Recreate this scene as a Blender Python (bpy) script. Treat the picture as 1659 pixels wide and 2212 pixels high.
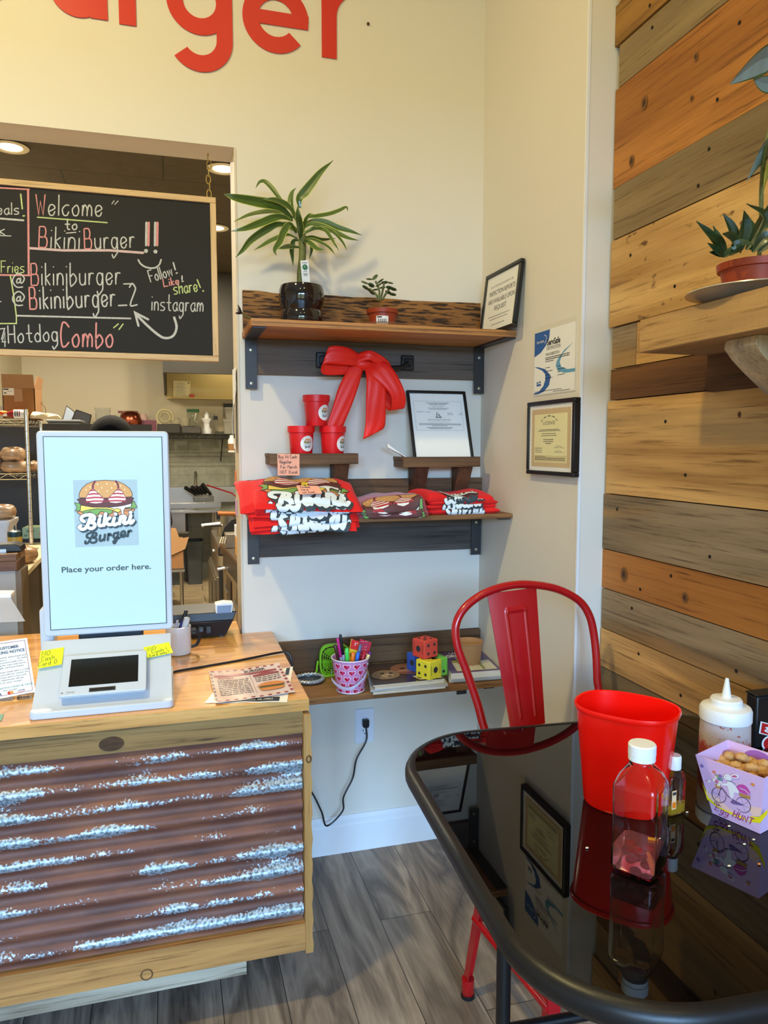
import bpy, bmesh, math, random
from mathutils import Vector, Matrix, Euler
from math import sin, cos, pi, radians as rad, atan2, sqrt

for o in list(bpy.data.objects): bpy.data.objects.remove(o)
SC = bpy.context.scene
COL = SC.collection
random.seed(7)

# ------------------------------------------------------------------ camera
FPX, W0, H0 = 1606.9, 1659.0, 2212.0
YAW, PITCH = 0.27898, -0.08838
CAM = Vector((0.0, -2.6374, 1.53))
_f = Vector((sin(YAW)*cos(PITCH), cos(YAW)*cos(PITCH), sin(PITCH)))
_r = Vector((cos(YAW), -sin(YAW), 0.0))
_d = _f.cross(_r)
def A(px, py, ax, val):
    """world point seen at photo pixel (px,py) on the plane axis ax = val"""
    v = _r*((px-W0/2)/FPX) + _d*((py-H0/2)/FPX) + _f
    t = (val-CAM[ax])/v[ax]
    return CAM + v*t
cd = bpy.data.cameras.new('camera'); cam = bpy.data.objects.new('camera', cd); COL.objects.link(cam)
M3 = Matrix((_r, -_d, -_f)).transposed()
cam.matrix_world = Matrix.Translation(CAM) @ M3.to_4x4()
cd.sensor_fit = 'VERTICAL'; cd.sensor_height = 36.0; cd.sensor_width = 27.0
cd.lens = FPX*36.0/H0; cd.clip_start = 0.02; cd.clip_end = 100
SC.camera = cam

# ------------------------------------------------------------------ exposure, sky, lights
SC.view_settings.view_transform = 'Standard'
SC.view_settings.look = 'None'
SC.view_settings.exposure = 0.0
SC.view_settings.gamma = 1.0
SC.view_settings.use_curve_mapping = False
wd = bpy.data.worlds.new('sky'); SC.world = wd; wd.use_nodes = True
_bg = wd.node_tree.nodes['Background']
_bg.inputs[0].default_value = (0.88, 0.98, 0.66, 1); _bg.inputs[1].default_value = 2.6
def area(name, loc, target, power, col, sx, sy=None, shape='RECTANGLE', spread=180):
    l = bpy.data.lights.new(name, 'AREA'); l.energy = power; l.color = col
    l.shape = shape; l.size = sx
    if sy: l.size_y = sy
    l.spread = rad(spread)
    o = bpy.data.objects.new(name, l); COL.objects.link(o); o.location = loc
    o.rotation_euler = (Vector(target)-Vector(loc)).to_track_quat('-Z', 'Y').to_euler()
    return o
WARM = (1.0, 0.81, 0.34); COOL = (0.29, 0.57, 1.0)
# open sky seen through the shop windows behind the camera
area('window_daylight', (-1.2, -12.5, 4.3), (-0.8, -4.0, 1.3), 5700, COOL, 8.0, 3.6)
# warm ceiling lamps of the dining room
LAMPS = ((-0.9, -1.5, 51), (0.45, -1.7, 7), (-0.6, -3.8, 8), (0.7, -3.6, 8))
for _x, _y, _p in LAMPS:
    area('ceiling_lamp', (_x, _y, 3.76), (_x, _y+0.25, 0), _p, WARM, 0.16, None, 'DISK')
# kitchen lamps
KL = [A(22, 316, 2, 3.2), A(482, 363, 2, 3.2), A(466, 491, 2, 3.2), Vector((-1.4, 3.4, 3.2))]
for _p in KL:
    area('kitchen_lamp', (_p.x, _p.y, 3.185), (_p.x, _p.y, 0), 66, (1.0, 0.88, 0.66), 0.12, None, 'DISK')
HOODL = area('hood_lamp', (0.75, 5.35, 2.62), (0.75, 6.0, 2.0), 3.3, (1.0, 0.88, 0.62), 0.5, 0.1)

# ------------------------------------------------------------------ materials
def lin(c): 
    c = c/255.0
    return c/12.92 if c <= 0.04045 else ((c+0.055)/1.055)**2.4
def C(r, g, b): return (lin(r), lin(g), lin(b), 1.0)
_mc = {}
def mat(name, rgb=(128,128,128), rough=0.5, metal=0.0, var=0.06, nscale=20.0, bump=0.0, bscale=80.0,
        trans=0.0, ior=1.45, emit=0.0, coat=0.0, alpha=1.0, spec=0.5, stretch=(1,1,1), sheen=0.0, thin=False):
    if name in _mc: return _mc[name]
    m = bpy.data.materials.new(name); m.use_nodes = True; nt = m.node_tree; b = nt.nodes['Principled BSDF']
    c = C(*rgb); b.inputs['Roughness'].default_value = rough; b.inputs['Metallic'].default_value = metal
    b.inputs['IOR'].default_value = ior; b.inputs['Transmission Weight'].default_value = trans
    b.inputs['Coat Weight'].default_value = coat; b.inputs['Alpha'].default_value = alpha
    b.inputs['Specular IOR Level'].default_value = spec
    if sheen: b.inputs['Sheen Weight'].default_value = sheen
    tc = nt.nodes.new('ShaderNodeTexCoord'); mp = nt.nodes.new('ShaderNodeMapping')
    mp.inputs['Scale'].default_value = stretch
    nt.links.new(tc.outputs['Object'], mp.inputs[0])
    n = nt.nodes.new('ShaderNodeTexNoise'); n.inputs['Scale'].default_value = nscale; n.inputs['Detail'].default_value = 4
    nt.links.new(mp.outputs[0], n.inputs['Vector'])
    mx = nt.nodes.new('ShaderNodeMix'); mx.data_type = 'RGBA'
    mx.inputs[6].default_value = tuple(max(0, v*(1-var)) for v in c[:3])+(1,)
    mx.inputs[7].default_value = tuple(min(1, v*(1+var)) for v in c[:3])+(1,)
    nt.links.new(n.outputs['Fac'], mx.inputs[0]); nt.links.new(mx.outputs[2], b.inputs['Base Color'])
    if emit:
        b.inputs['Emission Strength'].default_value = emit; nt.links.new(mx.outputs[2], b.inputs['Emission Color'])
    if bump:
        n2 = nt.nodes.new('ShaderNodeTexNoise'); n2.inputs['Scale'].default_value = bscale; n2.inputs['Detail'].default_value = 3
        nt.links.new(mp.outputs[0], n2.inputs['Vector'])
        bp = nt.nodes.new('ShaderNodeBump'); bp.inputs['Strength'].default_value = bump; bp.inputs['Distance'].default_value = 0.004
        nt.links.new(n2.outputs['Fac'], bp.inputs['Height']); nt.links.new(bp.outputs[0], b.inputs['Normal'])
    _mc[name] = m
    return m
def ramp(nt, stops):
    r = nt.nodes.new('ShaderNodeValToRGB'); e = r.color_ramp.elements
    while len(e) < len(stops): e.new(0.5)
    for k, (p, c) in enumerate(stops):
        e[k].position = p; e[k].color = c
    return r
def wood(name, light, dark, axis=0, seed=0.0, scale=1.0, rough=0.6, crack=None, contrast=1.0, bump=0.25, rings=9.0, blotch=None):
    """grain runs along the given axis of the object's own coordinates"""
    if name in _mc: return _mc[name]
    m = bpy.data.materials.new(name); m.use_nodes = True; nt = m.node_tree; b = nt.nodes['Principled BSDF']
    b.inputs['Roughness'].default_value = rough; b.inputs['Specular IOR Level'].default_value = 0.35
    tc = nt.nodes.new('ShaderNodeTexCoord'); mp = nt.nodes.new('ShaderNodeMapping')
    s = [1.0, 1.0, 1.0]; s[axis] = 0.10
    mp.inputs['Scale'].default_value = [v*scale for v in s]; mp.inputs['Location'].default_value = (seed*3.1, seed*1.7, seed*2.3)
    nt.links.new(tc.outputs['Object'], mp.inputs[0])
    n1 = nt.nodes.new('ShaderNodeTexNoise'); n1.inputs['Scale'].default_value = 4.0; n1.inputs['Detail'].default_value = 3; n1.inputs['Distortion'].default_value = 0.4
    nt.links.new(mp.outputs[0], n1.inputs['Vector'])
    mul = nt.nodes.new('ShaderNodeMath'); mul.operation = 'MULTIPLY'; mul.inputs[1].default_value = rings
    nt.links.new(n1.outputs['Fac'], mul.inputs[0])
    fr = nt.nodes.new('ShaderNodeMath'); fr.operation = 'PINGPONG'; fr.inputs[1].default_value = 1.0
    nt.links.new(mul.outputs[0], fr.inputs[0])
    s2 = [1.0, 1.0, 1.0]; s2[axis] = 0.03
    mp2 = nt.nodes.new('ShaderNodeMapping'); mp2.inputs['Scale'].default_value = [v*scale for v in s2]; mp2.inputs['Location'].default_value = (seed, seed*2, seed*5)
    nt.links.new(tc.outputs['Object'], mp2.inputs[0])
    n2 = nt.nodes.new('ShaderNodeTexNoise'); n2.inputs['Scale'].default_value = 110.0; n2.inputs['Detail'].default_value = 5; n2.inputs['Roughness'].default_value = 0.7
    nt.links.new(mp2.outputs[0], n2.inputs['Vector'])
    mixf = nt.nodes.new('ShaderNodeMix'); mixf.inputs[0].default_value = 0.55
    nt.links.new(fr.outputs[0], mixf.inputs[2]); nt.links.new(n2.outputs['Fac'], mixf.inputs[3])
    lo, hi = 0.5-0.19/contrast, 0.5+0.19/contrast
    r = ramp(nt, [(max(0, lo), C(*dark)), (min(1, hi), C(*light))])
    nt.links.new(mixf.outputs[0], r.inputs[0])
    gl = ramp(nt, [(0.33, (.50, .46, .42, 1)), (0.46, (1, 1, 1, 1))]); nt.links.new(n2.outputs['Fac'], gl.inputs[0])
    gm = nt.nodes.new('ShaderNodeMix'); gm.data_type = 'RGBA'; gm.blend_type = 'MULTIPLY'; gm.inputs[0].default_value = 1.0
    nt.links.new(r.outputs[0], gm.inputs[6]); nt.links.new(gl.outputs[0], gm.inputs[7]); out = gm.outputs[2]
    if blotch:
        n3 = nt.nodes.new('ShaderNodeTexNoise'); n3.inputs['Scale'].default_value = 9.0; n3.inputs['Detail'].default_value = 6
        nt.links.new(mp.outputs[0], n3.inputs['Vector'])
        r3 = ramp(nt, [(0.47, (0,0,0,1)), (0.62, (1,1,1,1))]); nt.links.new(n3.outputs['Fac'], r3.inputs[0])
        mb = nt.nodes.new('ShaderNodeMix'); mb.data_type = 'RGBA'; mb.inputs[7].default_value = C(*blotch)
        sc = nt.nodes.new('ShaderNodeMath'); sc.operation = 'MULTIPLY'; sc.inputs[1].default_value = 0.75
        nt.links.new(r3.outputs[0], sc.inputs[0]); nt.links.new(sc.outputs[0], mb.inputs[0])
        nt.links.new(out, mb.inputs[6]); out = mb.outputs[2]
    if crack:
        s4 = [1.0, 1.0, 1.0]; s4[axis] = crack[1]
        mp4 = nt.nodes.new('ShaderNodeMapping'); mp4.inputs['Scale'].default_value = s4; mp4.inputs['Location'].default_value = (seed*.3, seed*.7, seed)
        nt.links.new(tc.outputs['Object'], mp4.inputs[0])
        n4 = nt.nodes.new('ShaderNodeTexNoise'); n4.inputs['Scale'].default_value = crack[0]; n4.inputs['Detail'].default_value = 2
        nt.links.new(mp4.outputs[0], n4.inputs['Vector'])
        r4 = ramp(nt, [(crack[2], (1,1,1,1)), (crack[2]+0.07, (0,0,0,1))]); nt.links.new(n4.outputs['Fac'], r4.inputs[0])
        mb = nt.nodes.new('ShaderNodeMix'); mb.data_type = 'RGBA'; mb.inputs[7].default_value = C(*crack[3])
        nt.links.new(r4.outputs[0], mb.inputs[0]); nt.links.new(out, mb.inputs[6]); out = mb.outputs[2]
    nt.links.new(out, b.inputs['Base Color'])
    bp = nt.nodes.new('ShaderNodeBump'); bp.inputs['Strength'].default_value = bump; bp.inputs['Distance'].default_value = 0.003
    nt.links.new(mixf.outputs[0], bp.inputs['Height']); nt.links.new(bp.outputs[0], b.inputs['Normal'])
    _mc[name] = m
    return m

# ------------------------------------------------------------------ mesh builder
class G:
    def __init__(s): s.bm = bmesh.new(); s.mats = []
    def mi(s, m):
        if m not in s.mats: s.mats.append(m)
        return s.mats.index(m)
    def face(s, pts, m, smooth=False):
        vs = [s.bm.verts.new(p) for p in pts]
        f = s.bm.faces.new(vs); f.material_index = s.mi(m); f.smooth = smooth
        return f
    def box(s, a, b, m, M=None):
        x0,y0,z0 = [min(a[i],b[i]) for i in range(3)]; x1,y1,z1 = [max(a[i],b[i]) for i in range(3)]
        p = [Vector(q) for q in ((x0,y0,z0),(x1,y0,z0),(x1,y1,z0),(x0,y1,z0),(x0,y0,z1),(x1,y0,z1),(x1,y1,z1),(x0,y1,z1))]
        if M is not None: p = [M @ q for q in p]
        v = [s.bm.verts.new(q) for q in p]
        k = s.mi(m)
        for q in ((3,2,1,0),(4,5,6,7),(0,1,5,4),(1,2,6,5),(2,3,7,6),(3,0,4,7)):
            f = s.bm.faces.new([v[i] for i in q]); f.material_index = k
        return s
    def hull8(s, lo, hi, m):
        """two quads (lists of 4 points) joined into a solid"""
        v = [s.bm.verts.new(q) for q in list(lo)+list(hi)]; k = s.mi(m); n = len(lo)
        for q in [list(range(n))[::-1], list(range(n, 2*n))]+[[i, (i+1)%n, n+(i+1)%n, n+i] for i in range(n)]:
            f = s.bm.faces.new([v[i] for i in q]); f.material_index = k
        return s
    def prism(s, pts, off, m):
        """polygon of 3-D points extruded by vector off"""
        off = Vector(off); pts = [Vector(p) for p in pts]
        return s.hull8(pts, [p+off for p in pts], m)
    def rings(s, rs, m, closed=True, cap=True, loop=False, smooth=True):
        k = s.mi(m); R = [[s.bm.verts.new(p) for p in r] for r in rs]; n = len(R[0])
        cnt = len(R) if loop else len(R)-1
        for i in range(cnt):
            a, b = R[i], R[(i+1) % len(R)]
            for j in range(n if closed else n-1):
                q = [a[j], a[(j+1)%n], b[(j+1)%n], b[j]]
                try:
                    f = s.bm.faces.new(q); f.material_index = k; f.smooth = smooth
                except ValueError: pass
        if cap and closed and not loop:
            for r, rev in ((R[0], True), (R[-1], False)):
                f = s.bm.faces.new(r[::-1] if rev else r); f.material_index = k
        return s
    def lathe(s, prof, c, m, seg=32, M=None, cap=True, sx=1.0, sy=1.0):
        c = Vector(c); rs = []
        for r, z in prof:
            ring = [Vector((r*sx*cos(2*pi*j/seg), r*sy*sin(2*pi*j/seg), z)) for j in range(seg)]
            rs.append([c+(M @ q if M is not None else q) for q in ring])
        return s.rings(rs, m, cap=cap)
    def tube(s, pts, r, m, seg=8, loop=False, cap=True, flat=1.0):
        pts = [Vector(p) for p in pts]; n = len(pts); rs = []; up = None
        for i in range(n):
            a = pts[(i-1) % n] if (loop or i > 0) else pts[i]
            b = pts[(i+1) % n] if (loop or i < n-1) else pts[i]
            t = (b-a).normalized()
            if up is None:
                up = Vector((0,0,1)) if abs(t.z) < 0.9 else Vector((0,1,0))
            sd = t.cross(up)
            if sd.length < 1e-5: sd = t.cross(Vector((1,0,0.1)))
            sd.normalize(); up = sd.cross(t).normalized()
            rr = r[i] if isinstance(r, (list, tuple)) else r
            rs.append([pts[i]+(sd*cos(2*pi*j/seg)+up*sin(2*pi*j/seg)*flat)*rr for j in range(seg)])
        return s.rings(rs, m, cap=cap, loop=loop)
    def sph(s, c, r, m, seg=16, rg=10, M=None):
        if not isinstance(r, (tuple, list)): r = (r, r, r)
        c = Vector(c); rs = []
        for i in range(rg+1):
            th = -pi/2+pi*i/rg
            q = max(cos(th), 0.002)
            ring = [Vector((r[0]*q*cos(2*pi*j/seg), r[1]*q*sin(2*pi*j/seg), r[2]*sin(th))) for j in range(seg)]
            rs.append([c+(M @ p if M is not None else p) for p in ring])
        return s.rings(rs, m)
    def grid(s, fn, nu, nv, m, cu=False):
        k = s.mi(m); V = [[s.bm.verts.new(fn(i/nu, j/nv)) for j in range(nv+1)] for i in range(nu if cu else nu+1)]
        for i in range(nu):
            for j in range(nv):
                a, b = V[i], V[(i+1) % len(V)]
                f = s.bm.faces.new((a[j], b[j], b[j+1], a[j+1])); f.material_index = k; f.smooth = True
        return s
    def slab(s, fn, nu, nv, m, th):
        """grid with thickness: fn(u,v) -> (point, normal)"""
        def top(u, v): p, n = fn(u, v); return Vector(p)+Vector(n)*th*0.5
        def bot(u, v): p, n = fn(u, v); return Vector(p)-Vector(n)*th*0.5
        s.grid(top, nu, nv, m); s.grid(bot, nu, nv, m)
        k = s.mi(m)
        edge = [(i/nu, 0) for i in range(nu)]+[(1, j/nv) for j in range(nv)]+[(1-i/nu, 1) for i in range(nu)]+[(0, 1-j/nv) for j in range(nv)]
        s.rings([[top(*e) for e in edge], [bot(*e) for e in edge]], m, cap=False)
        return s

ROOT = {}
def _set(o, label=None, cat=None, group=None, kind=None):
    if label: o['label'] = label
    if cat: o['category'] = cat
    if group: o['group'] = group
    if kind: o['kind'] = kind
    return o
def thing(name, loc, label, cat, group=None, rotz=0.0, M=None):
    o = bpy.data.objects.new(name, None); COL.objects.link(o); o.empty_display_size = 0.05
    Mx = M if M is not None else Matrix.Translation(Vector(loc)) @ Matrix.Rotation(rotz, 4, 'Z')
    o.matrix_world = Mx; ROOT[o.name] = Mx.copy()
    return _set(o, label, cat, group)
def out(g, name, parent=None, loc=None, local=False, bevel=0.0, seg=2, smooth=True, ang=40, label=None, sub=0, M=None, merge=0.0, solid=0.0):
    """finish builder g as one mesh object; verts are world coordinates unless local"""
    bm = g.bm
    if merge: bmesh.ops.remove_doubles(bm, verts=bm.verts, dist=merge)
    if parent is not None: Mx = ROOT[parent.name]
    elif M is not None: Mx = M
    elif loc is not None: Mx = Matrix.Translation(Vector(loc))
    else: Mx = Matrix.Identity(4)
    if not local: bm.transform(Mx.inverted())
    bmesh.ops.recalc_face_normals(bm, faces=bm.faces)
    me = bpy.data.meshes.new(name); bm.to_mesh(me); bm.free()
    for m in g.mats: me.materials.append(m)
    if smooth:
        for p in me.polygons: p.use_smooth = True
        me.set_sharp_from_angle(angle=rad(ang))
    o = bpy.data.objects.new(name, me); COL.objects.link(o)
    if parent is not None: o.parent = parent; ROOT[o.name] = ROOT[parent.name]
    else: o.matrix_world = Mx; ROOT[o.name] = Mx.copy()
    if solid:
        md = o.modifiers.new('solid', 'SOLIDIFY'); md.thickness = solid; md.offset = 0
    if bevel:
        md = o.modifiers.new('bevel', 'BEVEL'); md.width = bevel; md.segments = seg; md.limit_method = 'ANGLE'; md.angle_limit = rad(50)
        md.harden_normals = False
    if sub:
        md = o.modifiers.new('sub', 'SUBSURF'); md.levels = sub; md.render_levels = sub
    if label: o['label'] = label
    return o
def one(g, name, loc, label, cat, group=None, **k):
    o = out(g, name, loc=loc, **k); return _set(o, label, cat, group)
def struct(g, name, **k):
    o = out(g, name, **k); o['kind'] = 'structure'; return o
def kids(o): return [c for c in list(COL.objects) if c.parent == o]
def copy_thing(src, M, label=None, group=None):
    r = src.copy(); COL.objects.link(r); r.matrix_world = M; ROOT[r.name] = M.copy()
    if label: r['label'] = label
    if group: r['group'] = group
    for ch in kids(src):
        c = ch.copy(); COL.objects.link(c); c.parent = r; ROOT[c.name] = M.copy()
        for g2 in kids(ch):
            d = g2.copy(); COL.objects.link(d); d.parent = c; ROOT[d.name] = M.copy()
    return r
def T(x, y=0, z=0):
    return Matrix.Translation(Vector((x, y, z)) if not isinstance(x, Vector) else x)
def RZ(a): return Matrix.Rotation(a, 4, 'Z')
def RX(a): return Matrix.Rotation(a, 4, 'X')
def RY(a): return Matrix.Rotation(a, 4, 'Y')
def spline(pts, k=6, loop=False):
    pts = [Vector(p) for p in pts]; n = len(pts); o = []
    for i in range(n if loop else n-1):
        p0 = pts[(i-1) % n] if (loop or i > 0) else pts[i]*2-pts[i+1]
        p1 = pts[i]; p2 = pts[(i+1) % n]
        p3 = pts[(i+2) % n] if (loop or i < n-2) else pts[(i+1)%n]*2-pts[i]
        for j in range(k):
            t = j/k
            o.append(0.5*((2*p1)+(p2-p0)*t+(2*p0-5*p1+4*p2-p3)*t*t+(3*p1-p0-3*p2+p3)*t**3))
    if not loop: o.append(pts[-1])
    return o

# ------------------------------------------------------------------ flat art: strokes, fills, lettering
GL = {}
for ln in """a 46 26 05 04 13 33 45 46 44 53|5
b 09 03 23 44 45 26 05|5
c 46 26 05 04 13 33 44|5
d 45 26 05 04 13 33 44;49 43|5
e 04 45 36 16 05 04 13 33 44|5
f 48 39 28 23;06 46|4
g 45 36 16 05 04 13 33 45;46 42 31 10 01|5
h 09 03;05 26 46 43|5
i 06 03;08 08|1
k 09 03;36 05 33|4
l 09 03|1
m 06 03;04 16 26 35 33;34 46 56 65 63|7
n 06 03;04 16 36 45 43|5
o 26 05 04 13 33 44 45 36 26|5
p 06 00;05 26 45 44 23 04|5
r 06 03;04 16 36|4
s 46 16 05 44 33 03|5
t 29 24 33 43;06 46|5
u 06 04 13 33 44;46 43|5
v 06 23 46|5
w 06 13 36 53 66|7
y 06 24;46 21 00|5
A 03 39 63;15 55|7
B 03 09;09 39 48 47 36 06;06 46 55 54 43 03|6
C 58 39 19 07 05 13 33 54|6
F 03 09 59;06 46|6
H 03 09;53 59;06 56|6
K 03 09;59 05 53|6
L 09 03 53|6
M 03 09 36 69 63|7
N 03 09 53 59|6
O 39 18 07 05 13 33 55 57 39|6
P 03 09 49 58 57 46 06|6
R 03 09 49 58 57 46 06;26 53|6
S 58 39 19 08 07 16 45 54 43 13 04|6
T 09 69;39 33|7
U 09 04 13 43 54 59|6
W 09 23 37 53 69|7
E 59 09 03 53;06 46|6
I 09 03|1
@ 45 36 25 24 34 45 46 44 54 66 48 28 06 04 22 52|7
_ 03 63|7
! 09 05;03 13|2
2 08 29 48 47 03 53|6
4 43 49 05 55|6""".split('\n'):
    ch, rest = ln[0], ln[2:]; st, w = rest.split('|')
    GL[ch] = ([[(int(q[0]), int(q[1])) for q in s_.split()] for s_ in st.split(';')], int(w))
CURVY = set('abcdefghmnoprstuyBCOPRS@2')
def handstrokes(text):
    """-> list of (polyline, char), unit cap height 1, total width"""
    x = 0.0; res = []
    for ch in text:
        if ch == ' ': x += 0.75; continue
        gl, w = GL[ch]
        for st in gl:
            p = [Vector((x+q[0]/6.0*0.9, (q[1]-3)/6.0, 0)) for q in st]
            if ch in CURVY and len(p) > 2: p = spline(p, 3)
            res.append((p, ch))
        x += (w+1.6)/6.0*0.9
    return res, x-0.2
class Art:
    """flat drawing in (u,v); layers lift it a hair so prints lie on top of each other"""
    def __init__(s): s.items = []
    def fill(s, pts, m, layer=1, sm=0):
        pts = [Vector((p[0], p[1], 0)) for p in pts]
        if sm: pts = spline(pts, sm, loop=True)
        s.items.append((pts, m, layer))
    def ell(s, c, rx, ry, m, layer=1, n=20, rot=0):
        s.fill([(c[0]+rx*cos(2*pi*i/n)*cos(rot)-ry*sin(2*pi*i/n)*sin(rot), c[1]+rx*cos(2*pi*i/n)*sin(rot)+ry*sin(2*pi*i/n)*cos(rot)) for i in range(n)], m, layer)
    def rect(s, x0, y0, x1, y1, m, layer=1): s.fill([(x0,y0),(x1,y0),(x1,y1),(x0,y1)], m, layer)
    def stroke(s, pts, w, m, layer=1, sm=0, caps=True):
        P = [Vector((p[0], p[1], 0)) for p in pts]
        if sm: P = spline(P, sm)
        P = [p for i, p in enumerate(P) if i == 0 or (p-P[i-1]).length > w*.02]
        if len(P) < 2: s.ell(P[0], w/2, w/2, m, layer, 8); return
        n = len(P); lp = (P[0]-P[-1]).length < w*.1 and n > 3; LR_ = []
        for i in range(n):
            a = P[i-1] if i > 0 else (P[-2] if lp else None); b = P[i+1] if i < n-1 else (P[1] if lp else None)
            d1 = (P[i]-a).normalized() if a is not None else None; d2 = (b-P[i]).normalized() if b is not None else None
            d1 = d1 or d2; d2 = d2 or d1
            t = (d1+d2); t = t.normalized() if t.length > .2 else d1
            q = Vector((-t.y, t.x, 0)); k = max(.45, abs(q.dot(Vector((-d1.y, d1.x, 0))))); LR_.append((P[i]-q*(w/2/k), P[i]+q*(w/2/k)))
        for (a0, a1), (b0, b1) in zip(LR_[:-1], LR_[1:]): s.items.append(([a0, b0, b1, a1], m, layer))
        if caps and not lp:
            for p, d, (e0, e1) in ((P[0], P[0]-P[1], LR_[0]), (P[-1], P[-1]-P[-2], LR_[-1])):
                d = d.normalized()*(w/2); c = (e1-e0)/2
                s.items.append(([e0, p-c*.7+d*.7, p+d, p+c*.7+d*.7, e1], m, layer))
    def frame(s, x0, y0, x1, y1, w, m, layer=1):
        s.stroke([(x0,y0),(x1,y0),(x1,y1),(x0,y1),(x0,y0)], w, m, layer)
    def hand(s, text, p0, p1, h, w, m, layer=1, first=None):
        st, tot = handstrokes(text); p0 = Vector((p0[0], p0[1], 0)); p1 = Vector((p1[0], p1[1], 0))
        ax = (p1-p0); k = ax.length/tot; ux = ax.normalized(); uy = Vector((-ux.y, ux.x, 0)) if h > 0 else Vector((ux.y, -ux.x, 0))
        for pl, ch in st:
            mm = first if (first and ch.isupper()) else m
            s.stroke([p0+ux*(q.x*k)+uy*(q.y*abs(h)) for q in pl], w, mm, layer)
    def text(s, body, c, h, m, layer=1, width=None, bold=0.0, rot=0.0, align='CENTER', shear=0.0):
        cu = bpy.data.curves.new('t', 'FONT'); cu.body = body; cu.align_x = align; cu.size = 1.0; cu.offset = bold; cu.resolution_u = 3; cu.shear = shear
        ob = bpy.data.objects.new('t', cu); me = bpy.data.meshes.new_from_object(ob)
        xs = [v.co.x for v in me.vertices]
        if xs:
            w = max(xs)-min(xs); k = h/0.72; kx = (width/w) if width else k
            for p in me.polygons:
                q = [Vector((me.vertices[i].co.x*kx, me.vertices[i].co.y*k, 0)) for i in p.vertices]
                if rot: q = [Matrix.Rotation(rot, 3, 'Z') @ v for v in q]
                s.items.append(([Vector((c[0], c[1], 0))+v for v in q], m, layer))
        bpy.data.objects.remove(ob); bpy.data.curves.remove(cu); bpy.data.meshes.remove(me)
    def micro(s, x0, x1, y, h, m, layer=1, seed=0):
        """a line of print too small to read: word-length dashes"""
        r = random.Random(seed+int(y*1000)); x = x0
        while x < x1-h*0.5:
            w = min(h*r.uniform(1.2, 4.5), x1-x); s.rect(x, y, x+w, y+h, m, layer); x += w+h*0.6
    def put(s, g, fn, step=0.0005, maxlen=0.0, size=1.0):
        """fn(u,v,height) -> world point"""
        for ii, (pts, m, layer) in enumerate(s.items):
            layer += (ii % 6)*.05
            if maxlen:
                b2 = bmesh.new()
                try: f = b2.faces.new([b2.verts.new(p) for p in pts])
                except ValueError: b2.free(); continue
                bmesh.ops.triangulate(b2, faces=b2.faces[:], ngon_method='EAR_CLIP')
                for _ in range(5):
                    es = [e for e in b2.edges if e.calc_length() > maxlen]
                    if not es: break
                    bmesh.ops.subdivide_edges(b2, edges=es, cuts=1)
                    bmesh.ops.triangulate(b2, faces=[f for f in b2.faces if len(f.verts) > 3])
                for f in b2.faces: g.face([fn(v.co.x*size, v.co.y*size, layer*step) for v in f.verts], m, True)
                b2.free()
            else:
                try: g.face([fn(p.x*size, p.y*size, layer*step) for p in pts], m)
                except ValueError: pass
        return g
def plane_fn(o, ux, uy):
    o = Vector(o); ux = Vector(ux).normalized(); uy = Vector(uy).normalized(); n = ux.cross(uy).normalized()
    return lambda u, v, h: o+ux*u+uy*v+n*(h+0.0004)
def micro_lines(a, x0, x1, ys, h, m, layer=1, center=False, seed=1):
    for i, y in enumerate(ys):
        if center:
            r = random.Random(seed*91+i); d = (x1-x0)*r.uniform(0.0, 0.22); a.micro(x0+d, x1-d, y, h, m, layer, seed+i)
        else: a.micro(x0, x1, y, h, m, layer, seed+i)
# ------------------------------------------------------------------ shared colours
PAINT = mat('cream_wall_paint', (224, 217, 204), 0.75, var=0.02, nscale=3, bump=0.05, bscale=300)
WHITE = mat('white_trim_paint', (232, 234, 236), 0.45, var=0.02)
WP = mat('white_plastic', (236, 238, 240), 0.32, var=0.02)
BLK = mat('black_plastic', (22, 22, 24), 0.38, var=0.1)
BLKM = mat('black_satin_frame', (20, 19, 19), 0.35, var=0.1)
PAPER = mat('white_paper', (238, 238, 234), 0.8, var=0.02)
INK = mat('dark_ink', (45, 45, 50), 0.8)
GINK = mat('grey_ink', (130, 130, 134), 0.8)
STEEL = mat('brushed_steel', (170, 168, 162), 0.32, metal=1.0, var=0.12, nscale=30, stretch=(1, 1, 14))
CHROME = mat('chrome_wire', (200, 200, 200), 0.2, metal=1.0)
DIRON = mat('dark_iron', (60, 58, 58), 0.45, metal=0.35, var=0.2, nscale=25)
RED = mat('red_enamel', (172, 16, 22), 0.25, coat=0.4, var=0.03)
REDP = mat('red_plastic', (214, 24, 14), 0.3, var=0.03)
CUPR = mat('red_cup_plastic', (222, 24, 30), 0.35, var=0.03)
BRASS = mat('brass_chain', (190, 160, 90), 0.3, metal=1.0)
SOIL = mat('potting_soil', (46, 36, 28), 0.95, var=0.4, nscale=90, bump=0.6)
TERRA = mat('terracotta_plastic', (152, 58, 26), 0.45, var=0.05)
CARD = mat('brown_cardboard', (150, 108, 68), 0.85, var=0.06)
CLEAR = mat('clear_plastic', (240, 243, 245), 0.06, trans=1.0, ior=1.25, var=0.0)
KRAFT = mat('kraft_paper', (176, 134, 92), 0.8, var=0.05)
GREYP = mat('grey_plastic', (92, 95, 98), 0.5)
SCREW = mat('screw_steel', (180, 175, 150), 0.35, metal=1.0)

XR, YO, XW = 1.138, -0.717, 1.222       # niche wall, its outer corner, wood wall
ZC = 3.8                                 # dining-room ceiling
KC = 3.2                                 # kitchen ceiling
OX, OZ = 0.236, 2.53                     # right edge and top of the kitchen opening
TH = 0.14

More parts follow.
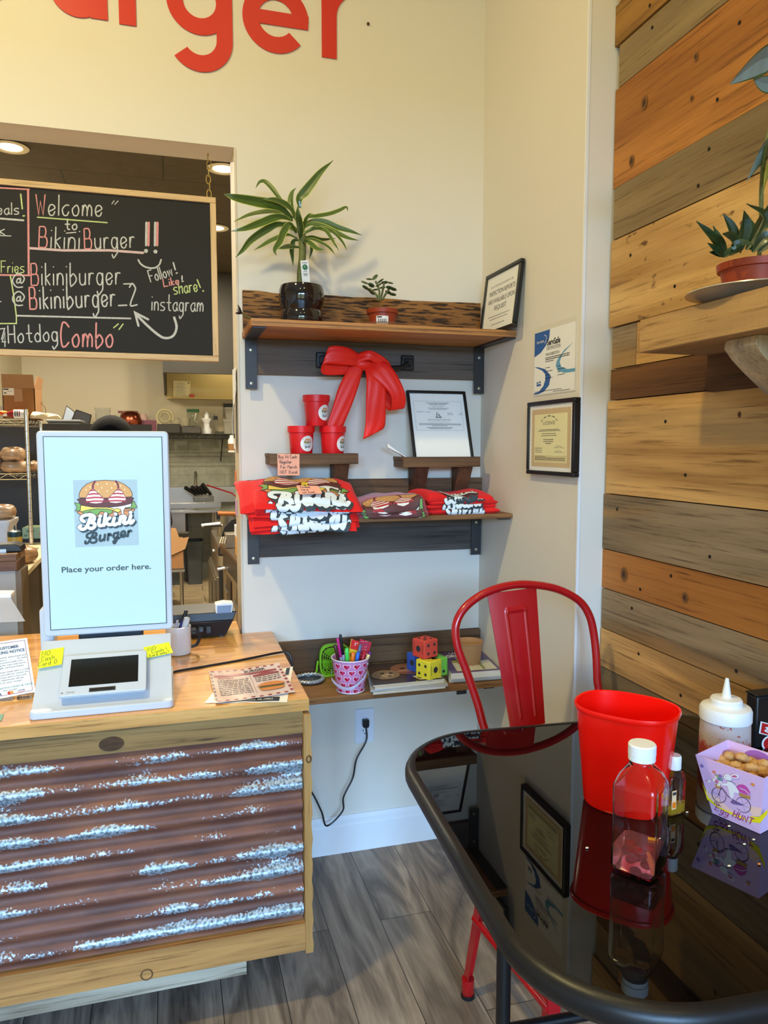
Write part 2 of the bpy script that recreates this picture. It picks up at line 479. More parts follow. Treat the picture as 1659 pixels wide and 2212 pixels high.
# floor of the dining room: grey oak-look vinyl planks running away from the camera
def floor_mat():
    m = bpy.data.materials.new('grey_vinyl_planks'); m.use_nodes = True; nt = m.node_tree; b = nt.nodes['Principled BSDF']
    tc = nt.nodes.new('ShaderNodeTexCoord'); mp = nt.nodes.new('ShaderNodeMapping'); mp.inputs['Rotation'].default_value = (0, 0, pi/2)
    mp.inputs['Location'].default_value = (0.33, 0.07, 0)
    nt.links.new(tc.outputs['Object'], mp.inputs[0])
    br = nt.nodes.new('ShaderNodeTexBrick'); br.offset = 0.37; br.inputs['Scale'].default_value = 1.0
    br.inputs['Brick Width'].default_value = 1.22; br.inputs['Row Height'].default_value = 0.172; br.inputs['Mortar Size'].default_value = 0.0012
    br.inputs['Color1'].default_value = (0.0, 0, 0, 1); br.inputs['Color2'].default_value = (1, 1, 1, 1); br.inputs['Mortar'].default_value = (0.5, .5, .5, 1)
    nt.links.new(mp.outputs[0], br.inputs['Vector'])
    m2 = nt.nodes.new('ShaderNodeMapping'); m2.inputs['Scale'].default_value = (1.0, 0.16, 1.0)
    nt.links.new(tc.outputs['Object'], m2.inputs[0])
    ad = nt.nodes.new('ShaderNodeVectorMath'); ad.operation = 'MULTIPLY_ADD'; ad.inputs[1].default_value = (7, 3, 5)
    nt.links.new(br.outputs['Color'], ad.inputs[0]); nt.links.new(m2.outputs[0], ad.inputs[2])
    n1 = nt.nodes.new('ShaderNodeTexNoise'); n1.inputs['Scale'].default_value = 7.0; n1.inputs['Detail'].default_value = 4; n1.inputs['Distortion'].default_value = 1.2
    nt.links.new(ad.outputs[0], n1.inputs['Vector'])
    ml = nt.nodes.new('ShaderNodeMath'); ml.operation = 'MULTIPLY'; ml.inputs[1].default_value = 7
    pp = nt.nodes.new('ShaderNodeMath'); pp.operation = 'PINGPONG'; pp.inputs[1].default_value = 1.0
    nt.links.new(n1.outputs['Fac'], ml.inputs[0]); nt.links.new(ml.outputs[0], pp.inputs[0])
    m3 = nt.nodes.new('ShaderNodeMapping'); m3.inputs['Scale'].default_value = (1.0, 0.05, 1.0); nt.links.new(tc.outputs['Object'], m3.inputs[0])
    n2 = nt.nodes.new('ShaderNodeTexNoise'); n2.inputs['Scale'].default_value = 120; n2.inputs['Detail'].default_value = 5
    nt.links.new(m3.outputs[0], n2.inputs['Vector'])
    n4 = nt.nodes.new('ShaderNodeTexNoise'); n4.inputs['Scale'].default_value = 5; n4.inputs['Detail'].default_value = 3; nt.links.new(ad.outputs[0], n4.inputs['Vector'])
    mx = nt.nodes.new('ShaderNodeMix'); mx.inputs[0].default_value = 0.5; nt.links.new(pp.outputs[0], mx.inputs[2]); nt.links.new(n2.outputs['Fac'], mx.inputs[3])
    mx2 = nt.nodes.new('ShaderNodeMix'); mx2.inputs[0].default_value = 0.45; nt.links.new(mx.outputs[0], mx2.inputs[2]); nt.links.new(n4.outputs['Fac'], mx2.inputs[3])
    r = ramp(nt, [(0.24, C(70, 61, 53)), (0.45, C(126, 111, 97)), (0.7, C(172, 155, 137))]); nt.links.new(mx2.outputs[0], r.inputs[0])
    mm = nt.nodes.new('ShaderNodeMix'); mm.data_type = 'RGBA'; mm.inputs[7].default_value = C(40, 37, 35)
    nt.links.new(br.outputs['Fac'], mm.inputs[0]); nt.links.new(r.outputs[0], mm.inputs[6]); nt.links.new(mm.outputs[2], b.inputs['Base Color'])
    b.inputs['Roughness'].default_value = 0.42
    bp = nt.nodes.new('ShaderNodeBump'); bp.inputs['Strength'].default_value = 0.2; bp.inputs['Distance'].default_value = 0.002
    nt.links.new(mx.outputs[0], bp.inputs['Height']); nt.links.new(bp.outputs[0], b.inputs['Normal'])
    return m
def tile_mat(name, c1, c2, grout, bw, bh, rough, msize, rot=0.0, vertical=None):
    m = bpy.data.materials.new(name); m.use_nodes = True; nt = m.node_tree; b = nt.nodes['Principled BSDF']
    tc = nt.nodes.new('ShaderNodeTexCoord'); mp = nt.nodes.new('ShaderNodeMapping'); mp.inputs['Rotation'].default_value = vertical or (0, 0, rot)
    nt.links.new(tc.outputs['Object'], mp.inputs[0])
    br = nt.nodes.new('ShaderNodeTexBrick'); br.inputs['Scale'].default_value = 1.0; br.inputs['Brick Width'].default_value = bw; br.inputs['Row Height'].default_value = bh
    br.inputs['Mortar Size'].default_value = msize; br.inputs['Color1'].default_value = C(*c1); br.inputs['Color2'].default_value = C(*c2); br.inputs['Mortar'].default_value = C(*grout)
    nt.links.new(mp.outputs[0], br.inputs['Vector'])
    n = nt.nodes.new('ShaderNodeTexNoise'); n.inputs['Scale'].default_value = 9; n.inputs['Detail'].default_value = 6; n.inputs['Distortion'].default_value = 1.0
    nt.links.new(mp.outputs[0], n.inputs['Vector'])
    mx = nt.nodes.new('ShaderNodeMix'); mx.data_type = 'RGBA'; mx.blend_type = 'MULTIPLY'; mx.inputs[0].default_value = 0.6
    r = ramp(nt, [(0.35, (0.7, 0.68, 0.64, 1)), (0.6, (1, 1, 1, 1))]); nt.links.new(n.outputs['Fac'], r.inputs[0])
    nt.links.new(br.outputs['Color'], mx.inputs[6]); nt.links.new(r.outputs[0], mx.inputs[7]); nt.links.new(mx.outputs[2], b.inputs['Base Color'])
    b.inputs['Roughness'].default_value = rough
    return m
FLOORM = floor_mat()
g = G(); g.box((-4.0, -6.6, -0.1), (XW+0.3, 0.0, 0.0), FLOORM); struct(g, 'floor', smooth=False)
KT = tile_mat('kitchen_floor_tile', (176, 158, 128), (160, 142, 112), (92, 80, 64), 0.6, 0.3, 0.45, 0.004)
g = G(); g.box((-4.0, 0.0, -0.1), (2.6, 6.4, 0.0), KT); struct(g, 'floor_kitchen', smooth=False)

# back wall with the wide opening to the kitchen
g = G()
g.box((OX, 0, 0), (XR, TH, ZC), PAINT)
g.box((-2.6, 0, OZ), (OX, TH, ZC), PAINT)
g.box((-4.0, 0, 0), (-2.6, TH, ZC), PAINT)
g.box((-2.6, 0.0, 0), (OX, TH, 0.82), PAINT)
bm = g.bm
struct(g, 'wall_back', smooth=False, merge=0.0005)
# niche side wall with the convex corner, wood-clad wall starts on its flank
g = G()
g.box((XR, YO, 0), (XW+0.3, TH, ZC), PAINT)
struct(g, 'wall_right_niche', smooth=False)
g = G(); g.box((XW+0.025, -6.6, 0), (XW+0.3, YO, ZC), PAINT)
# reclaimed boards, each butted to the next with a small shadow gap
W = {}
W['tan'] = wood('tan_reclaimed_board', (212, 166, 102), (156, 114, 62), 1, 1.0, 1.0, 0.65, blotch=(150, 120, 78), contrast=0.8)
W['tan2'] = wood('wormy_reclaimed_board', (214, 172, 108), (170, 126, 70), 1, 3.0, 1.0, 0.65, blotch=(176, 134, 78), contrast=0.8, crack=(34, 0.5, 0.29, (104, 74, 42)))
W['org'] = wood('orange_reclaimed_board', (184, 122, 56), (146, 90, 36), 1, 5.0, 0.9, 0.6, contrast=0.9, crack=(70, 0.07, 0.23, (104, 60, 24)))
W['gry'] = wood('grey_weathered_board', (150, 126, 88), (106, 86, 58), 1, 7.0, 1.0, 0.75, blotch=(130, 112, 84), contrast=0.7)
W['gry2'] = wood('silver_weathered_board', (158, 136, 106), (100, 82, 60), 1, 9.0, 1.2, 0.75, blotch=(168, 126, 70), contrast=0.6)
W['drk'] = wood('dark_brown_board', (120, 80, 44), (70, 44, 24), 1, 11.0, 1.0, 0.65, contrast=0.7)
W['olv'] = wood('olive_brown_board', (168, 122, 58), (122, 84, 36), 1, 13.0, 1.0, 0.65, contrast=0.7)
boards = [(3.2, 'gry'), (3.02, 'org'), (2.88, 'tan'), (2.746, 'olv'), (2.636, 'gry'), (2.522, 'org'), (2.252, 'gry'), (2.109, 'tan2'), (1.866, 'gry2'), (1.749, 'drk'),
          (1.66, 'tan'), (1.392, 'gry2'), (1.229, 'org'), (1.112, 'gry2'), (0.993, 'tan'), (0.877, 'gry'), (0.70, 'drk'), (0.5, 'tan'), (0.3, 'gry'), (0.0, None)]
rr = random.Random(4)
g.box((XW, -6.6, 3.2), (XW+0.03, YO-0.004, ZC), W['tan'])
for (z1, k), (z0, _) in zip(boards[:-1], boards[1:]):
    y1 = YO - rr.uniform(-0.002, 0.022); d = rr.uniform(-0.004, 0.004)
    cuts = {1.866: -0.85, 1.749: -1.16, 2.252: -2.6, 1.392: -2.2, 2.109: -3.2}.get(z1)
    spans = [(y1, cuts, k), (cuts-0.002, -6.6, {'gry2': 'tan', 'drk': 'gry', 'gry': 'org', 'tan2': 'gry'}.get(k, k))] if cuts else [(y1, -6.6, k)]
    for ya, yb, kk in spans:
        g.box((XW+d, yb, z0+0.0015), (XW+0.03, ya, z1-0.0015), W[kk])
    # nail holes
    for q in range(2):
        g.lathe([(0.0045, 0), (0.0045, 0.0012)], (XW+d-0.0005, y1-0.05-rr.uniform(0, .5), z0+(z1-z0)*(0.25+0.5*q)), mat('nail_hole', (30, 22, 16), 0.9), 8, RY(-pi/2).to_3x3())
for ky, kz, kr in ((-.86, 2.43, .014), (-.81, 2.3, .012), (-1.06, 2.45, .008), (-1.09, 1.155, .011), (-.83, 1.17, .016), (-1.25, 1.6, .006), (-.98, .94, .02), (-1.05, 2.36, .006)):
    for q, (kk, cc) in enumerate(((1.0, (126, 84, 42)), (.62, (92, 58, 28)), (.3, (58, 38, 22)))):
        g.lathe([(kr*kk, 0), (kr*kk, .0004)], (XW-.0005-.0005*q, ky, kz), mat('knot_%d' % q, cc, .75, var=.3, nscale=150), 16, RY(-pi/2).to_3x3(), sx=1.3)
# thick dark mounting board behind the bracket of the wall shelf
g.box((XW-0.022, -2.3, 1.655), (XW, -1.165, 1.765), W['drk'])
struct(g, 'wall_right', smooth=False, bevel=0.0015, seg=1)
# other walls of the dining room, shop front with two large windows
g = G(); g.box((-4.15, -6.6, 0), (-4.0, TH, ZC), PAINT); struct(g, 'wall_left', smooth=False)
g = G(); g.box((-4.15, -6.75, ZC), (XW+0.3, TH, ZC+0.1), WHITE); struct(g, 'ceiling', smooth=False)
g = G()
for a, b in (((-4.15, 0), (XW+.3, 0.35)), ((-4.15, 2.75), (XW+.3, ZC)), ((-4.15, 0.35), (-3.3, 2.75)), ((-1.35, .35), (-1.05, 2.75)), ((0.9, .35), (XW+.3, 2.75))):
    g.box((a[0], -6.75, a[1]), (b[0], -6.6, b[1]), PAINT)
struct(g, 'wall_front', smooth=False)
GLASS = mat('window_glass', (250, 252, 252), 0.0, alpha=.07, var=0)
for i, (xa, xb) in enumerate(((-3.3, -1.35), (-1.05, 0.9))):
    g = G(); w = 0.05
    for a, b in (((xa, .35), (xb, .35+w)), ((xa, 2.75-w), (xb, 2.75)), ((xa, .35), (xa+w, 2.75)), ((xb-w, .35), (xb, 2.75)), ((xa, 1.9), (xb, 1.9+w))):
        g.box((a[0], -6.7, a[1]), (b[0], -6.64, b[1]), BLK)
    o = struct(g, 'window_%d' % (i+1), smooth=False)
    g = G(); g.box((xa+w, -6.675, .4), (xb-w, -6.665, 2.7), GLASS); out(g, 'pane', o, smooth=False)
# baseboards
def base_prof(g, p0, p1, n):
    p0 = Vector(p0); p1 = Vector(p1); n = Vector(n)
    pr = [(0, 0), (0.016, 0), (0.016, 0.105), (0.012, 0.112), (0.012, 0.128), (0.005, 0.142), (0, 0.142)]
    g.rings([[p0+n*a+Vector((0, 0, z)) for a, z in pr], [p1+n*a+Vector((0, 0, z)) for a, z in pr]], WHITE, cap=True, smooth=False)
g = G(); base_prof(g, (OX, 0, 0), (XR, 0, 0), (0, -1, 0)); struct(g, 'baseboard_back', smooth=False)
g = G(); base_prof(g, (XR, 0, 0), (XR, YO, 0), (-1, 0, 0)); base_prof(g, (XR, YO, 0), (XW, YO, 0), (0, -1, 0)); struct(g, 'baseboard_right', smooth=False)
# corner bead on the outer corner and the trim on the jamb of the opening
g = G(); g.box((XR-0.0015, YO-0.0015, 0.14), (XR+0.006, YO+0.006, ZC), WHITE); struct(g, 'trim_1', smooth=False)
g = G(); g.box((OX-0.006, -0.002, 0.86), (OX+0.001, TH+0.02, OZ), mat('jamb_trim', (214, 200, 176), 0.6)); struct(g, 'trim_2', smooth=False)

# kitchen shell
KW = mat('kitchen_wall_paint', (196, 186, 160), 0.6, var=0.02)
xl = A(47, 800, 1, 6.2).x
KTILE = tile_mat('kitchen_wall_panel', (136, 136, 120), (132, 132, 116), (112, 110, 96), 0.4, 0.2, 0.35, 0.003, vertical=(pi/2, 0, 0))
g = G(); g.box((-4.0, 6.2, 1.7), (2.6, 6.35, KC), KW); g.box((-4.0, 6.2, 0), (2.6, 6.35, 1.7), KTILE); struct(g, 'wall_kitchen_back', smooth=False)
g = G(); g.box((xl-0.15, 2.6, 0), (xl, 6.2, KC), mat('kitchen_side_paint', (214, 204, 176), 0.6)); g.box((-4.0, 2.45, 0), (xl, 2.6, KC), KW); struct(g, 'wall_kitchen_left', smooth=False)
g = G(); g.box((1.75, TH, 0), (1.9, 6.2, KC), KW); struct(g, 'wall_kitchen_right', smooth=False)
g = G(); g.box((-4.15, TH, 0), (-4.0, 2.6, KC), KW); struct(g, 'wall_kitchen_side', smooth=False)
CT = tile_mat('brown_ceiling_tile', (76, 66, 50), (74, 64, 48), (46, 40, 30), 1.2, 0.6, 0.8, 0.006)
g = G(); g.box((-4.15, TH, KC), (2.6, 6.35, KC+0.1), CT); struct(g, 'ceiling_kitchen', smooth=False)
# ------------------------------------------------------------------ order counter
BUTCH = wood('butcher_block', (206, 152, 88), (170, 112, 58), 0, 2.0, 1.2, 0.28, contrast=0.7, bump=0.05)
BUTE = wood('butcher_block_edge', (222, 168, 96), (192, 138, 70), 0, 4.0, 1.6, 0.5, contrast=0.7, bump=0.1)
PINE = wood('pine_post', (190, 146, 84), (150, 104, 52), 2, 6.0, 1.2, 0.6, contrast=0.7)
RAIL = wood('knotty_rail', (172, 136, 82), (112, 84, 46), 0, 8.0, 1.3, 0.7, contrast=0.7, crack=(40, 0.15, 0.28, (70, 50, 30)))
RAIL2 = wood('weathered_rail', (186, 134, 74), (136, 92, 46), 0, 10.0, 1.3, 0.75, contrast=0.7, blotch=(160, 120, 74))
CTOP, CF = 0.867, -0.743
def blockmat():
    m = bpy.data.materials.new('butcher_block_staves'); m.use_nodes = True; nt = m.node_tree; b = nt.nodes['Principled BSDF']
    tc = nt.nodes.new('ShaderNodeTexCoord')
    br = nt.nodes.new('ShaderNodeTexBrick'); br.offset = 0.43; br.inputs['Scale'].default_value = 1; br.inputs['Brick Width'].default_value = 0.42; br.inputs['Row Height'].default_value = 0.052
    br.inputs['Mortar Size'].default_value = 0.0; br.inputs['Color1'].default_value = C(244, 184, 102); br.inputs['Color2'].default_value = C(218, 152, 80)
    nt.links.new(tc.outputs['Object'], br.inputs['Vector'])
    mp = nt.nodes.new('ShaderNodeMapping'); mp.inputs['Scale'].default_value = (0.06, 1, 1); nt.links.new(tc.outputs['Object'], mp.inputs[0])
    n = nt.nodes.new('ShaderNodeTexNoise'); n.inputs['Scale'].default_value = 90; n.inputs['Detail'].default_value = 5; nt.links.new(mp.outputs[0], n.inputs['Vector'])
    r = ramp(nt, [(0.3, (0.72, 0.68, 0.62, 1)), (0.65, (1.05, 1.05, 1.05, 1))]); nt.links.new(n.outputs['Fac'], r.inputs[0])
    mx = nt.nodes.new('ShaderNodeMix'); mx.data_type = 'RGBA'; mx.blend_type = 'MULTIPLY'; mx.inputs[0].default_value = 1
    nt.links.new(br.outputs['Color'], mx.inputs[6]); nt.links.new(r.outputs[0], mx.inputs[7]); nt.links.new(mx.outputs[2], b.inputs['Base Color'])
    b.inputs['Roughness'].default_value = 0.25; b.inputs['Coat Weight'].default_value = 0.3
    return m
ct = thing('countertop', (-1.0, -0.3, 0.83), 'varnished butcher block worktop with the white ordering kiosk standing on it', 'countertop')
g = G(); g.prism([(-2.4, CF, .834), (.337, CF, .834), (.337, -0.001, .834), (OX-.008, -0.001, .834), (OX-.008, .195, .834), (-2.4, .195, .834)], (0, 0, .033), blockmat())
out(g, 'top_slab', ct, bevel=0.003)
g = G(); g.box((-2.4, CF-0.0015, .8345), (.3365, CF+.0005, .866), BUTE); out(g, 'front_edge', ct, smooth=False, label='pale sawn front edge')

def corr_mat():
    m = bpy.data.materials.new('rusty_corrugated_steel'); m.use_nodes = True; nt = m.node_tree; b = nt.nodes['Principled BSDF']
    tc = nt.nodes.new('ShaderNodeTexCoord')
    # rust
    mp = nt.nodes.new('ShaderNodeMapping'); mp.inputs['Scale'].default_value = (0.25, 1, 1); nt.links.new(tc.outputs['Object'], mp.inputs[0])
    n = nt.nodes.new('ShaderNodeTexNoise'); n.inputs['Scale'].default_value = 22; n.inputs['Detail'].default_value = 6; nt.links.new(mp.outputs[0], n.inputs['Vector'])
    r = ramp(nt, [(0.3, C(84, 48, 36)), (0.5, C(112, 68, 52)), (0.72, C(142, 88, 58))]); nt.links.new(n.outputs['Fac'], r.inputs[0])
    # worn zinc on the crests: height of the profile is the object's own y
    sx = nt.nodes.new('ShaderNodeSeparateXYZ'); nt.links.new(tc.outputs['Object'], sx.inputs[0])
    h = nt.nodes.new('ShaderNodeMapRange'); h.inputs['From Min'].default_value = 0.0; h.inputs['From Max'].default_value = -0.018; h.inputs['To Min'].default_value = -0.62; h.inputs['To Max'].default_value = -0.29
    nt.links.new(sx.outputs['Y'], h.inputs['Value'])
    mp2 = nt.nodes.new('ShaderNodeMapping'); mp2.inputs['Scale'].default_value = (0.34, 1.0, 1.0); nt.links.new(tc.outputs['Object'], mp2.inputs[0])
    n2 = nt.nodes.new('ShaderNodeTexNoise'); n2.inputs['Scale'].default_value = 13; n2.inputs['Detail'].default_value = 2; nt.links.new(mp2.outputs[0], n2.inputs['Vector'])
    n3 = nt.nodes.new('ShaderNodeTexNoise'); n3.inputs['Scale'].default_value = 150; n3.inputs['Detail'].default_value = 3; nt.links.new(tc.outputs['Object'], n3.inputs['Vector'])
    a1 = nt.nodes.new('ShaderNodeMath'); a1.operation = 'MULTIPLY_ADD'; a1.inputs[1].default_value = 1.45; nt.links.new(n2.outputs['Fac'], a1.inputs[0]); nt.links.new(h.outputs[0], a1.inputs[2])
    a2 = nt.nodes.new('ShaderNodeMath'); a2.operation = 'MULTIPLY_ADD'; a2.inputs[1].default_value = 0.5; nt.links.new(n3.outputs['Fac'], a2.inputs[0]); nt.links.new(a1.outputs[0], a2.inputs[2])
    z = ramp(nt, [(0.655, (0, 0, 0, 1)), (0.71, (1, 1, 1, 1))]); nt.links.new(a2.outputs[0], z.inputs[0])
    zr = ramp(nt, [(0.36, C(86, 98, 104)), (0.60, C(176, 190, 200))]); nt.links.new(n3.outputs['Fac'], zr.inputs[0])
    mx = nt.nodes.new('ShaderNodeMix'); mx.data_type = 'RGBA'; nt.links.new(z.outputs[0], mx.inputs[0]); nt.links.new(r.outputs[0], mx.inputs[6]); nt.links.new(zr.outputs[0], mx.inputs[7])
    nt.links.new(mx.outputs[2], b.inputs['Base Color'])
    ro = nt.nodes.new('ShaderNodeMapRange'); ro.inputs['To Min'].default_value = 0.6; ro.inputs['To Max'].default_value = 0.38; nt.links.new(z.outputs[0], ro.inputs['Value']); nt.links.new(ro.outputs[0], b.inputs['Roughness'])
    me = nt.nodes.new('ShaderNodeMath'); me.operation = 'MULTIPLY'; me.inputs[1].default_value = 0.35; nt.links.new(z.outputs[0], me.inputs[0]); nt.links.new(me.outputs[0], b.inputs['Metallic'])
    bp = nt.nodes.new('ShaderNodeBump'); bp.inputs['Strength'].default_value = 0.3; bp.inputs['Distance'].default_value = 0.002; nt.links.new(n3.outputs['Fac'], bp.inputs['Height']); nt.links.new(bp.outputs[0], b.inputs['Normal'])
    return m
cb = thing('counter_base', (-1.0, CF+0.02, 0.0), 'order counter front clad in rusty corrugated steel framed by rough boards', 'counter')
PIT = 0.0585
g = G(); zt, zb = 0.775, 0.245
def cf(u, v):
    z = zb+(zt-zb)*v
    return Vector((-2.4+(2.4+.318)*u, CF+0.02-0.009-0.009*cos(2*pi*(z-0.747)/PIT), z))
g.grid(cf, 40, 110, corr_mat())
out(g, 'corrugated_panel', cb, ang=80)
g = G(); g.box((-2.4, CF+.004, .772), (.320, CF+.03, .834), RAIL)
g.lathe([(0.001, 0.0004), (0.010, 0.0003), (0.017, 0.0), (0.0185, -0.002)], (A(240, 1593, 1, CF).x, CF+.0035, .797), mat('dark_knot', (74, 50, 28), 0.8, var=.7, nscale=40, stretch=(1, 1, 3)), 20, RX(-pi/2).to_3x3(), sx=1.6)
out(g, 'top_rail', cb, smooth=False)
g = G(); g.box((-2.4, CF-.004, .168), (.322, CF+.03, .245), RAIL2)
kx = A(317, 2103, 1, CF)
g.tube([(kx.x+.014*cos(t*pi/8), CF-.0045, kx.z+.014*sin(t*pi/8)) for t in range(16)], .0018, mat('knot_ring', (96, 66, 36), 0.7), 6, loop=True)
out(g, 'bottom_rail', cb, smooth=False)
g = G()
rs = []
for k in range(30):
    z = .162+(.826-.162)*k/29; w = .002*sin(k*1.9)
    rs.append([Vector((.320, CF-.010, z)), Vector((.340+w, CF-.010, z)), Vector((.340+w, CF+.05, z)), Vector((.320, CF+.05, z))])
g.rings(rs, PINE, smooth=False)
kz = A(667, 1640, 1, CF-.011); g.tube([(kz.x+.006*cos(t*pi/6), CF-.0106, kz.z+.009*sin(t*pi/6)) for t in range(12)], .0022, mat('knot_ring', (96, 66, 36), 0.7), 6, loop=True)
out(g, 'corner_post', cb, smooth=False)
g = G(); g.box((-2.4, CF+.012, .12), (.163, CF+.05, .170), wood('pale_skid', (176, 164, 142), (132, 118, 98), 0, 12.0, 1.4, .8)); out(g, 'bottom_board', cb, smooth=False)
g = G(); g.box((.300, CF+.05, .20), (.330, -0.02, .834), PINE); g.box((-2.4, -0.28, 0.0), (.27, -.02, .20), mat('dark_plinth', (52, 46, 40), .8)); g.box((-2.4, CF+.03, .19), (.3, -.02, .21), PINE)
out(g, 'carcass', cb, smooth=False)

# ------------------------------------------------------------------ artwork shared by kiosk, cups and shirts
class Cl: pass
L = Cl()
def artmat(n, c, e=0.0): return mat(n, c, 0.55, var=0.0, emit=e)
def burger_logo(pal, bg=None, cup_only=False, text=True):
    a = Art()
    def P(pts): return [((x-820)/1500.0, (1000-y)/1500.0) for x, y in pts]
    s = 1/1500.0
    O, w = pal['line'], 14*s
    def shape(pts, m, layer, sm=3):
        q = P(pts); a.fill(q, m, layer, sm); P3 = [Vector((x, y, 0)) for x, y in q]; P3 = spline(P3, sm, loop=True) if sm else P3
        a.stroke(P3+[P3[0]], w, O, layer+1, caps=False)
    if bg: a.rect(-.495, -.56, .495, .54, bg, 0)
    shape([(180,950),(205,1040),(260,1100),(600,1120),(1000,1120),(1380,1090),(1440,1010),(1450,920),(820,940)], pal['bunlow'], 1)
    shape([(92,740),(150,755),(235,765),(215,940),(95,945),(150,870)], pal['lettuce'], 1, 0)
    shape([(1430,760),(1490,735),(1500,790),(1540,870),(1520,910),(1440,905),(1380,960),(1240,970),(1240,910),(1400,880)], pal['lettuce'], 1, 2)
    shape([(250,965),(500,905),(850,910),(975,970),(900,1040),(780,1000),(690,970),(620,1050),(560,1060),(480,1010),(440,970),(330,1010)], pal['lettuce'], 3, 2)
    shape([(235,805),(500,860),(850,870),(1080,900),(1150,920),(1165,960),(1090,1010),(1000,960),(850,915),(600,900),(400,925),(240,968),(213,960)], pal['cheese'], 5, 0)
    shape([(830,873),(1100,850),(1420,785),(1400,875),(1260,895),(1225,960),(1222,1085),(1172,1085),(1160,935),(1080,905),(1000,920),(920,885)], pal['white'], 7, 0)
    shape([(200,640),(188,700),(220,775),(330,820),(600,860),(850,870),(1100,855),(1330,810),(1425,770),(1446,700),(1430,630),(820,600)], pal['patty'], 9, 2)
    shape([(200,600),(210,510),(270,395),(390,285),(560,222),(820,198),(1080,225),(1250,300),(1380,410),(1435,520),(1438,600),(1400,622),(820,640),(230,622)], pal['bun'], 11, 0)
    for x, y in ((635,300),(850,292),(1045,300),(730,385),(960,390),(465,360),(365,428),(855,470),(1168,347),(1262,432),(650,470)):
        q = P([(x, y)])[0]; a.ell(q, 13*s, 20*s, pal['seed'], 13, 8)
    for sg in (-1, 1):
        def mx(p): return [(820+sg*(x-820), y) for x, y in p]
        cup = mx([(1115,402),(885,635),(850,700),(920,760),(1050,776),(1180,760),(1292,690),(1270,600),(1200,480)])
        a.fill(P(cup), pal['white'], 15)
        for y0, y1 in ((430,468),(520,558),(610,650),(700,738)):
            def ed(y):
                t = (y-402)/300.0
                return 1115-230*min(t/.78, 1)-max(0, t-.78)*150, 1115+min(177, 85*t/.26 if t < .26 else 85+92*(t-.26)/.7)
            l0, r0 = ed(y0); l1, r1 = ed(y1)
            a.fill(P(mx([(l0, y0), ((l0+r0)/2, y0-10), (r0, y0+8), (r1, y1+8), ((l1+r1)/2, y1-10), (l1, y1)])), pal['red'], 16)
        q = [Vector((x, y, 0)) for x, y in P(cup)]; a.stroke(q+[q[0]], 14*s, pal['redline'], 17, caps=False)
        a.stroke(P(mx([(1115,400),(1108,310),(1050,212)])), 44*s, pal['redline'], 15, 3, caps=False)
    a.stroke(P([(770,690),(870,690)]), 40*s, pal['redline'], 17)
    if not text: return a
    bik = [[(300,1210),(240,1165),(240,1105),(310,1060),(450,1045),(530,1090),(520,1180),(440,1225),(530,1265),(535,1340),(460,1390),(400,1365)], [(460,1070),(400,1240),(330,1370),(240,1400),(180,1350),(215,1310)],
           [(655,1160),(632,1280),(665,1325),(750,1300)], [(800,1030),(750,1320)], [(895,1130),(800,1220),(865,1305),(940,1290)], [(1000,1140),(965,1270),(1000,1315),(1070,1280)],
           [(1155,1110),(1115,1290)], [(1130,1190),(1200,1105),(1255,1130),(1215,1250),(1255,1285),(1320,1250)], [(1392,1090),(1352,1230),(1390,1280),(1450,1215)]]
    dots = [(675,1085), (1030,1045), (1388,1010)]
    for lay, dx, dy, ww, m in ((19, 30, 38, 100, pal['shadow']), (20, 15, 19, 100, pal['shadow']), (21, 0, 0, 108, pal['shadow']), (22, 0, 0, 82, pal['white2'])):
        for st in bik: a.stroke(P([(x+dx, y+dy) for x, y in st]), ww*s, m, lay, 3)
        for x, y in dots: a.ell(P([(x+dx, y+dy)])[0], (44+(ww-82)*.5)*s, (44+(ww-82)*.5)*s, m, lay, 12)
    bur = [[(400,1625),(350,1600),(360,1530),(450,1490),(560,1505),(560,1575),(480,1610),(560,1640),(560,1715),(490,1745),(440,1730)], [(505,1510),(430,1650),(370,1740),(310,1750),(312,1700)], [(660,1565),(640,1680),(685,1700),(745,1650)], [(768,1550),(748,1690)],
           [(850,1535),(830,1690)], [(840,1600),(890,1540),(912,1575)], [(1065,1515),(990,1530),(968,1610),(1010,1650),(1060,1600)], [(1082,1500),(1050,1660),(990,1770),(960,1735),(1010,1690),(1110,1640)],
           [(1160,1580),(1240,1545),(1222,1480),(1160,1505),(1140,1590),(1190,1622),(1270,1590)], [(1325,1480),(1300,1610)], [(1310,1535),(1355,1470),(1392,1482)]]
    for st in bur: a.stroke(P(st), 58*s, pal['shadow'], 19, 3)
    return a
def palette(pre, e=0.0):
    f = lambda n, c: artmat(pre+n, c, e)
    return dict(line=f('line', (70, 44, 40)), bun=f('bun', (206, 156, 96)), bunlow=f('bunlow', (206, 140, 92)), lettuce=f('lettuce', (118, 164, 88)), cheese=f('cheese', (232, 206, 96)),
                white=f('sauce_white', (232, 236, 230)), patty=f('patty', (96, 56, 54)), seed=f('seed', (244, 232, 190)), red=f('stripe_red', (178, 56, 66)), redline=f('strap_maroon', (120, 50, 62)),
                shadow=f('letter_dark', (52, 66, 72)), white2=f('letter_white', (226, 238, 244)))
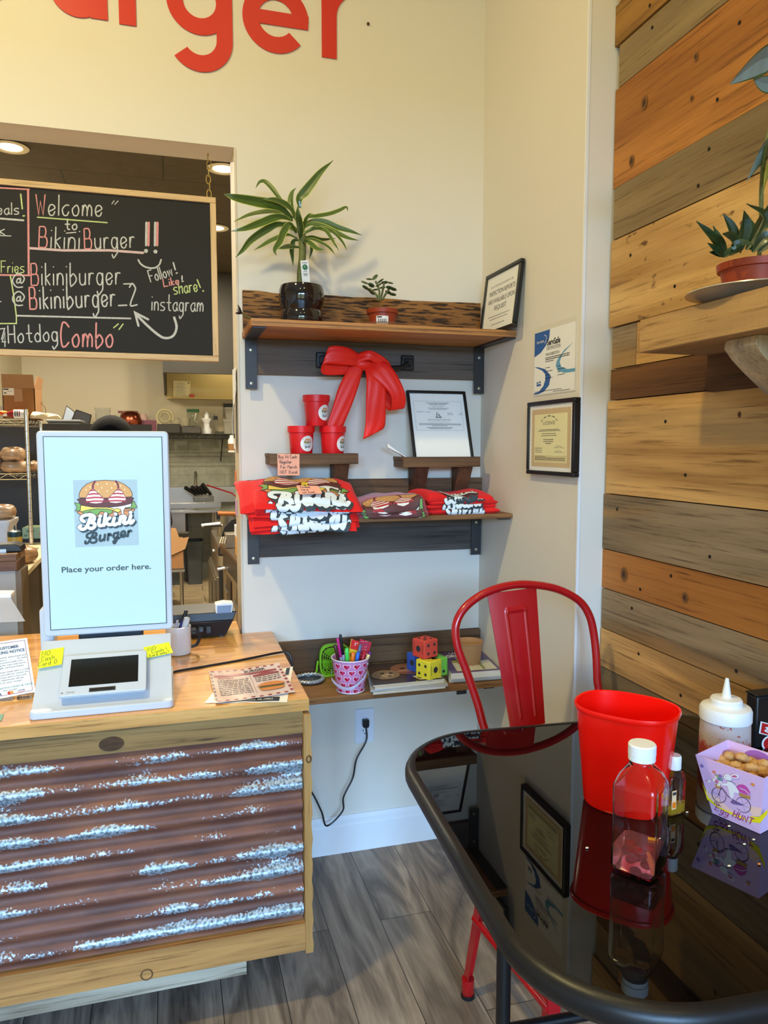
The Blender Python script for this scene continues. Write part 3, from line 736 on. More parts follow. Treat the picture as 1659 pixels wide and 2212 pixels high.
# ------------------------------------------------------------------ ordering kiosk
KY = -0.5
k1 = A(84, 930, 1, KY); k2 = A(373, 1366, 1, KY)
kx0, kx1, kzt, kzb = A(86, 1150, 1, KY).x, A(369, 1150, 1, KY).x, k1.z, A(230, 1368, 1, KY).z
ko = thing('ordering_kiosk', ((kx0+kx1)/2, KY, CTOP), 'white self-service kiosk with upright lit screen standing on the butcher block counter', 'kiosk')
lean = 0.0
SCR = lambda n, c, e: mat(n, c, 0.2, var=0.0, emit=e, spec=.3)
w2 = (kx1-kx0)/2; cxk = (kx0+kx1)/2
def rrect(x0, x1, z0, z1, r, n=6):
    p = []
    for cx_, cz_, a0 in ((x1-r, z1-r, 0), (x0+r, z1-r, 90), (x0+r, z0+r, 180), (x1-r, z0+r, 270)):
        for k in range(n+1):
            t = rad(a0+90*k/n); p.append((cx_+r*cos(t), cz_+r*sin(t)))
    return p
KWH = mat('kiosk_white', (198, 203, 210), 0.3, var=.01, coat=.3)
g = G(); pr = rrect(kx0, kx1, kzb, kzt, .012)
g.prism([(x, KY, z) for x, z in pr], (0, .028, 0), KWH); out(g, 'screen_housing', ko, bevel=.004)
sx0, sx1, sz0, sz1 = kx0+.0185, kx1-.0185, kzb+.014+.006, kzt-.017
g = G(); g.box((sx0-.002, KY-.0012, sz0-.002), (sx1+.002, KY+.001, sz1+.002), BLK); g.box((sx0, KY-.002, sz0), (sx1, KY, sz1), SCR('screen_lit_pale_cyan', (164, 192, 194), 0.58)); 
scr = out(g, 'screen', ko, smooth=False, label='lit pale cyan screen')
pal = palette('screen_', 0.30); pal['bgq'] = SCR('screen_logo_square', (150, 174, 184), 0.5)
a = burger_logo(pal, bg=pal['bgq'])
lc = A(230, 1107, 1, KY-.002); lw = (A(299, 1107, 1, KY).x-A(160, 1107, 1, KY).x)
g = G(); a.put(g, plane_fn((lc.x, KY-.002, lc.z), (1, 0, 0), (0, 0, 1)), step=.00006, size=lw)
tx = A(231, 1228, 1, KY-.002); a = Art(); a.text('Place your order here.', (tx.x, tx.z-.006), .0155, SCR('screen_text_grey', (70, 84, 92), .25), 1, width=A(327, 1228, 1, KY).x-A(134, 1228, 1, KY).x, bold=.018)
a.put(g, lambda u, v, h: Vector((u, KY-.0024-h, v)), step=.0001)
out(g, 'screen_graphics', scr, smooth=False)
# sloping base with raised rear deck
zr = A(232, 1376, 1, KY-.003).z
bx0, bx1, by0 = -0.345, -0.007, -0.722
pr = rrect(bx0, bx1, by0, KY+.10, .014)
def bz(y): return .886+(zr-.886)*max(0.0, min(1.0, (y-(by0+.02))/(KY-.003-(by0+.02))))**1.0
g = G(); lo = [(x, y, CTOP+.0005) for x, y in pr]; 
xm = lambda x, y: cxk+(x-cxk)*(1-.0*(y-by0))
g.hull8(lo, [(x, y, .886) for x, y in pr], KWH)
out(g, 'base_plate', ko, bevel=.003)
g = G()
def deck(u, v):
    y = by0+.006+(KY-.004-by0-.006)*v; x = bx0+.004+(bx1-bx0-.008)*u
    return Vector((x, y, bz(y)+.0005))
NV = 12
rs = []
for j in range(NV+1):
    y = by0+.006+(KY-.004-by0-.006)*j/NV
    rs.append([Vector((bx0+.004, y, bz(y)+.0005)), Vector((bx1-.004, y, bz(y)+.0005)), Vector((bx1-.004, y, .8855)), Vector((bx0+.004, y, .8855))])
g.rings(rs, KWH, smooth=False); out(g, 'sloping_deck', ko, bevel=.003)
g = G(); g.box((cxk-.085, KY+.03, .886), (cxk+.085, KY+.075, kzb+.30), mat('kiosk_stand_dark', (40, 44, 50), .4)); g.box((kx0-.016, KY+.035, .886), (kx0+.02, KY+.10, A(78, 1315, 1, KY+.05).z), KWH); out(g, 'stand_column', ko, bevel=.006)
# card reader on the deck
def deckpt(px, py, lift):
    # intersection of the pixel ray with the sloping plane raised by lift
    n = Vector((0, -(zr-.886), KY-.003-(by0+.02))).normalized(); p0 = Vector((0, by0+.02, .886))+n*lift
    v = (A(px, py, 1, 0)-CAM).normalized(); t = (p0-CAM).dot(n)/v.dot(n); return CAM+v*t, n
cor = [deckpt(x, y, .028) for x, y in ((124, 1506), (316, 1488), (317, 1404), (139, 1416))]
n = cor[0][1]; cp = [c[0] for c in cor]
ctr = sum(cp, Vector())/4; ux = (cp[1]-cp[0]+cp[2]-cp[3]).normalized(); uy = n.cross(ux).normalized()
wr, hr = ((cp[1]-cp[0]).length+(cp[2]-cp[3]).length)/2, ((cp[3]-cp[0]).length+(cp[2]-cp[1]).length)/2
MR = Matrix((ux, uy, n)).transposed().to_4x4(); MR.translation = ctr
cr = thing('card_reader', ctr, 'white payment tablet with black screen lying tilted on the base of the white kiosk', 'card reader', M=MR)
g = G(); g.prism([(x, y, -.010) for x, y in rrect(-wr/2, wr/2, -hr/2, hr/2, .006)], (0, 0, .010), KWH); out(g, 'body', cr, local=True, bevel=.002)
g = G(); g.box((-wr*.33, -hr*.33, -.0285), (wr*.36, hr*.3, -.010), KWH); out(g, 'holder', cr, local=True, bevel=.003)
g = G(); g.box((-wr*.40, -hr*.29, 0), (wr*.40, hr*.38, .0008), mat('dark_glass_screen', (10, 11, 12), .12, var=0)); out(g, 'screen', cr, local=True, smooth=False, label='black switched-off screen')
g = G(); g.box((-wr*.16, -hr*.45, 0), (wr*.14, -hr*.37, .002), BLK); g.box((-wr*.13, -hr*.42, .002), (wr*.11, -hr*.405, .0024), mat('slot_dark', (8, 8, 8), .8)); out(g, 'card_slot', cr, local=True, smooth=False)
g = G(); a = Art(); a.text('clover', (-wr*.37, -hr*.44), .006, GINK, 1, width=.020); a.rect(-wr*.475, -hr*.445, -wr*.452, -hr*.415, GINK); a.put(g, lambda u, v, h: Vector((u, v, h+.0003))); out(g, 'lettering', cr, local=True, smooth=False)
# sticky notes on the kiosk deck
YEL = mat('neon_yellow_paper', (232, 240, 40), .7, var=.02); YEL2 = mat('neon_green_paper', (176, 224, 60), .7)
def sticky(pp, lines, label, curl):
    q = [deckpt(x, y, .0012)[0] for x, y in pp]; n = deckpt(*pp[0], .001)[1]
    o0 = q[3]; ux = (q[2]-q[3]); uy = (q[0]-q[3])
    g = G()
    def fn(u, v): 
        p = o0+ux*u+uy*v
        return (p+n*(.001+curl*(1-v)**2*.012), n)
    g.slab(fn, 6, 6, YEL, .0006)
    a = Art()
    for tx, p0, p1, h in lines: a.hand(tx, p0, p1, h, .016, INK)
    lx, ly = ux.length, uy.length
    a.put(g, lambda u, v, h: fn(u, v)[0]+n*(.0006+h))
    return one(g, 'sticky_note', sum(q, Vector())/4, label, 'sticky note', 'neon sticky notes on the kiosk')
sticky([(88, 1407), (155, 1404), (134, 1440), (82, 1449)], [('NO', (.08, .70), (.46, .70), .24), ('Cash', (.1, .40), (.66, .42), .24), ('Card O', (.02, .10), (.8, .14), .24)], 'neon yellow sticky note reading NO Cash, left of the payment tablet', .6)
sticky([(310, 1399), (373, 1391), (374, 1413), (318, 1425)], [('NO', (.14, .62), (.46, .62), .28), ('Cash !', (.25, .30), (.86, .34), .26), ('Card only !', (.12, .04), (.88, .08), .2)], 'neon yellow sticky note reading NO Cash, right of the payment tablet', .4)

# ------------------------------------------------------------------ pricing notice leaning at the left
nb = A(70, 1496, 2, CTOP+.012); nb0 = A(0, 1509, 2, CTOP+.012)
ny = nb.y
ntr = A(84, 1373, 1, ny+.05); ntl = A(0, 1387, 1, ny+.05)
o0 = nb0; ux = (nb-nb0); uxn = ux.normalized(); upv = (ntr-nb); 
NW = .20; nx = uxn
ns = thing('notice_sign', nb, 'white tilted customer pricing notice card at the left of the kiosk', 'sign')
brc = nb; H_ = (ntl-nb0).length
uy = (ntl-nb0).normalized()
uy = (uy-nx*uy.dot(nx)).normalized(); nn = nx.cross(uy).normalized()
brc = nb+nx*.008
g = G(); c4 = [brc-nx*NW, brc, brc+uy*H_, brc-nx*NW+uy*H_]; g.prism(c4, -nn*.003, PAPER); out(g, 'card', ns, smooth=False)
a = Art(); DB = mat('navy_print', (64, 70, 100), .7); TL = mat('teal_print', (90, 140, 130), .7); MAR = mat('maroon_rule', (150, 80, 80), .7)
a.frame(-NW+.006, .006, -.007, H_-.006, .0011, MAR)
cxx = -.050
def fitc(t, y, h, w, m, b=.0): a.text(t, (cxx, y), h, m, 2, width=w, bold=b)
fy = lambda f: H_*(1-f)
fitc('CUSTOMER', fy(.155), H_*.05, .052, DB, .02); fitc('PRICING NOTICE', fy(.235), H_*.05, .078, DB, .02)
yy = .315
for tx_, w in (('All prices listed, advertised and', .094), ('quoted have a ______% cash', .094), ('discount incentive built into', .084), ('the pricing for cash and store-', .092), ('branded gift card purchases.', .086), ('', 0), ('Any purchase made with a credit', .097), ('or debit card will not receive the', .094), ('cash discount and a non-cash', .088), ('discount adjustment will be', .080), ('displayed on your receipt.', .076)):
    if tx_: a.text(tx_, (-.104, fy(yy)), H_*.027, INK, 2, width=w, align='LEFT')
    yy += .046 if tx_ else .03
a.text('PAY WITH CASH & SAVE', (-.104, fy(.855)), H_*.036, TL, 2, width=.1, align='LEFT'); a.text('We accept', (-.06, fy(.895)), H_*.024, INK, 2, width=.034)
a.text('VISA', (-.104, fy(.955)), H_*.042, mat('navy_card_logo', (40, 48, 110), .6), 2, width=.022, align='LEFT', bold=.02, shear=.2)
a.ell((-.063, fy(.935)), .0042, .0042, mat('card_logo_red', (204, 60, 50), .6), 2); a.ell((-.057, fy(.935)), .0042, .0042, mat('card_logo_orange', (230, 150, 70), .6), 3)
a.micro(-.042, -.025, fy(.925), .0015, INK, 2); a.stroke([(-.042, fy(.95)), (-.03, fy(.948)), (-.025, fy(.935))], .0012, mat('card_logo_red', (204, 60, 50), .6), 2)
g = G(); a.put(g, lambda u, v, h: brc+nx*u+uy*v+nn*(h+.0004)); out(g, 'print', ns, smooth=False)
g = G(); q = brc-nx*NW
g.box((nb.x-.19, ny-.02, CTOP+.0005), (nb.x-.045, ny+.05, CTOP+.013), CLEAR); g.box((nb.x-.035, ny-.02, CTOP+.0005), (nb.x, ny+.05, CTOP+.013), CLEAR); out(g, 'acrylic_foot', ns, bevel=.003)
# clear acrylic guard farther left
gy = -.18
p = [A(-160, 1283, 1, gy), A(24, 1283, 1, gy), A(24, 1292, 1, gy), A(-160, 1294, 1, gy)]
ag = thing('acrylic_holder', A(20, 1345, 1, gy), 'frosted acrylic holder with white top edge above the pricing notice', 'holder')
g = G(); g.prism(p, (0, .06, 0), WP); out(g, 'rim', ag, bevel=.002)
FROST = mat('frosted_acrylic', (236, 234, 236), .25, trans=.65, ior=1.2, var=.0)
g = G(); lo = [A(-170, 1352, 1, gy-.06), A(54, 1342, 1, gy-.06)]; hi = [A(-160, 1294, 1, gy), A(23, 1292, 1, gy)]
g.hull8([lo[0], lo[1], lo[1]+Vector((0, .003, 0)), lo[0]+Vector((0, .003, 0))], [hi[0], hi[1], hi[1]+Vector((0, .003, 0)), hi[0]+Vector((0, .003, 0))], FROST)
out(g, 'front_panel', ag, smooth=False)
g = G(); pz = A(0, 1340, 1, gy+.02); g.tube([(pz.x-.1, gy+.03, CTOP+.0005), (pz.x-.1, gy+.03, A(0, 1290, 1, gy).z)], .008, CLEAR, 10); g.box((pz.x-.16, gy-.02, CTOP+.0005), (pz.x-.04, gy+.08, CTOP+.006), CLEAR); out(g, 'foot', ag)
# scrap of green paper at the counter edge
g = G(); q = [A(-40, 1562, 2, CTOP+.001), A(3, 1557, 2, CTOP+.001), A(9, 1543, 2, CTOP+.001), A(-40, 1548, 2, CTOP+.001)]; g.prism(q, (0, 0, .0006), mat('green_paper', (120, 170, 150), .7)); one(g, 'paper_slip', q[0], 'pale green paper slip at the front left of the counter', 'paper', smooth=False)

# ------------------------------------------------------------------ mug with pens, card terminal, menus, cable
mp_ = A(386, 1412, 2, CTOP); R_ = .040
mz = A(386, 1352, 1, mp_.y).z-CTOP
mg = thing('coffee_mug', (mp_.x, mp_.y, CTOP), 'white mug with black handle holding pens behind the kiosk', 'mug')
g = G(); MUGW = mat('mug_glaze', (224, 222, 222), .2, coat=.4, var=.01)
g.lathe([(R_*.85, .0005), (R_*.97, .004), (R_, .012), (R_, mz), (R_-.004, mz+.001), (R_-.004, .006), (.001, .005)], (mp_.x, mp_.y, CTOP), MUGW, 32); out(g, 'cup', mg)
g = G(); hx = mp_.x+R_*.95; g.tube(spline([(hx-.004, mp_.y, CTOP+mz*.78), (hx+.018, mp_.y, CTOP+mz*.8), (hx+.028, mp_.y, CTOP+mz*.55), (hx+.018, mp_.y, CTOP+mz*.28), (hx-.004, mp_.y, CTOP+mz*.22)], 5), .0052, BLK, 10); out(g, 'handle', mg, label='black handle')
def pen(name, p0, p1, r, m, capm, label, cat, group, capfrac=.4):
    p0, p1 = Vector(p0), Vector(p1); o = thing(name, p0, label, cat, group)
    g = G(); q = p0.lerp(p1, 1-capfrac); g.tube([p0, p0.lerp(p1, .04), q], [r*.5, r, r], m, 10); out(g, 'barrel', o)
    g = G(); g.tube([q, q.lerp(p1, .02), p1.lerp(q, .06), p1], [r, r*1.12, r*1.08, r*.6], capm, 10); out(g, 'cap', o)
    return o
zz = CTOP+.008
pen('pen', (mp_.x-.022, mp_.y, zz), A(403, 1318, 1, mp_.y+.02), .0055, mat('navy_pen', (30, 34, 110), .3), BLK, 'navy pen with black clip leaning in the white mug', 'pen', None, .25)
pen('marker', (mp_.x+.0, mp_.y, zz), A(405, 1333, 1, mp_.y), .009, mat('frosted_marker', (206, 206, 206), .3), mat('frosted_cap', (220, 220, 220), .25), 'thick translucent marker leaning in the white mug', 'marker', None, .45)
pen('pen', (mp_.x-.03, mp_.y+.012, zz), A(384, 1340, 1, mp_.y+.0), .004, mat('silver_pen', (190, 190, 200), .3), mat('silver_pen', (190, 190, 200), .3), 'thin silver pen leaning in the white mug at the screen side', 'pen', None, .3)
ty = -.03
t0 = A(378, 1385, 2, CTOP); t1 = A(500, 1372, 2, CTOP)
tm = thing('card_terminal', (t1.x-.09, ty, CTOP), 'black receipt terminal behind the white mug at the end of the counter', 'card terminal')
ztp = A(430, 1322, 1, ty).z
x0, x1 = A(372, 1350, 1, ty).x, A(487, 1370, 1, ty).x; xr = A(510, 1325, 1, ty).x
TB = mat('terminal_black', (30, 32, 38), .4)
g = G(); g.hull8([(x0, ty-.01, CTOP+.006), (x1, ty-.01, CTOP+.006), (x1, ty+.12, CTOP+.006), (x0, ty+.12, CTOP+.006)], [(x0, ty-.025, ztp-.03), (xr-.012, ty-.025, ztp-.03), (xr-.012, ty+.14, ztp-.03), (x0, ty+.14, ztp-.03)], TB)
g.hull8([(x0, ty-.025, ztp-.03), (xr-.012, ty-.025, ztp-.03), (xr-.012, ty+.14, ztp-.03), (x0, ty+.14, ztp-.03)], [(x0, ty-.02, ztp), (xr, ty-.02, ztp), (xr, ty+.14, ztp), (x0, ty+.14, ztp)], TB)
for k in range(5): g.box((x0+.025*k+.01, ty-.030, CTOP+.02+.006*(k%2)), (x0+.025*k+.03, ty-.008, ztp-.045), TB)
out(g, 'body', tm, bevel=.003)
g = G(); c0 = A(463, 1322, 1, ty-.02); c1 = A(505, 1300, 1, ty-.02)
zq = c1.z
g.prism([(c0.x+.004, ty-.024, ztp-.004), (A(500, 1322, 1, ty).x, ty-.024, ztp-.004), (A(503, 1305, 1, ty).x, ty-.024, zq-.004), (A(482, 1302, 1, ty).x, ty-.024, zq), (A(464, 1307, 1, ty).x, ty-.024, zq-.005)], (0, .05, 0), WP); out(g, 'roll_cover', tm, bevel=.003, label='grey paper roll cover')
g = G(); g.prism([(c0.x+.009, ty-.0265, ztp-.003), (A(497, 1322, 1, ty).x, ty-.0265, ztp-.003), (A(499, 1308, 1, ty).x, ty-.0265, zq-.010), (A(468, 1309, 1, ty).x, ty-.0265, zq-.010)], (0, .004, 0), mat('blue_grey_window', (110, 130, 160), .15)); out(g, 'window', tm, smooth=False)
g = G()
for sx_ in (x0+.01, x1-.02):
    for sy_ in (ty+.0, ty+.10): g.box((sx_, sy_, CTOP+.0004), (sx_+.012, sy_+.012, CTOP+.0065), BLK)
out(g, 'foot', tm, smooth=False)
# menus
PINKM = mat('pale_pink_menu', (228, 200, 190), .18, var=.05, spec=.6, coat=.4)
def menu(pp, zoff, m, fnart, label, wob):
    q = [A(x, y, 2, CTOP+zoff) for x, y in pp]     # bl, br, tr, tl
    g = G()
    def fn(u, v):
        p = (q[0]*(1-u)+q[1]*u)*(1-v)+(q[3]*(1-u)+q[2]*u)*v
        return (p+Vector((0, 0, wob*(abs(u-.45)*2)**2*(.4+.6*v)+.0006*sin(u*17+v*9))), Vector((0, 0, 1)))
    g.slab(fn, 24, 14, m, .0005); a = Art(); fnart(a); a.put(g, lambda u, v, h: fn(u, v)[0]+Vector((0, 0, .0004+h)), maxlen=.08)
    return one(g, 'menu', sum(q, Vector())/4, label, 'menu', 'paper menus on the counter end')
MRED = mat('menu_red', (150, 50, 56), .4); MDK = mat('menu_dark', (60, 44, 40), .4)
def low(a):
    a.rect(.16, .02, .90, .13, mat('menu_black_band', (40, 42, 46), .4)); a.text('Ardmore, PA 19003', (.62, .05), .045, PAPER, 2, width=.4); a.rect(.9, .75, .955, .98, mat('menu_black_band', (40, 42, 46), .4))
menu([(442, 1519), (620, 1516), (633, 1440), (488, 1462)], .001, PAPER, low, 'white menu sheet with black band lying under the pink menu', .0)
def topm(a):
    for k in range(18):
        if k % 2 == 0:
            a.rect(.02+k*.053, .95, .02+(k+.9)*.053, .985, MRED); a.rect(.02+k*.053, .02, .02+(k+.9)*.053, .05, MRED)
    for k in range(16):
        if k % 2 == 0: a.rect(.955, .06+k*.055, .992, .06+(k+.95)*.055, MRED); a.rect(.006, .06+k*.055, .03, .06+(k+.95)*.055, MDK)
    a.text('BURGER', (.62, .84), .075, MDK, 2, width=.3, bold=.03); a.rect(.05, .76, .92, .82, MRED, 1); a.rect(.53, .15, .533, .76, MDK, 1)
    a.text('Burgers', (.2, .69), .05, MRED, 2, width=.2, bold=.02); a.fill([(.57, .66), (.75, .71), (.93, .66), (.93, .71), (.75, .755), (.57, .71)], MRED, 2)
    micro_lines(a, .08, .5, [.62-.055*i for i in range(9)], .018, MDK, 2, seed=3); micro_lines(a, .58, .92, [.6-.06*i for i in range(3)], .018, MDK, 2, seed=5)
    bx, by = .75, .24; a.ell((bx, by-.02), .165, .07, artmat('menu_bun', (206, 130, 60)), 3); a.rect(bx-.165, by-.0, bx+.165, by+.03, artmat('menu_lettuce', (110, 120, 60)), 4); a.rect(bx-.16, by+.02, bx+.16, by+.045, artmat('menu_patty', (90, 54, 36)), 5)
    a.fill([(bx-.17, by+.05), (bx-.15, by+.10), (bx-.07, by+.15), (bx+.06, by+.16), (bx+.15, by+.11), (bx+.17, by+.05)], artmat('menu_bun', (206, 130, 60)), 6, 3)
menu([(466, 1520), (638, 1496), (602, 1436), (451, 1453)], .004, PINKM, topm, 'pale pink printed menu with a burger picture on the counter end', .006)
# black cable across the counter
def cable(name, pts, r, label): g = G(); g.tube(spline(pts, 6), r, BLK, 8); return one(g, name, pts[0], label, 'cable')
cable('cable', [Vector((-.02, -.47, CTOP+.004)), A(376, 1451, 2, CTOP+.004), A(450, 1438, 2, CTOP+.004), A(530, 1424, 2, CTOP+.004), A(600, 1410, 2, CTOP+.006), Vector((.345, -.31, CTOP+.004)), Vector((.358, -.32, CTOP-.03)), Vector((.36, -.33, .72)), Vector((.352, -.34, .5))], .0036, 'black cable crossing the countertop from the kiosk and dropping over its end')
# ------------------------------------------------------------------ wall shelves in the niche
BARN = wood('cracked_barn_board', (164, 116, 62), (124, 82, 38), 0, 21.0, 1.0, .7, contrast=.7, crack=(110, .12, .43, (52, 34, 18)))
GREYB = wood('grey_backing_board', (122, 112, 102), (84, 74, 66), 0, 23.0, 1.0, .75, contrast=.6, blotch=(104, 84, 66))
DARKB = wood('dark_backing_board', (96, 88, 82), (58, 52, 48), 0, 25.0, 1.1, .75, contrast=.6, blotch=(112, 102, 92))
BRNB = wood('brown_backing_board', (122, 92, 62), (84, 60, 40), 0, 27.0, 1.0, .7, contrast=.6)
SHB = wood('shelf_board_wood', (192, 134, 74), (152, 96, 46), 0, 29.0, 1.1, .5, contrast=.7)
SHB2 = wood('shelf_board_brown', (160, 116, 70), (120, 80, 44), 0, 31.0, 1.1, .55, contrast=.7, crack=(50, .12, .27, (80, 50, 26)))
MINI = wood('stained_small_shelf', (116, 84, 52), (84, 58, 34), 0, 33.0, 1.4, .6, contrast=.7)
MINIV = wood('stained_corbel', (104, 74, 48), (74, 50, 32), 2, 35.0, 1.4, .6, contrast=.7)
XE = XR-.001
def board(g, x0, x1, z0, z1, y0, m, jag=.0, seed=1):
    r = random.Random(seed); n = 16; y1 = -.0005
    rs = []
    for k in range(n+1):
        x = x0+(x1-x0)*k/n; a = r.uniform(-jag, jag)
        rs.append([Vector((x, y0, z0)), Vector((x, y0, z1+a)), Vector((x, y1, z1+a)), Vector((x, y1, z0))])
    g.rings(rs, m, smooth=False)
def bracket(g, x, ztop, zbot, depth, y0, w=.020):
    g.box((x-w, y0-.005, zbot), (x+w, y0, ztop), DIRON); g.box((x-w, y0-depth, ztop-.005), (x+w, y0, ztop), DIRON)
def screws(g, x, zs, y0):
    for z in zs: g.lathe([(.0055, 0), (.0055, .0015), (.0015, .0024)], (x, y0-.005, z), SCREW, 10, RX(pi/2).to_3x3())
def shelf(label, zt, th, depth, boards, lz, xs, m, x0, bm):
    o = thing('wall_shelf', (.7, -.15, zt), label, 'shelf')
    g = G(); g.box((x0, -depth, zt-th), (XE, -.002, zt), m)
    if bm == 'plank': g.box((x0, -depth-.003, zt-th*.46), (XE, -depth, zt), m)
    out(g, 'shelf_board', o, bevel=.002)
    for a in boards:
        g = G(); board(g, *a[1:]); out(g, a[0], o, smooth=False)
    for x in xs:
        g = G(); bracket(g, x, zt-th, lz, depth-.03, -.0225); b = out(g, 'bracket', o, smooth=False)
        g = G(); screws(g, x, (lz+.02, zt-th-.04), -.0225); out(g, 'screw', b)
    return o
S1 = shelf('top wooden wall shelf under the tall green plant, with black iron brackets', 1.920, .022, .297, [('back_board', .250, 1.123, 1.922, 2.056, -.022, BARN, .003, 2), ('rail_board', .285, 1.112, 1.777, 1.897, -.022, GREYB, .0, 3)], 1.725, (.274, 1.118), SHB, .247, 'plank')
S2 = shelf('middle wooden wall shelf carrying three stacks of folded shirts', 1.297, .016, .29, [('back_board', .255, XE, 1.298, 1.411, -.022, BRNB, .0, 4), ('rail_board', .285, 1.106, 1.139, 1.280, -.022, DARKB, .0, 5)], 1.117, (.272, 1.113), SHB2, .251, '')
S3 = shelf('lowest wooden wall shelf behind the counter with bucket, magazines and dice', .706, .022, .29, [('back_board', .345, XE, .707, .826, -.022, BRNB, .0, 6)], .575, (1.06,), SHB2, .344, '')

# two small bracketed shelves
def mini(label, x0, x1, zt, corb, group):
    o = thing('small_wall_shelf', ((x0+x1)/2, -.07, zt), label, 'shelf', group)
    g = G(); z0 = zt-.037; dp = -.13
    g.box((x0+.002, dp+.012, z0), (x1-.002, -.0005, zt-.012), MINI)
    g.box((x0, dp, z0), (x1, dp+.012, zt), MINI); g.box((x0, dp+.012, zt-.012), (x0+.012, -.0005, zt), MINI); g.box((x1-.012, dp+.012, zt-.012), (x1, -.0005, zt), MINI)
    out(g, 'tray', o, bevel=.0015)
    for x in corb:
        g = G(); g.prism([(x-.027, dp+.03, z0), (x-.027, -.02, z0), (x-.027, -.0225, z0-.10), (x-.027, -.045, z0-.10)], (.054, 0, 0), MINIV)
        g.box((x-.024, -.045, z0-.135), (x+.024, -.0225, z0-.10), MINI)
        out(g, 'corbel', o, bevel=.002)
    return o
mini('small dark wooden shelf holding three red cups, pink note on its front', .319, .626, 1.505, (.575,), 'small bracketed shelves')
mini('small dark wooden shelf holding the black framed document in the niche', .79, 1.083, 1.492, (.87, 1.04), 'small bracketed shelves')

# iron rail with red ribbon
rl = thing('towel_rail', (.70, -.03, 1.84), 'black iron towel rail screwed on the grey board, ribbon hanging from it', 'rail')
xa, xb, zr_ = A(697, 775, 1, -.03).x, A(880, 784, 1, -.03).x, A(880, 784, 1, -.03).z
for x in (xa, xb):
    g = G(); g.box((x-.024, -.036, zr_-.027), (x+.024, -.0225, zr_+.027), BLKM); g.box((x-.014, -.05, zr_-.014), (x+.014, -.036, zr_+.014), BLKM); out(g, 'mount', rl, bevel=.004)
g = G(); g.tube(spline([(xa, -.05, zr_), (xa+.03, -.055, zr_-.018), (xa+.09, -.06, zr_-.022), (xb-.09, -.06, zr_-.022), (xb-.03, -.055, zr_-.018), (xb, -.05, zr_)], 6), .0075, BLKM, 10); out(g, 'bar', rl)
RIB = mat('red_satin_ribbon', (244, 36, 22), .42, var=.05, bump=.06, bscale=260)
rb = thing('ribbon_bow', (.70, -.07, 1.84), 'red satin ribbon tied in a bow on the black towel rail', 'ribbon')
def R_(px, py, y): return A(px, py, 1, y)
def band(name, mids, halfs):
    g = G(); P = spline(mids, 6); Hh = spline(halfs, 6)
    def fn(u, v):
        f = u*(len(P)-1); i = min(int(f), len(P)-2); t = f-i
        p = P[i].lerp(P[i+1], t); h = Hh[i].lerp(Hh[i+1], t)
        s = v*2-1
        return p+h*s+Vector((0, -.0022*(1-s*s)+.0012*sin(s*7+u*9), .0))
    g.grid(fn, 30, 8, RIB); out(g, name, rb, solid=.0012)
V = Vector
# knot
g = G(); kc = R_(785, 787, -.085); g.sph(kc, (.036, .022, .022), RIB, 16, 10); 
kx = [kc+V((-.045+.09*t/8, -.02*sin(pi*t/8), .012*sin(pi*t/8))) for t in range(9)]
out(g, 'knot', rb)
band('loop', [R_(786, 782, -.085), R_(750, 770, -.115), R_(706, 768, -.12), R_(705, 790, -.10), R_(750, 797, -.085), R_(786, 790, -.085)], [V((0, 0, .016)), V((.004, 0, .030)), V((.010, 0, .030)), V((.010, 0, .030)), V((.0, 0, .018)), V((0, 0, .016))])
band('loop', [R_(790, 784, -.085), R_(822, 800, -.115), R_(858, 848, -.125), R_(856, 885, -.10), R_(828, 850, -.075), R_(796, 790, -.08)], [V((.004, 0, .016)), V((.030, 0, .022)), V((.026, 0, .006)), V((.026, 0, .004)), V((.026, 0, .006)), V((.006, 0, .016))])
band('tail', [R_(772, 785, -.09), R_(755, 830, -.10), R_(740, 875, -.10), R_(722, 925, -.095), R_(712, 955, -.085)], [V((.028, 0, .010)), V((.036, 0, .006)), V((.034, 0, .004)), V((.030, .0, .004)), V((.030, 0, .008))])
band('tail', [R_(800, 782, -.09), R_(812, 820, -.115), R_(812, 870, -.115), R_(811, 915, -.105), R_(806, 938, -.10)], [V((.022, 0, .010)), V((.034, 0, .0)), V((.036, 0, 0)), V((.036, 0, .0)), V((.036, 0, .018))])
band('fold', [R_(770, 775, -.095), R_(800, 768, -.115), R_(830, 788, -.10), R_(838, 815, -.085)], [V((.01, 0, .022)), V((.006, 0, .016)), V((.018, 0, .010)), V((.016, 0, .006))])

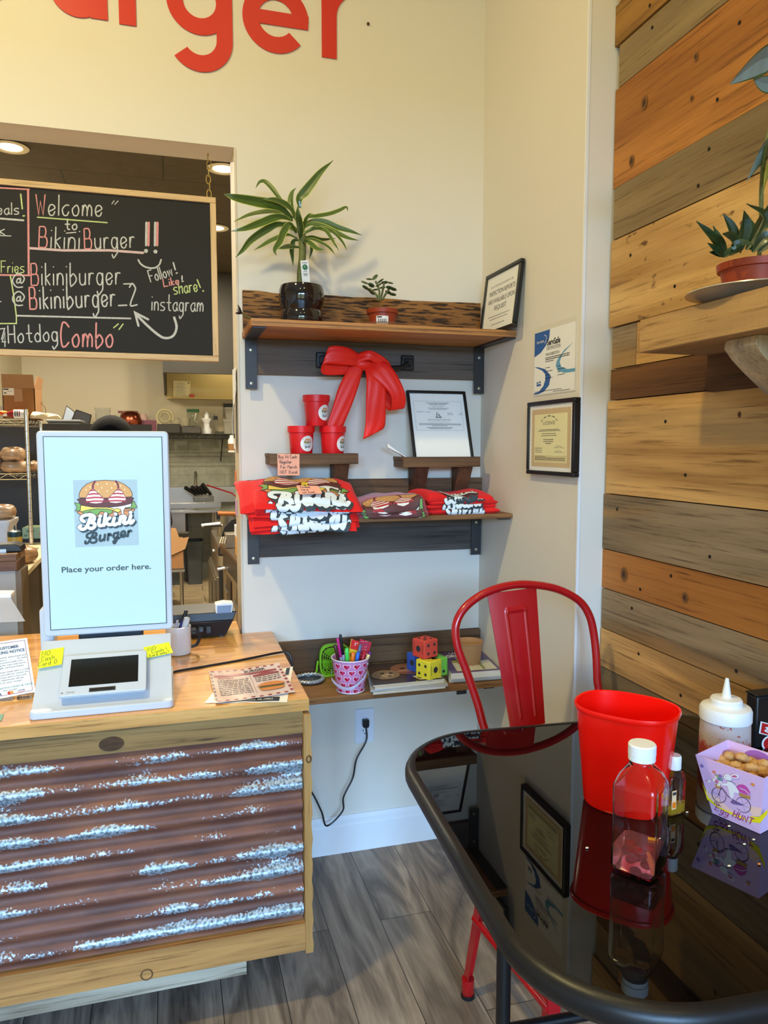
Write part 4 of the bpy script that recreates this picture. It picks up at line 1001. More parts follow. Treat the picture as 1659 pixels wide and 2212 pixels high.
# red cups with round stickers
CW = palette('print_'); STK = mat('white_sticker', (240, 238, 236), .35, var=.01)
def cup(loc, rotz, label):
    o = thing('plastic_cup', loc, label, 'cup', 'red souvenir cups on the small shelf', rotz)
    g = G(); H = .105; pr = [(.001, .003), (.036, .0), (.037, .002), (.0425, H-.024), (.0465, H-.022), (.0475, H-.001), (.0465, H), (.0450, H-.001), (.041, H-.025), (.0355, .006), (.001, .005)]
    g.lathe(pr, (0, 0, 0), CUPR, 40); out(g, 'cup_body', o, local=True)
    g = G(); a = burger_logo(CW); b = Art()
    def on(u, v, h):
        z = .045+v; r = .0372+(.0425-.0372)*z/(H-.024)+.0004+h; t = -pi/2+u/r; return Vector((r*cos(t), r*sin(t), z))
    b.ell((0, 0), .0265, .0265, STK, 0, 40); b.put(g, on, maxlen=.006)
    for k in range(15):
        t = rad(30+120*k/14)
        if k not in (5, 8, 11): b2 = Art(); b2.stroke([(.0228*cos(t+.035), .0228*sin(t+.035)), (.0228*cos(t-.035), .0228*sin(t-.035))], .002, INK, 1, caps=False); b2.put(g, on)
    sh = Art(); sh.items = [([Vector((p.x, p.y+.02, 0)) for p in pts], m, l) for pts, m, l in a.items]
    sh.put(g, on, step=.00002, size=.031, maxlen=.2)
    out(g, 'sticker', o, local=True, ang=80, label='round white sticker with burger print')
    return o
c1 = A(651, 979, 1, -.085); c2_ = A(717, 980, 1, -.085)
CZ = 1.4935
cA = cup((c1.x, -.085, CZ), rad(24), 'red plastic cup at the left of the lower pair on the small shelf')
for (x, z, a_, lb) in ((c2_.x+.003, CZ, rad(46), 'red plastic cup at the right of the lower pair on the small shelf'), ((c1.x+c2_.x)/2-.0, CZ+.1055, rad(36), 'red plastic cup standing on top of the two others')):
    copy_thing(cA, T(x, -.085, z) @ RZ(a_), lb)
# pink note hanging on the front of the small shelf
PEACH = mat('peach_note_paper', (246, 174, 146), .75, var=.02)
nt0 = [A(600, 1027, 1, -.134), A(647, 1027, 1, -.134), A(647, 981, 1, -.134), A(599, 980, 1, -.134)]
g = G(); g.prism(nt0, (0, .0008, 0), PEACH)
a = Art(); w_, h_ = (nt0[1]-nt0[0]).length, (nt0[3]-nt0[0]).length
for i, t_ in enumerate(('Buy At Cash', 'Register', 'For Merch', 'NOT Kiosk')):
    x_ = (.004, .008, .010, .008)[i]; a.hand(t_, (x_, h_*(.79-.235*i)), (x_+(.062, .040, .056, .060)[i], h_*(.80-.235*i)), .0105, .0013, INK)
a.put(g, plane_fn(nt0[0], nt0[1]-nt0[0], nt0[3]-nt0[0]))
one(g, 'handwritten_note', nt0[0], 'peach handwritten note stuck to the front of the small left shelf', 'note', smooth=False)

# folded shirts
CRIM = mat('red_jersey_cloth', (226, 24, 22), .85, var=.05, sheen=.05, bump=.2, bscale=500)
MAUV = mat('faded_red_jersey_cloth', (160, 54, 62), .85, var=.05, sheen=.4, bump=.2, bscale=500)
SHP = palette('shirt_')
def shirt(cx_, yb, yf, w, z, h, m, seed, label, group, sag=0.0, puff=0.0, ys=-.285, yl=.05, art=None, au=.5, asz=.2, av=0.0, askew=0.0, rim=.5):
    """folded shirt: sheet wrapped from back over the top, round the front edge, and back underneath"""
    r = random.Random(seed); ph = [r.uniform(0, 6.28) for _ in range(6)]
    D = yb-yf; hr = h/2; Lt = D-hr; La = pi*hr; Lb = D-hr; LL = Lt+La+Lb
    def base(u, s):
        # u: across (metres from centre), s: arc length from the back of the top face
        e = min(1.0, max(0.0, (w/2-abs(u))/(w*.10))); ed = sqrt(max(0, 1-(1-e)**2))
        ww = .0035*sin(u*34+ph[0]+s*9)+.003*sin(u*61+ph[1])*sin(s*24+ph[2])
        hh = hr*(.25+.75*ed)
        if s < Lt: y = yb-s; q = pi/2; k = s/Lt
        elif s < Lt+La: q = pi/2-(s-Lt)/hr; y = yf+hr-hr*cos(q)*1.0; k = 1
        else: y = yf+hr+(s-Lt-La); q = -pi/2; k = 1-(s-Lt-La)/Lb
        zz = z+hr+hh*sin(q)
        tp = max(0, sin(q))
        zz += puff*tp*(.5+.5*sin(u*13+ph[3]))*(.35+.65*k)*ed + tp*ww*ed
        f = max(0.0, min(1.15, (ys-y)/yl))
        zz -= sag*f**1.5*(1+.14*sin(u*11+ph[4]))
        yy = y+.003*sin(u*40+ph[5])*k + askew*u
        xx = cx_+u*(1+.012*sin(s*30+ph[1]))
        return Vector((xx, min(yy, -.026), zz))
    def nrm(u, s):
        e = .0015; a = base(u+e, s)-base(u-e, s); b = base(u, s+e)-base(u, s-e)
        n = b.cross(a); return n.normalized() if n.length > 0 else Vector((0, 0, 1))
    o = thing('folded_shirt', (cx_, (yb+yf)/2, z), label, 'shirt', group)
    g = G(); nu, nv = 44, 40
    rs = []
    for i in range(nu+1):
        u = -w/2+w*i/nu
        rs.append([base(u, LL*j/nv) for j in range(nv)])
    g.rings(rs, m); out(g, 'cloth', o, ang=70)
    if art:
        g = G()
        n0 = nrm(0, Lt*.5); sg = 1 if n0.z > 0 else -1
        def on(u, v, hh):
            s = Lt+av-v; uu = (au-.5)*w+u
            uu = max(-w*.47, min(w*.47, uu)); s = max(.002, min(LL*.62, s))
            return base(uu, s)+nrm(uu, s)*sg*(.0012+hh)
        top_ = 'top' in label
        vis = Art(); vis.items = [it for it in art.items if any((.01 if top_ else Lt-.035) < Lt+av-p.y*asz < LL*.6 for p in it[0])]
        vis.put(g, on, step=.00016, size=asz, maxlen=.0032/asz)
        out(g, 'print', o, ang=80)
    return o
logo = burger_logo(SHP)
G1 = 'red shirts in the large left stack'
zs = 1.2975
n1 = 7
spec = [(.035, .34, .0), (.028, .335, .1), (.022, .335, .05), (.014, .33, .12), (.010, .33, .05), (.006, .325, .1)]
X1 = A(655, 1100, 1, -.3).x
lab1 = ['lowest red shirt of the large left stack, drooping over the shelf edge', 'second red shirt from the bottom of the large left stack', 'third red shirt from the bottom of the large left stack', 'fourth red shirt from the bottom of the large left stack', 'fifth red shirt from the bottom of the large left stack', 'sixth red shirt from the bottom, directly under the top shirt of the left stack']
avs = [-.030, -.046, -.022, -.052, -.036, -.060]
for i in range(6):
    shirt(X1+(.006, -.004, .008, -.006, .010, .012)[i], -.04, -.325-.004*((i*3) % 4), .345-(.0, .01, .005, .012, .02, .01)[i], zs+.0155*i, .0158, CRIM, i+1, lab1[i], G1, sag=(.055, .055, .056, .058, .060, .062)[i], ys=-.283+.015*i, yl=.05+.018*i, puff=.0, art=logo, au=.56, asz=.27, av=avs[i], askew=(.05, -.02, .03, 0, .02, 0)[i])
shirt(X1-.004, -.035, -.322, .385, zs+.0155*6, .022, CRIM, 17, 'top red shirt of the large left stack with a peach note on its burger print', G1, sag=.080, ys=-.13, yl=.20, puff=.012, art=logo, au=.55, asz=.30, av=-.050)
G2 = 'faded shirts in the middle stack'
X2 = A(846, 1100, 1, -.28).x
for i, lb in enumerate(('bottom faded red shirt of the middle stack', 'middle faded red shirt of the middle stack', 'top faded red shirt of the middle stack')):
    shirt(X2-.004*i, -.04, -.305, .245, zs+.0185*i, .019, MAUV, 30+i, lb, G2, sag=(.016, .020, .034)[i], ys=-.285+.05*i, yl=.04+.05*i, puff=(.0, .008, .034)[i], art=logo, au=.52, asz=.23, av=(.050, .052, .044)[i])
G3 = 'red shirts in the right stack'
X3 = A(997, 1095, 1, -.25).x
l3 = Art(); l3.items = [it for it in logo.items if it[2] >= 19]
for i, lb in enumerate(('bottom red shirt of the right stack', 'second red shirt from the bottom of the right stack', 'third red shirt from the bottom of the right stack', 'top rumpled red shirt of the right stack')):
    shirt(X3+(.004, -.004, .004, -.006)[i], -.04, -.268, .265-.006*i, zs+.0165*i, .0172, CRIM, 50+i, lb, G3, sag=(0, 0, .003, .014)[i], puff=(.0, .0, .006, .034)[i], ys=-.17, yl=.1, art=l3, au=.50, asz=.165, av=(-.008, -.022, -.030, -.058)[i])
# peach note and yellow tag on the top shirt
q0 = [A(662, 1073, 1, -.300), A(700, 1066, 1, -.300), A(687, 1050, 1, -.255), A(640, 1050, 1, -.255)]
q0 = [A(648, 1068, 1, -.318), A(696, 1066, 1, -.318), A(687, 1050, 1, -.285), A(640, 1049, 1, -.285)]
g = G(); g.prism(q0, (0, .0003, .0008), PEACH); a = Art(); ww = (q0[1]-q0[0]).length; hh = (q0[3]-q0[0]).length
for i, (t_, l) in enumerate((('Purchase', .55), ('Here', .4), ('not Kiosk', .7))): a.hand(t_, (.01, hh*(.70-.3*i)), (.01+ww*l*.8, hh*(.70-.3*i)), .008, .0011, INK)
a.put(g, plane_fn(q0[0], q0[1]-q0[0], q0[3]-q0[0])); one(g, 'handwritten_note', q0[0], 'peach handwritten note lying on the top shirt of the left stack', 'note', smooth=False)
def tag(pp, y0, y1, label, tx):
    q = [A(*pp[0], 1, y0), A(*pp[1], 1, y0), A(*pp[2], 1, y1), A(*pp[3], 1, y1)]
    g = G(); g.prism(q, (0, .0003, .0008), mat('yellow_price_label', (236, 208, 40), .5)); a = Art(); ww = (q[1]-q[0]).length; hh = (q[3]-q[0]).length
    a.text(tx, (ww/2, hh*.58), hh*.26, INK, 1, width=ww*.8); a.rect(ww*.15, hh*.15, ww*.3, hh*.4, INK); a.rect(ww*.4, hh*.15, ww*.85, hh*.4, INK)
    a.put(g, plane_fn(q[0], q[1]-q[0], q[3]-q[0])); one(g, 'price_label', q[0], label, 'price label', 'yellow price labels on the shirts', smooth=False)
tag([(652, 1051), (664, 1051), (664, 1043), (651, 1043)], -.288, -.272, 'yellow price label on the top shirt of the large left stack', 'PRICE')
tag([(845, 1094), (858, 1092), (856, 1088), (844, 1090)], -.302, -.290, 'yellow price label on the top shirt of the middle stack', 'PRICE')
# ------------------------------------------------------------------ frames and certificates
def framed(name, c4, th, bw, back, label, artfn, paper=PAPER, cat='frame'):
    """c4: bl, br, tr, tl outer corners of the front face; back: thickness vector direction is -normal"""
    bl, br, tr, tl = [Vector(p) for p in c4]; ux = (br-bl).normalized(); uy = (tl-bl); uy = (uy-ux*uy.dot(ux)).normalized(); n = ux.cross(uy)
    w, h = ((br-bl).length+(tr-tl).length)/2, ((tl-bl).length+(tr-br).length)/2
    M = Matrix((ux, uy, n)).transposed().to_4x4(); M.translation = bl
    o = thing(name, bl, label, cat, M=M)
    g = G()
    for a, b in (((0, 0), (w, bw)), ((0, h-bw), (w, h)), ((0, bw), (bw, h-bw)), ((w-bw, bw), (w, h-bw))): g.box((a[0], a[1], -th), (b[0], b[1], 0), BLKM)
    out(g, 'frame_rails', o, local=True, bevel=.0025)
    g = G(); g.box((bw, bw, -th), (w-bw, h-bw, -.006), paper); a = Art(); artfn(a, bw, bw, w-bw, h-bw); a.put(g, lambda u, v, hh: Vector((u, v, -.0056+hh)), step=.00015); out(g, 'document', o, local=True, smooth=False)
    g = G(); g.box((bw, bw, -.004), (w-bw, h-bw, -.0025), mat('frame_glazing', (250, 250, 250), .04, alpha=.05, var=0)); out(g, 'glazing', o, local=True, smooth=False)
    return o
def insp(a, x0, y0, x1, y1):
    cx_, w, h = (x0+x1)/2, x1-x0, y1-y0
    a.text('As per FDA Food Code 8A-304.11 (K)', (cx_, y0+h*.79), h*.04, GINK, 1, width=w*.7)
    for t_, y, ww in (('INSPECTION REPORTS', .645, .80), ('ARE AVAILABLE UPON', .50, .84), ('REQUEST', .36, .38)): a.text(t_, (cx_+w*.02, y0+h*y), h*.085, INK, 1, width=w*ww)
    micro_lines(a, x0+w*.15, x1-w*.15, [y0+h*.25, y0+h*.20, y0+h*.10], h*.012, GINK, 1, True)
fy1 = .0
# leaning on the niche side wall, standing on the top shelf
fb = Vector((XR-.035, -.045, 1.9215)); 
bl = A(1036, 716, 0, XR-.040); br = A(1106, 718, 0, XR-.040)
bl = Vector((XR-.045, A(1034, 716, 0, XR-.045).y, 1.9215)); br = Vector((XR-.045, A(1108, 717, 0, XR-.045).y, 1.9215))
ftl = A(1042, 602, 0, XR-.014); ftr = A(1117, 564, 0, XR-.014)
zt_ = (ftl.z+ftr.z)/2
ftl = Vector((XR-.0195, bl.y, zt_)); ftr = Vector((XR-.0195, br.y, zt_))
framed('picture_frame', (bl, br, ftr, ftl), .016, .014, None, 'black framed inspection notice leaning on the side wall at the end of the top shelf', insp)
def doc(a, x0, y0, x1, y1):
    cx_, w, h = (x0+x1)/2, x1-x0, y1-y0
    a.frame(x0+w*.06, y0+h*.42, x1-w*.06, y0+h*.88, .0007, GINK)
    a.text('Commonwealth of Pennsylvania', (cx_, y0+h*.845), h*.017, INK, 1, width=w*.42, bold=.02); a.text('Department of Revenue', (cx_, y0+h*.822), h*.017, INK, 1, width=w*.31, bold=.02)
    a.text('SALES TAX LICENSE', (cx_, y0+h*.79), h*.012, INK, 1, width=w*.2); micro_lines(a, x0+w*.3, x1-w*.3, [y0+h*.765, y0+h*.748], h*.008, GINK, 1, True)
    for xx, ww, yy in ((.1, .14, .705), (.27, .09, .705), (.66, .1, .69), (.66, .12, .667), (.9, .05, .69), (.87, .08, .667)): a.micro(x0+w*xx, x0+w*(xx+ww), y0+h*yy, h*.008, GINK, 1)
    kx_, ky_ = cx_-w*.01, y0+h*.615
    a.fill([(kx_-.011, ky_), (kx_+.013, ky_), (kx_+.013, ky_+.005), (kx_-.011, ky_+.005)], GINK, 1); a.fill([(kx_-.008, ky_+.005), (kx_-.004, ky_+.005), (kx_-.002, ky_+.024), (kx_-.007, ky_+.020)], GINK, 1); a.fill([(kx_-.002, ky_+.012), (kx_+.006, ky_+.005), (kx_+.011, ky_+.005), (kx_+.002, ky_+.018)], GINK, 1)
    a.text('pennsylvania', (cx_, y0+h*.575), h*.032, GINK, 1, width=w*.42); a.text('DEPARTMENT OF REVENUE', (cx_, y0+h*.545), h*.01, GINK, 1, width=w*.36)
    micro_lines(a, x0+w*.12, x1-w*.1, [y0+h*.52, y0+h*.505], h*.007, INK, 1, False, 3); micro_lines(a, x0+w*.35, x1-w*.35, [y0+h*.488], h*.007, INK, 1, True); micro_lines(a, x0+w*.25, x1-w*.25, [y0+h*.46, y0+h*.443], h*.008, INK, 1, True)
yb_, yt_ = -.122, -.017
zb_ = 1.4805
b0, b1 = A(897, 986, 1, yb_), A(1028, 986, 1, yb_); t0_, t1_ = A(875, 842, 1, yt_), A(1002, 843, 1, yt_)
framed('picture_frame', (Vector((b0.x, yb_+.012, zb_+.0)), Vector((b1.x, yb_+.012, zb_)), Vector((b1.x, yt_, t0_.z)), Vector((b0.x, yt_, t0_.z))), .012, .011, None, 'black framed state document leaning on the small right shelf', doc)
# rolled papers beside it
g = G(); p0, p1 = A(835, 966, 1, -.09), A(884, 990, 1, -.09)
for k in range(3):
    g.hull8([p0+V((0, -.012, .004*k)), p0+V((.004, .014, .004*k)), p0+V((.004, .014, .0045+.004*k)), p0+V((0, -.012, .0045+.004*k))], [p1+V((-.004*k, -.018, -.004)), p1+V((-.004*k, .014, -.004)), p1+V((-.004*k, .014, -.0032)), p1+V((-.004*k, -.018, -.0032))], PAPER)
q = [A(834, 967, 1, -.10), A(862, 975, 1, -.10), A(884, 990, 1, -.10), A(858, 985, 1, -.10)]
one(g, 'folded_paper', p1, 'folded white paper sticking out beside the document frame on the small right shelf', 'paper', smooth=False)
# stack of paper behind the frame
g = G(); pk = A(880, 984, 1, -.05); g.box((pk.x-.03, -.09, 1.4805), (pk.x+.12, -.015, 1.4865), PAPER); one(g, 'paper_stack', pk, 'thin paper stack lying behind the leaning document frame', 'paper', smooth=False)

# license frame and certificate on the niche side wall
xf = XR-.022
GOLD = mat('gold_certificate_border', (206, 178, 128), .6, var=.15, nscale=140); CREAM = mat('cream_certificate_paper', (236, 228, 170), .7)
def lic(a, x0, y0, x1, y1):
    w, h = x1-x0, y1-y0; cx_ = (x0+x1)/2
    n = 26; pts = []
    for k in range(n): pts.append((x0+w*(.05+.9*k/n), y1-h*(.055+.012*(k % 2))))
    for k in range(n): pts.append((x1-w*(.05+.008*(k % 2)), y1-h*(.06+.88*k/n)))
    for k in range(n): pts.append((x1-w*(.05+.9*k/n), y0+h*(.055+.012*(k % 2))))
    for k in range(n): pts.append((x0+w*(.05+.008*(k % 2)), y0+h*(.06+.88*k/n)))
    a.fill(pts, GOLD, 1); a.rect(x0+w*.12, y0+h*.13, x1-w*.12, y1-h*.14, CREAM, 2)
    P_ = [(cx_+w*.2*cos(rad(160-140*k/14))-w*.03, y0+h*.70+h*.13*sin(rad(160-140*k/14))) for k in range(15)]
    for k in range(0, 14): 
        if k % 3 != 2: a.stroke([P_[k], P_[k+1]], h*.014, INK, 3, caps=False)
    a.text('LICENSE', (cx_-w*.03, y0+h*.70), h*.055, INK, 3, width=w*.28)
    micro_lines(a, x0+w*.2, x1-w*.25, [y0+h*.62, y0+h*.60], h*.010, INK, 3, True, 2); micro_lines(a, x0+w*.22, x1-w*.28, [y0+h*.56, y0+h*.53], h*.010, INK, 3, True, 4)
    micro_lines(a, x0+w*.34, x1-w*.42, [y0+h*.47, y0+h*.44, y0+h*.41], h*.012, INK, 3, True, 6)
    micro_lines(a, x0+w*.14, x0+w*.32, [y0+h*.34, y0+h*.31, y0+h*.28], h*.010, INK, 3, False, 7)
    for yy in (.36, .29):
        a.stroke([(x0+w*(.62+.02*k), y0+h*(yy+.012*((k*7) % 3))) for k in range(8)], h*.006, INK, 3, caps=False); a.stroke([(x0+w*.58, y0+h*(yy-.01)), (x0+w*.82, y0+h*(yy-.01))], h*.004, INK, 3, caps=False)
    a.rect(x0+w*.13, y0+h*.14, x1-w*.13, y0+h*.235, mat('tan_certificate_panel', (214, 200, 140), .7), 3); micro_lines(a, x0+w*.14, x1-w*.16, [y0+h*.19, y0+h*.165], h*.011, INK, 4, False, 9); a.micro(x0+w*.14, x0+w*.4, y0+h*.215, h*.009, INK, 4)
ly0, ly1 = A(1137, 950, 0, xf).y, A(1239, 950, 0, xf).y; lz0, lz1 = 1.437, 1.672
lz0 = (A(1134, 1024, 0, xf).z+A(1238, 1030, 0, xf).z)/2; lz1 = (A(1137, 872, 0, xf).z+A(1243, 855, 0, xf).z)/2
framed('picture_frame', ((xf, ly0, lz0), (xf, ly1, lz0), (xf, ly1, lz1), (xf, ly0, lz1)), .0215, .013, None, 'black framed gold-bordered license hanging on the niche side wall', lic)
xs_ = XR-.0015
sy0, sy1 = A(1153, 780, 0, xs_).y, A(1245, 760, 0, xs_).y
sz0_ = (A(1150.5, 857, 0, xs_).z+A(1242.5, 844, 0, xs_).z)/2; sz1_ = (A(1154, 709, 0, xs_).z+A(1249, 681, 0, xs_).z)/2
BLUE = mat('print_blue', (52, 98, 168), .5); LBL = mat('print_light_blue', (104, 164, 200), .5)
g = G(); g.box((xs_, sy0, sz0_), (XR-.0003, sy1, sz1_), mat('certificate_sleeve', (222, 216, 200), .35)); a = Art(); w, h = sy0-sy1, sz1_-sz0_
a.rect(0.005, .004, w-.005, h-.016, PAPER, 0)
a.fill([(.006, h-.017), (w*.40, h-.017), (w*.385, h*.80), (w*.30, h*.70), (w*.18, h*.62), (.006, h*.575)], BLUE, 1)
a.text('ServSafe', (w*.17, h*.76), h*.04, PAPER, 2, width=w*.18)
a.stroke([(w*.27, h*.86), (w*.31, h*.84), (w*.32, h*.79), (w*.28, h*.745)], .002, PAPER, 2, 3)
a.text('ServSafe', (w*.49, h*.70), h*.085, INK, 2, width=w*.31, bold=.03); a.text('CERTIFICATION', (w*.49, h*.635), h*.05, INK, 2, width=w*.33); a.text('MIA ROBERTSON', (w*.47, h*.555), h*.04, INK, 2, width=w*.32)
micro_lines(a, w*.3, w*.86, [h*.52, h*.495], h*.012, INK, 2, False, 5); a.micro(w*.3, w*.5, h*.468, h*.01, INK, 2)
a.fill([(.006, h*.43), (w*.12, h*.42), (w*.30, h*.37), (w*.44, h*.26), (w*.40, h*.13), (w*.28, h*.05), (w*.14, .005), (.006, .005), (.006, h*.045), (w*.14, h*.055), (w*.26, h*.13), (w*.31, h*.22), (w*.30, h*.30), (w*.22, h*.36), (w*.10, h*.405)], BLUE, 1)
a.fill([(w*.93, h*.655), (w*.74, h*.58), (w*.58, h*.46), (w*.55, h*.39), (w*.60, h*.31), (w*.76, h*.265), (w*.985, h*.26), (w*.985, h*.305), (w*.82, h*.31), (w*.68, h*.36), (w*.64, h*.43), (w*.70, h*.53)], LBL, 1)
for i in range(4): a.micro(w*.3, w*(.42+.06*(i % 2)), h*(.38-.05*i), h*.01, INK, 2, i); a.micro(w*.6, w*(.66+.1*(i % 2)), h*(.37-.04*i), h*.01, INK, 2, i+9)
a.rect(w*.09, h*.14, w*.2, h*.17, BLUE, 2); a.rect(w*.09, h*.18, w*.14, h*.2, BLUE, 2); a.rect(w*.16, h*.18, w*.19, h*.21, BLUE, 2)
a.micro(w*.05, w*.7, h*.055, h*.008, INK, 2, 4); a.micro(w*.5, w*.88, h*.03, h*.008, INK, 2, 5)
a.put(g, lambda u, v, hh: Vector((xs_-.0004-hh, sy0-u, sz0_+v)), step=.0002)
one(g, 'certificate', (xs_, sy0, sz0_), 'white and blue food safety certificate taped above the license frame', 'certificate', smooth=False)
# wall outlet with plug and cord
oc = A(787, 1567, 1, 0)
ot = thing('wall_outlet', (oc.x, 0, oc.z), 'white duplex wall outlet below the lowest shelf', 'outlet')
OW = mat('outlet_white', (222, 226, 236), .35, var=.01)
g = G(); g.prism([(x, -.0005, z) for x, z in rrect(oc.x-.037, oc.x+.037, oc.z-.066, oc.z+.066, .006)], (0, -.005, 0), OW); out(g, 'cover_plate', ot, bevel=.0015)
for dz in (.021, -.021):
    g = G(); g.prism([(x, -.0055, z) for x, z in rrect(oc.x-.0165, oc.x+.0165, oc.z+dz-.0145, oc.z+dz+.0145, .0135)], (0, -.0022, 0), OW)
    for dx in (-.0065, .0065): g.box((oc.x+dx-.0012, -.0081, oc.z+dz), (oc.x+dx+.0012, -.0077, oc.z+dz+.009), INK)
    g.lathe([(.0026, 0), (.0026, .0004)], (oc.x, -.0077, oc.z+dz-.007), INK, 10, RX(pi/2).to_3x3()); out(g, 'socket', ot, ang=60)
pc = thing('power_cord', (oc.x, -.02, oc.z), 'black power cord plugged into the outlet and hanging down behind the counter end', 'power cord')
g = G(); pz = oc.z+.018; g.box((oc.x-.012, -.030, pz-.014), (oc.x+.012, -.008, pz+.012), BLK); g.hull8([(oc.x-.009, -.030, pz-.018), (oc.x+.009, -.030, pz-.018), (oc.x+.009, -.014, pz-.018), (oc.x-.009, -.014, pz-.018)], [(oc.x-.012, -.030, pz-.012), (oc.x+.012, -.030, pz-.012), (oc.x+.012, -.008, pz-.012), (oc.x-.012, -.008, pz-.012)], BLK); out(g, 'plug', pc, bevel=.003)
g = G(); g.tube(spline([(oc.x+.001, -.022, pz-.016), A(791, 1600, 1, -.03), A(770, 1640, 1, -.045), A(762, 1680, 1, -.05), A(742, 1722, 1, -.06), A(740, 1752, 1, -.065), A(706, 1784, 1, -.07), A(694, 1752, 1, -.10), A(668, 1705, 1, -.16), A(630, 1690, 1, -.22)], 6), .0034, BLK, 8); out(g, 'cord', pc)

# ------------------------------------------------------------------ plants on the top shelf
SZ1 = 1.9205
LEAF = mat('green_strap_leaf', (72, 96, 38), .38, var=.22, nscale=14, coat=.25); LEDGE = mat('pale_leaf_margin', (176, 182, 84), .45, var=.1)
def leaf(g, P, w, fold, roll, m, me):
    P = spline(P, 5); n = len(P); prof = []
    prevs = None; rows = []
    for i, p in enumerate(P):
        t = (P[min(i+1, n-1)]-P[max(i-1, 0)]).normalized()
        ref = Vector((0, -1, .3))
        s = t.cross(ref)
        s = s.normalized()
        if prevs is not None and s.dot(prevs) < 0: s = -s
        prevs = s; up = s.cross(t)
        s2 = s*cos(roll)+up*sin(roll); up2 = up*cos(roll)-s*sin(roll)
        f = i/(n-1); ww = w*(.30+.70*min(1, f/.35)) if f < .35 else w*(1-((f-.35)/.65)**2.2)
        ww = max(ww, .0008)
        rows.append([p+s2*ww*a+up2*abs(a)*ww*fold for a in (-1, -.86, -.4, 0, .4, .86, 1)])
    for i in range(n-1):
        for j in range(6):
            f = g.face([rows[i][j], rows[i][j+1], rows[i+1][j+1], rows[i+1][j]], me if j in (0, 5) else m, True)
px0, pxy = A(652, 690, 1, -.15), -.15
pl = thing('potted_plant', (px0.x, pxy, SZ1), 'tall green strap-leaved plant in a glossy black pot on the top shelf', 'plant')
POTB = mat('glossy_black_ceramic', (20, 15, 20), .08, coat=.6, var=.05)
g = G(); pr = [(.001, .001), (.068, .001), (.073, .008), (.0765, .028), (.074, .044), (.069, .054), (.072, .062), (.079, .078), (.082, .100), (.080, .122), (.075, .134), (.070, .134), (.072, .118), (.07, .112), (.001, .110)]
pr = [(r*.92, z*1.0) for r, z in pr]
g.lathe(pr, (px0.x, pxy, SZ1), POTB, 48); pot = out(g, 'pot', pl)
g = G(); g.lathe([(.066, .113), (.05, .117), (.001, .119)], (px0.x, pxy, SZ1), SOIL, 24); out(g, 'soil', pl)
STEM = mat('plant_stem', (104, 108, 54), .6, var=.3, nscale=50, stretch=(.3, .3, 3))
g = G(); g.tube(spline([(px0.x-.001, pxy, SZ1+.11), (px0.x-.003, pxy, SZ1+.17), (px0.x+.004, pxy, SZ1+.23), (px0.x+.004, pxy, SZ1+.30)], 5), [.012]*16, STEM, 12); out(g, 'stem', pl)
def Z7(zx, zy, y): return A(480+zx*.1929, 330+zy*.1929, 1, y)
LV = [([(870,620),(860,520),(930,440),(1000,350),(1110,210),(1245,85)], 62, -.16, .5), ([(800,680),(650,520),(560,400),(480,325),(420,330),(375,395)], 34, -.10, .3), ([(790,740),(620,600),(400,555),(150,505),(15,462)], 66, -.22, .2),
      ([(790,740),(680,670),(480,665),(300,700),(130,772)], 44, -.12, .1), ([(790,760),(640,720),(430,790),(260,850),(100,880)], 52, -.20, .2), ([(830,860),(640,800),(480,870),(320,980),(230,1090),(150,1172)], 46, -.19, .2),
      ([(840,960),(720,920),(560,980),(450,1040),(360,1088)], 34, -.17, .2), ([(830,900),(760,800),(690,880),(640,1000),(585,1090),(608,1152)], 44, -.24, .4), ([(830,760),(775,600),(770,520),(790,440),(832,390)], 48, -.13, .9),
      ([(880,980),(870,860),(850,720),(845,600)], 52, -.24, .9), ([(830,720),(760,620),(660,555),(560,525),(455,522)], 42, -.20, .3), ([(890,800),(950,730),(1060,715),(1200,690),(1310,650),(1390,610),(1402,655)], 40, -.13, .1),
      ([(890,840),(1000,770),(1150,780),(1300,840),(1440,880),(1565,925)], 42, -.17, .1), ([(890,860),(1000,800),(1150,840),(1300,910),(1420,960),(1530,982)], 44, -.20, .2), ([(890,900),(1040,840),(1180,860),(1270,920),(1350,1010),(1396,1095)], 38, -.22, .2),
      ([(900,920),(1040,850),(1150,870),(1210,940),(1260,1020),(1308,1100)], 26, -.25, .2), ([(890,960),(1000,950),(1120,975),(1270,958)], 30, -.12, .1), ([(890,980),(1000,970),(1120,1020),(1200,1070),(1264,1142)], 36, -.22, .2),
      ([(890,1000),(960,1000),(1060,1075),(1145,1085)], 36, -.24, .3), ([(860,980),(800,990),(775,1090),(785,1180),(795,1270)], 34, -.12, .6), ([(860,1060),(760,1050),(690,1060),(628,1075)], 32, -.24, .3), ([(900,1020),(985,1000),(1000,1090),(975,1190)], 24, -.14, .6),
      ([(900,900),(930,780),(975,700),(1028,688)], 30, -.22, .4), ([(870,900),(800,850),(700,800),(560,830)], 36, -.13, .2)]
for k, (pts, w, y, roll) in enumerate(LV):
    n = len(pts); g = G()
    leaf(g, [Z7(a, b, pxy+(y-pxy)*min(1, i/(n-1)*1.3)) for i, (a, b) in enumerate(pts)], w*.1929/700*.95, .3, roll*.5+.3*((k % 3)-1), LEAF, LEDGE); out(g, 'leaf', pl, ang=80)
tg = [A(655, 562, 1, -.19), A(665, 563, 1, -.19), A(669, 610, 1, -.18), A(664, 614, 1, -.18), A(656, 613, 1, -.18), A(652, 610, 1, -.18), A(649, 563, 1, -.19)]
tl_, tr_, bl_, br_ = A(649, 563, 1, -.19), A(666, 562, 1, -.19), A(653, 613, 1, -.178), A(670, 613, 1, -.178)
g = G(); g.prism([bl_, br_, tr_, tl_], (0, .0008, 0), WP); a = Art(); w, h = (br_-bl_).length, (tl_-bl_).length
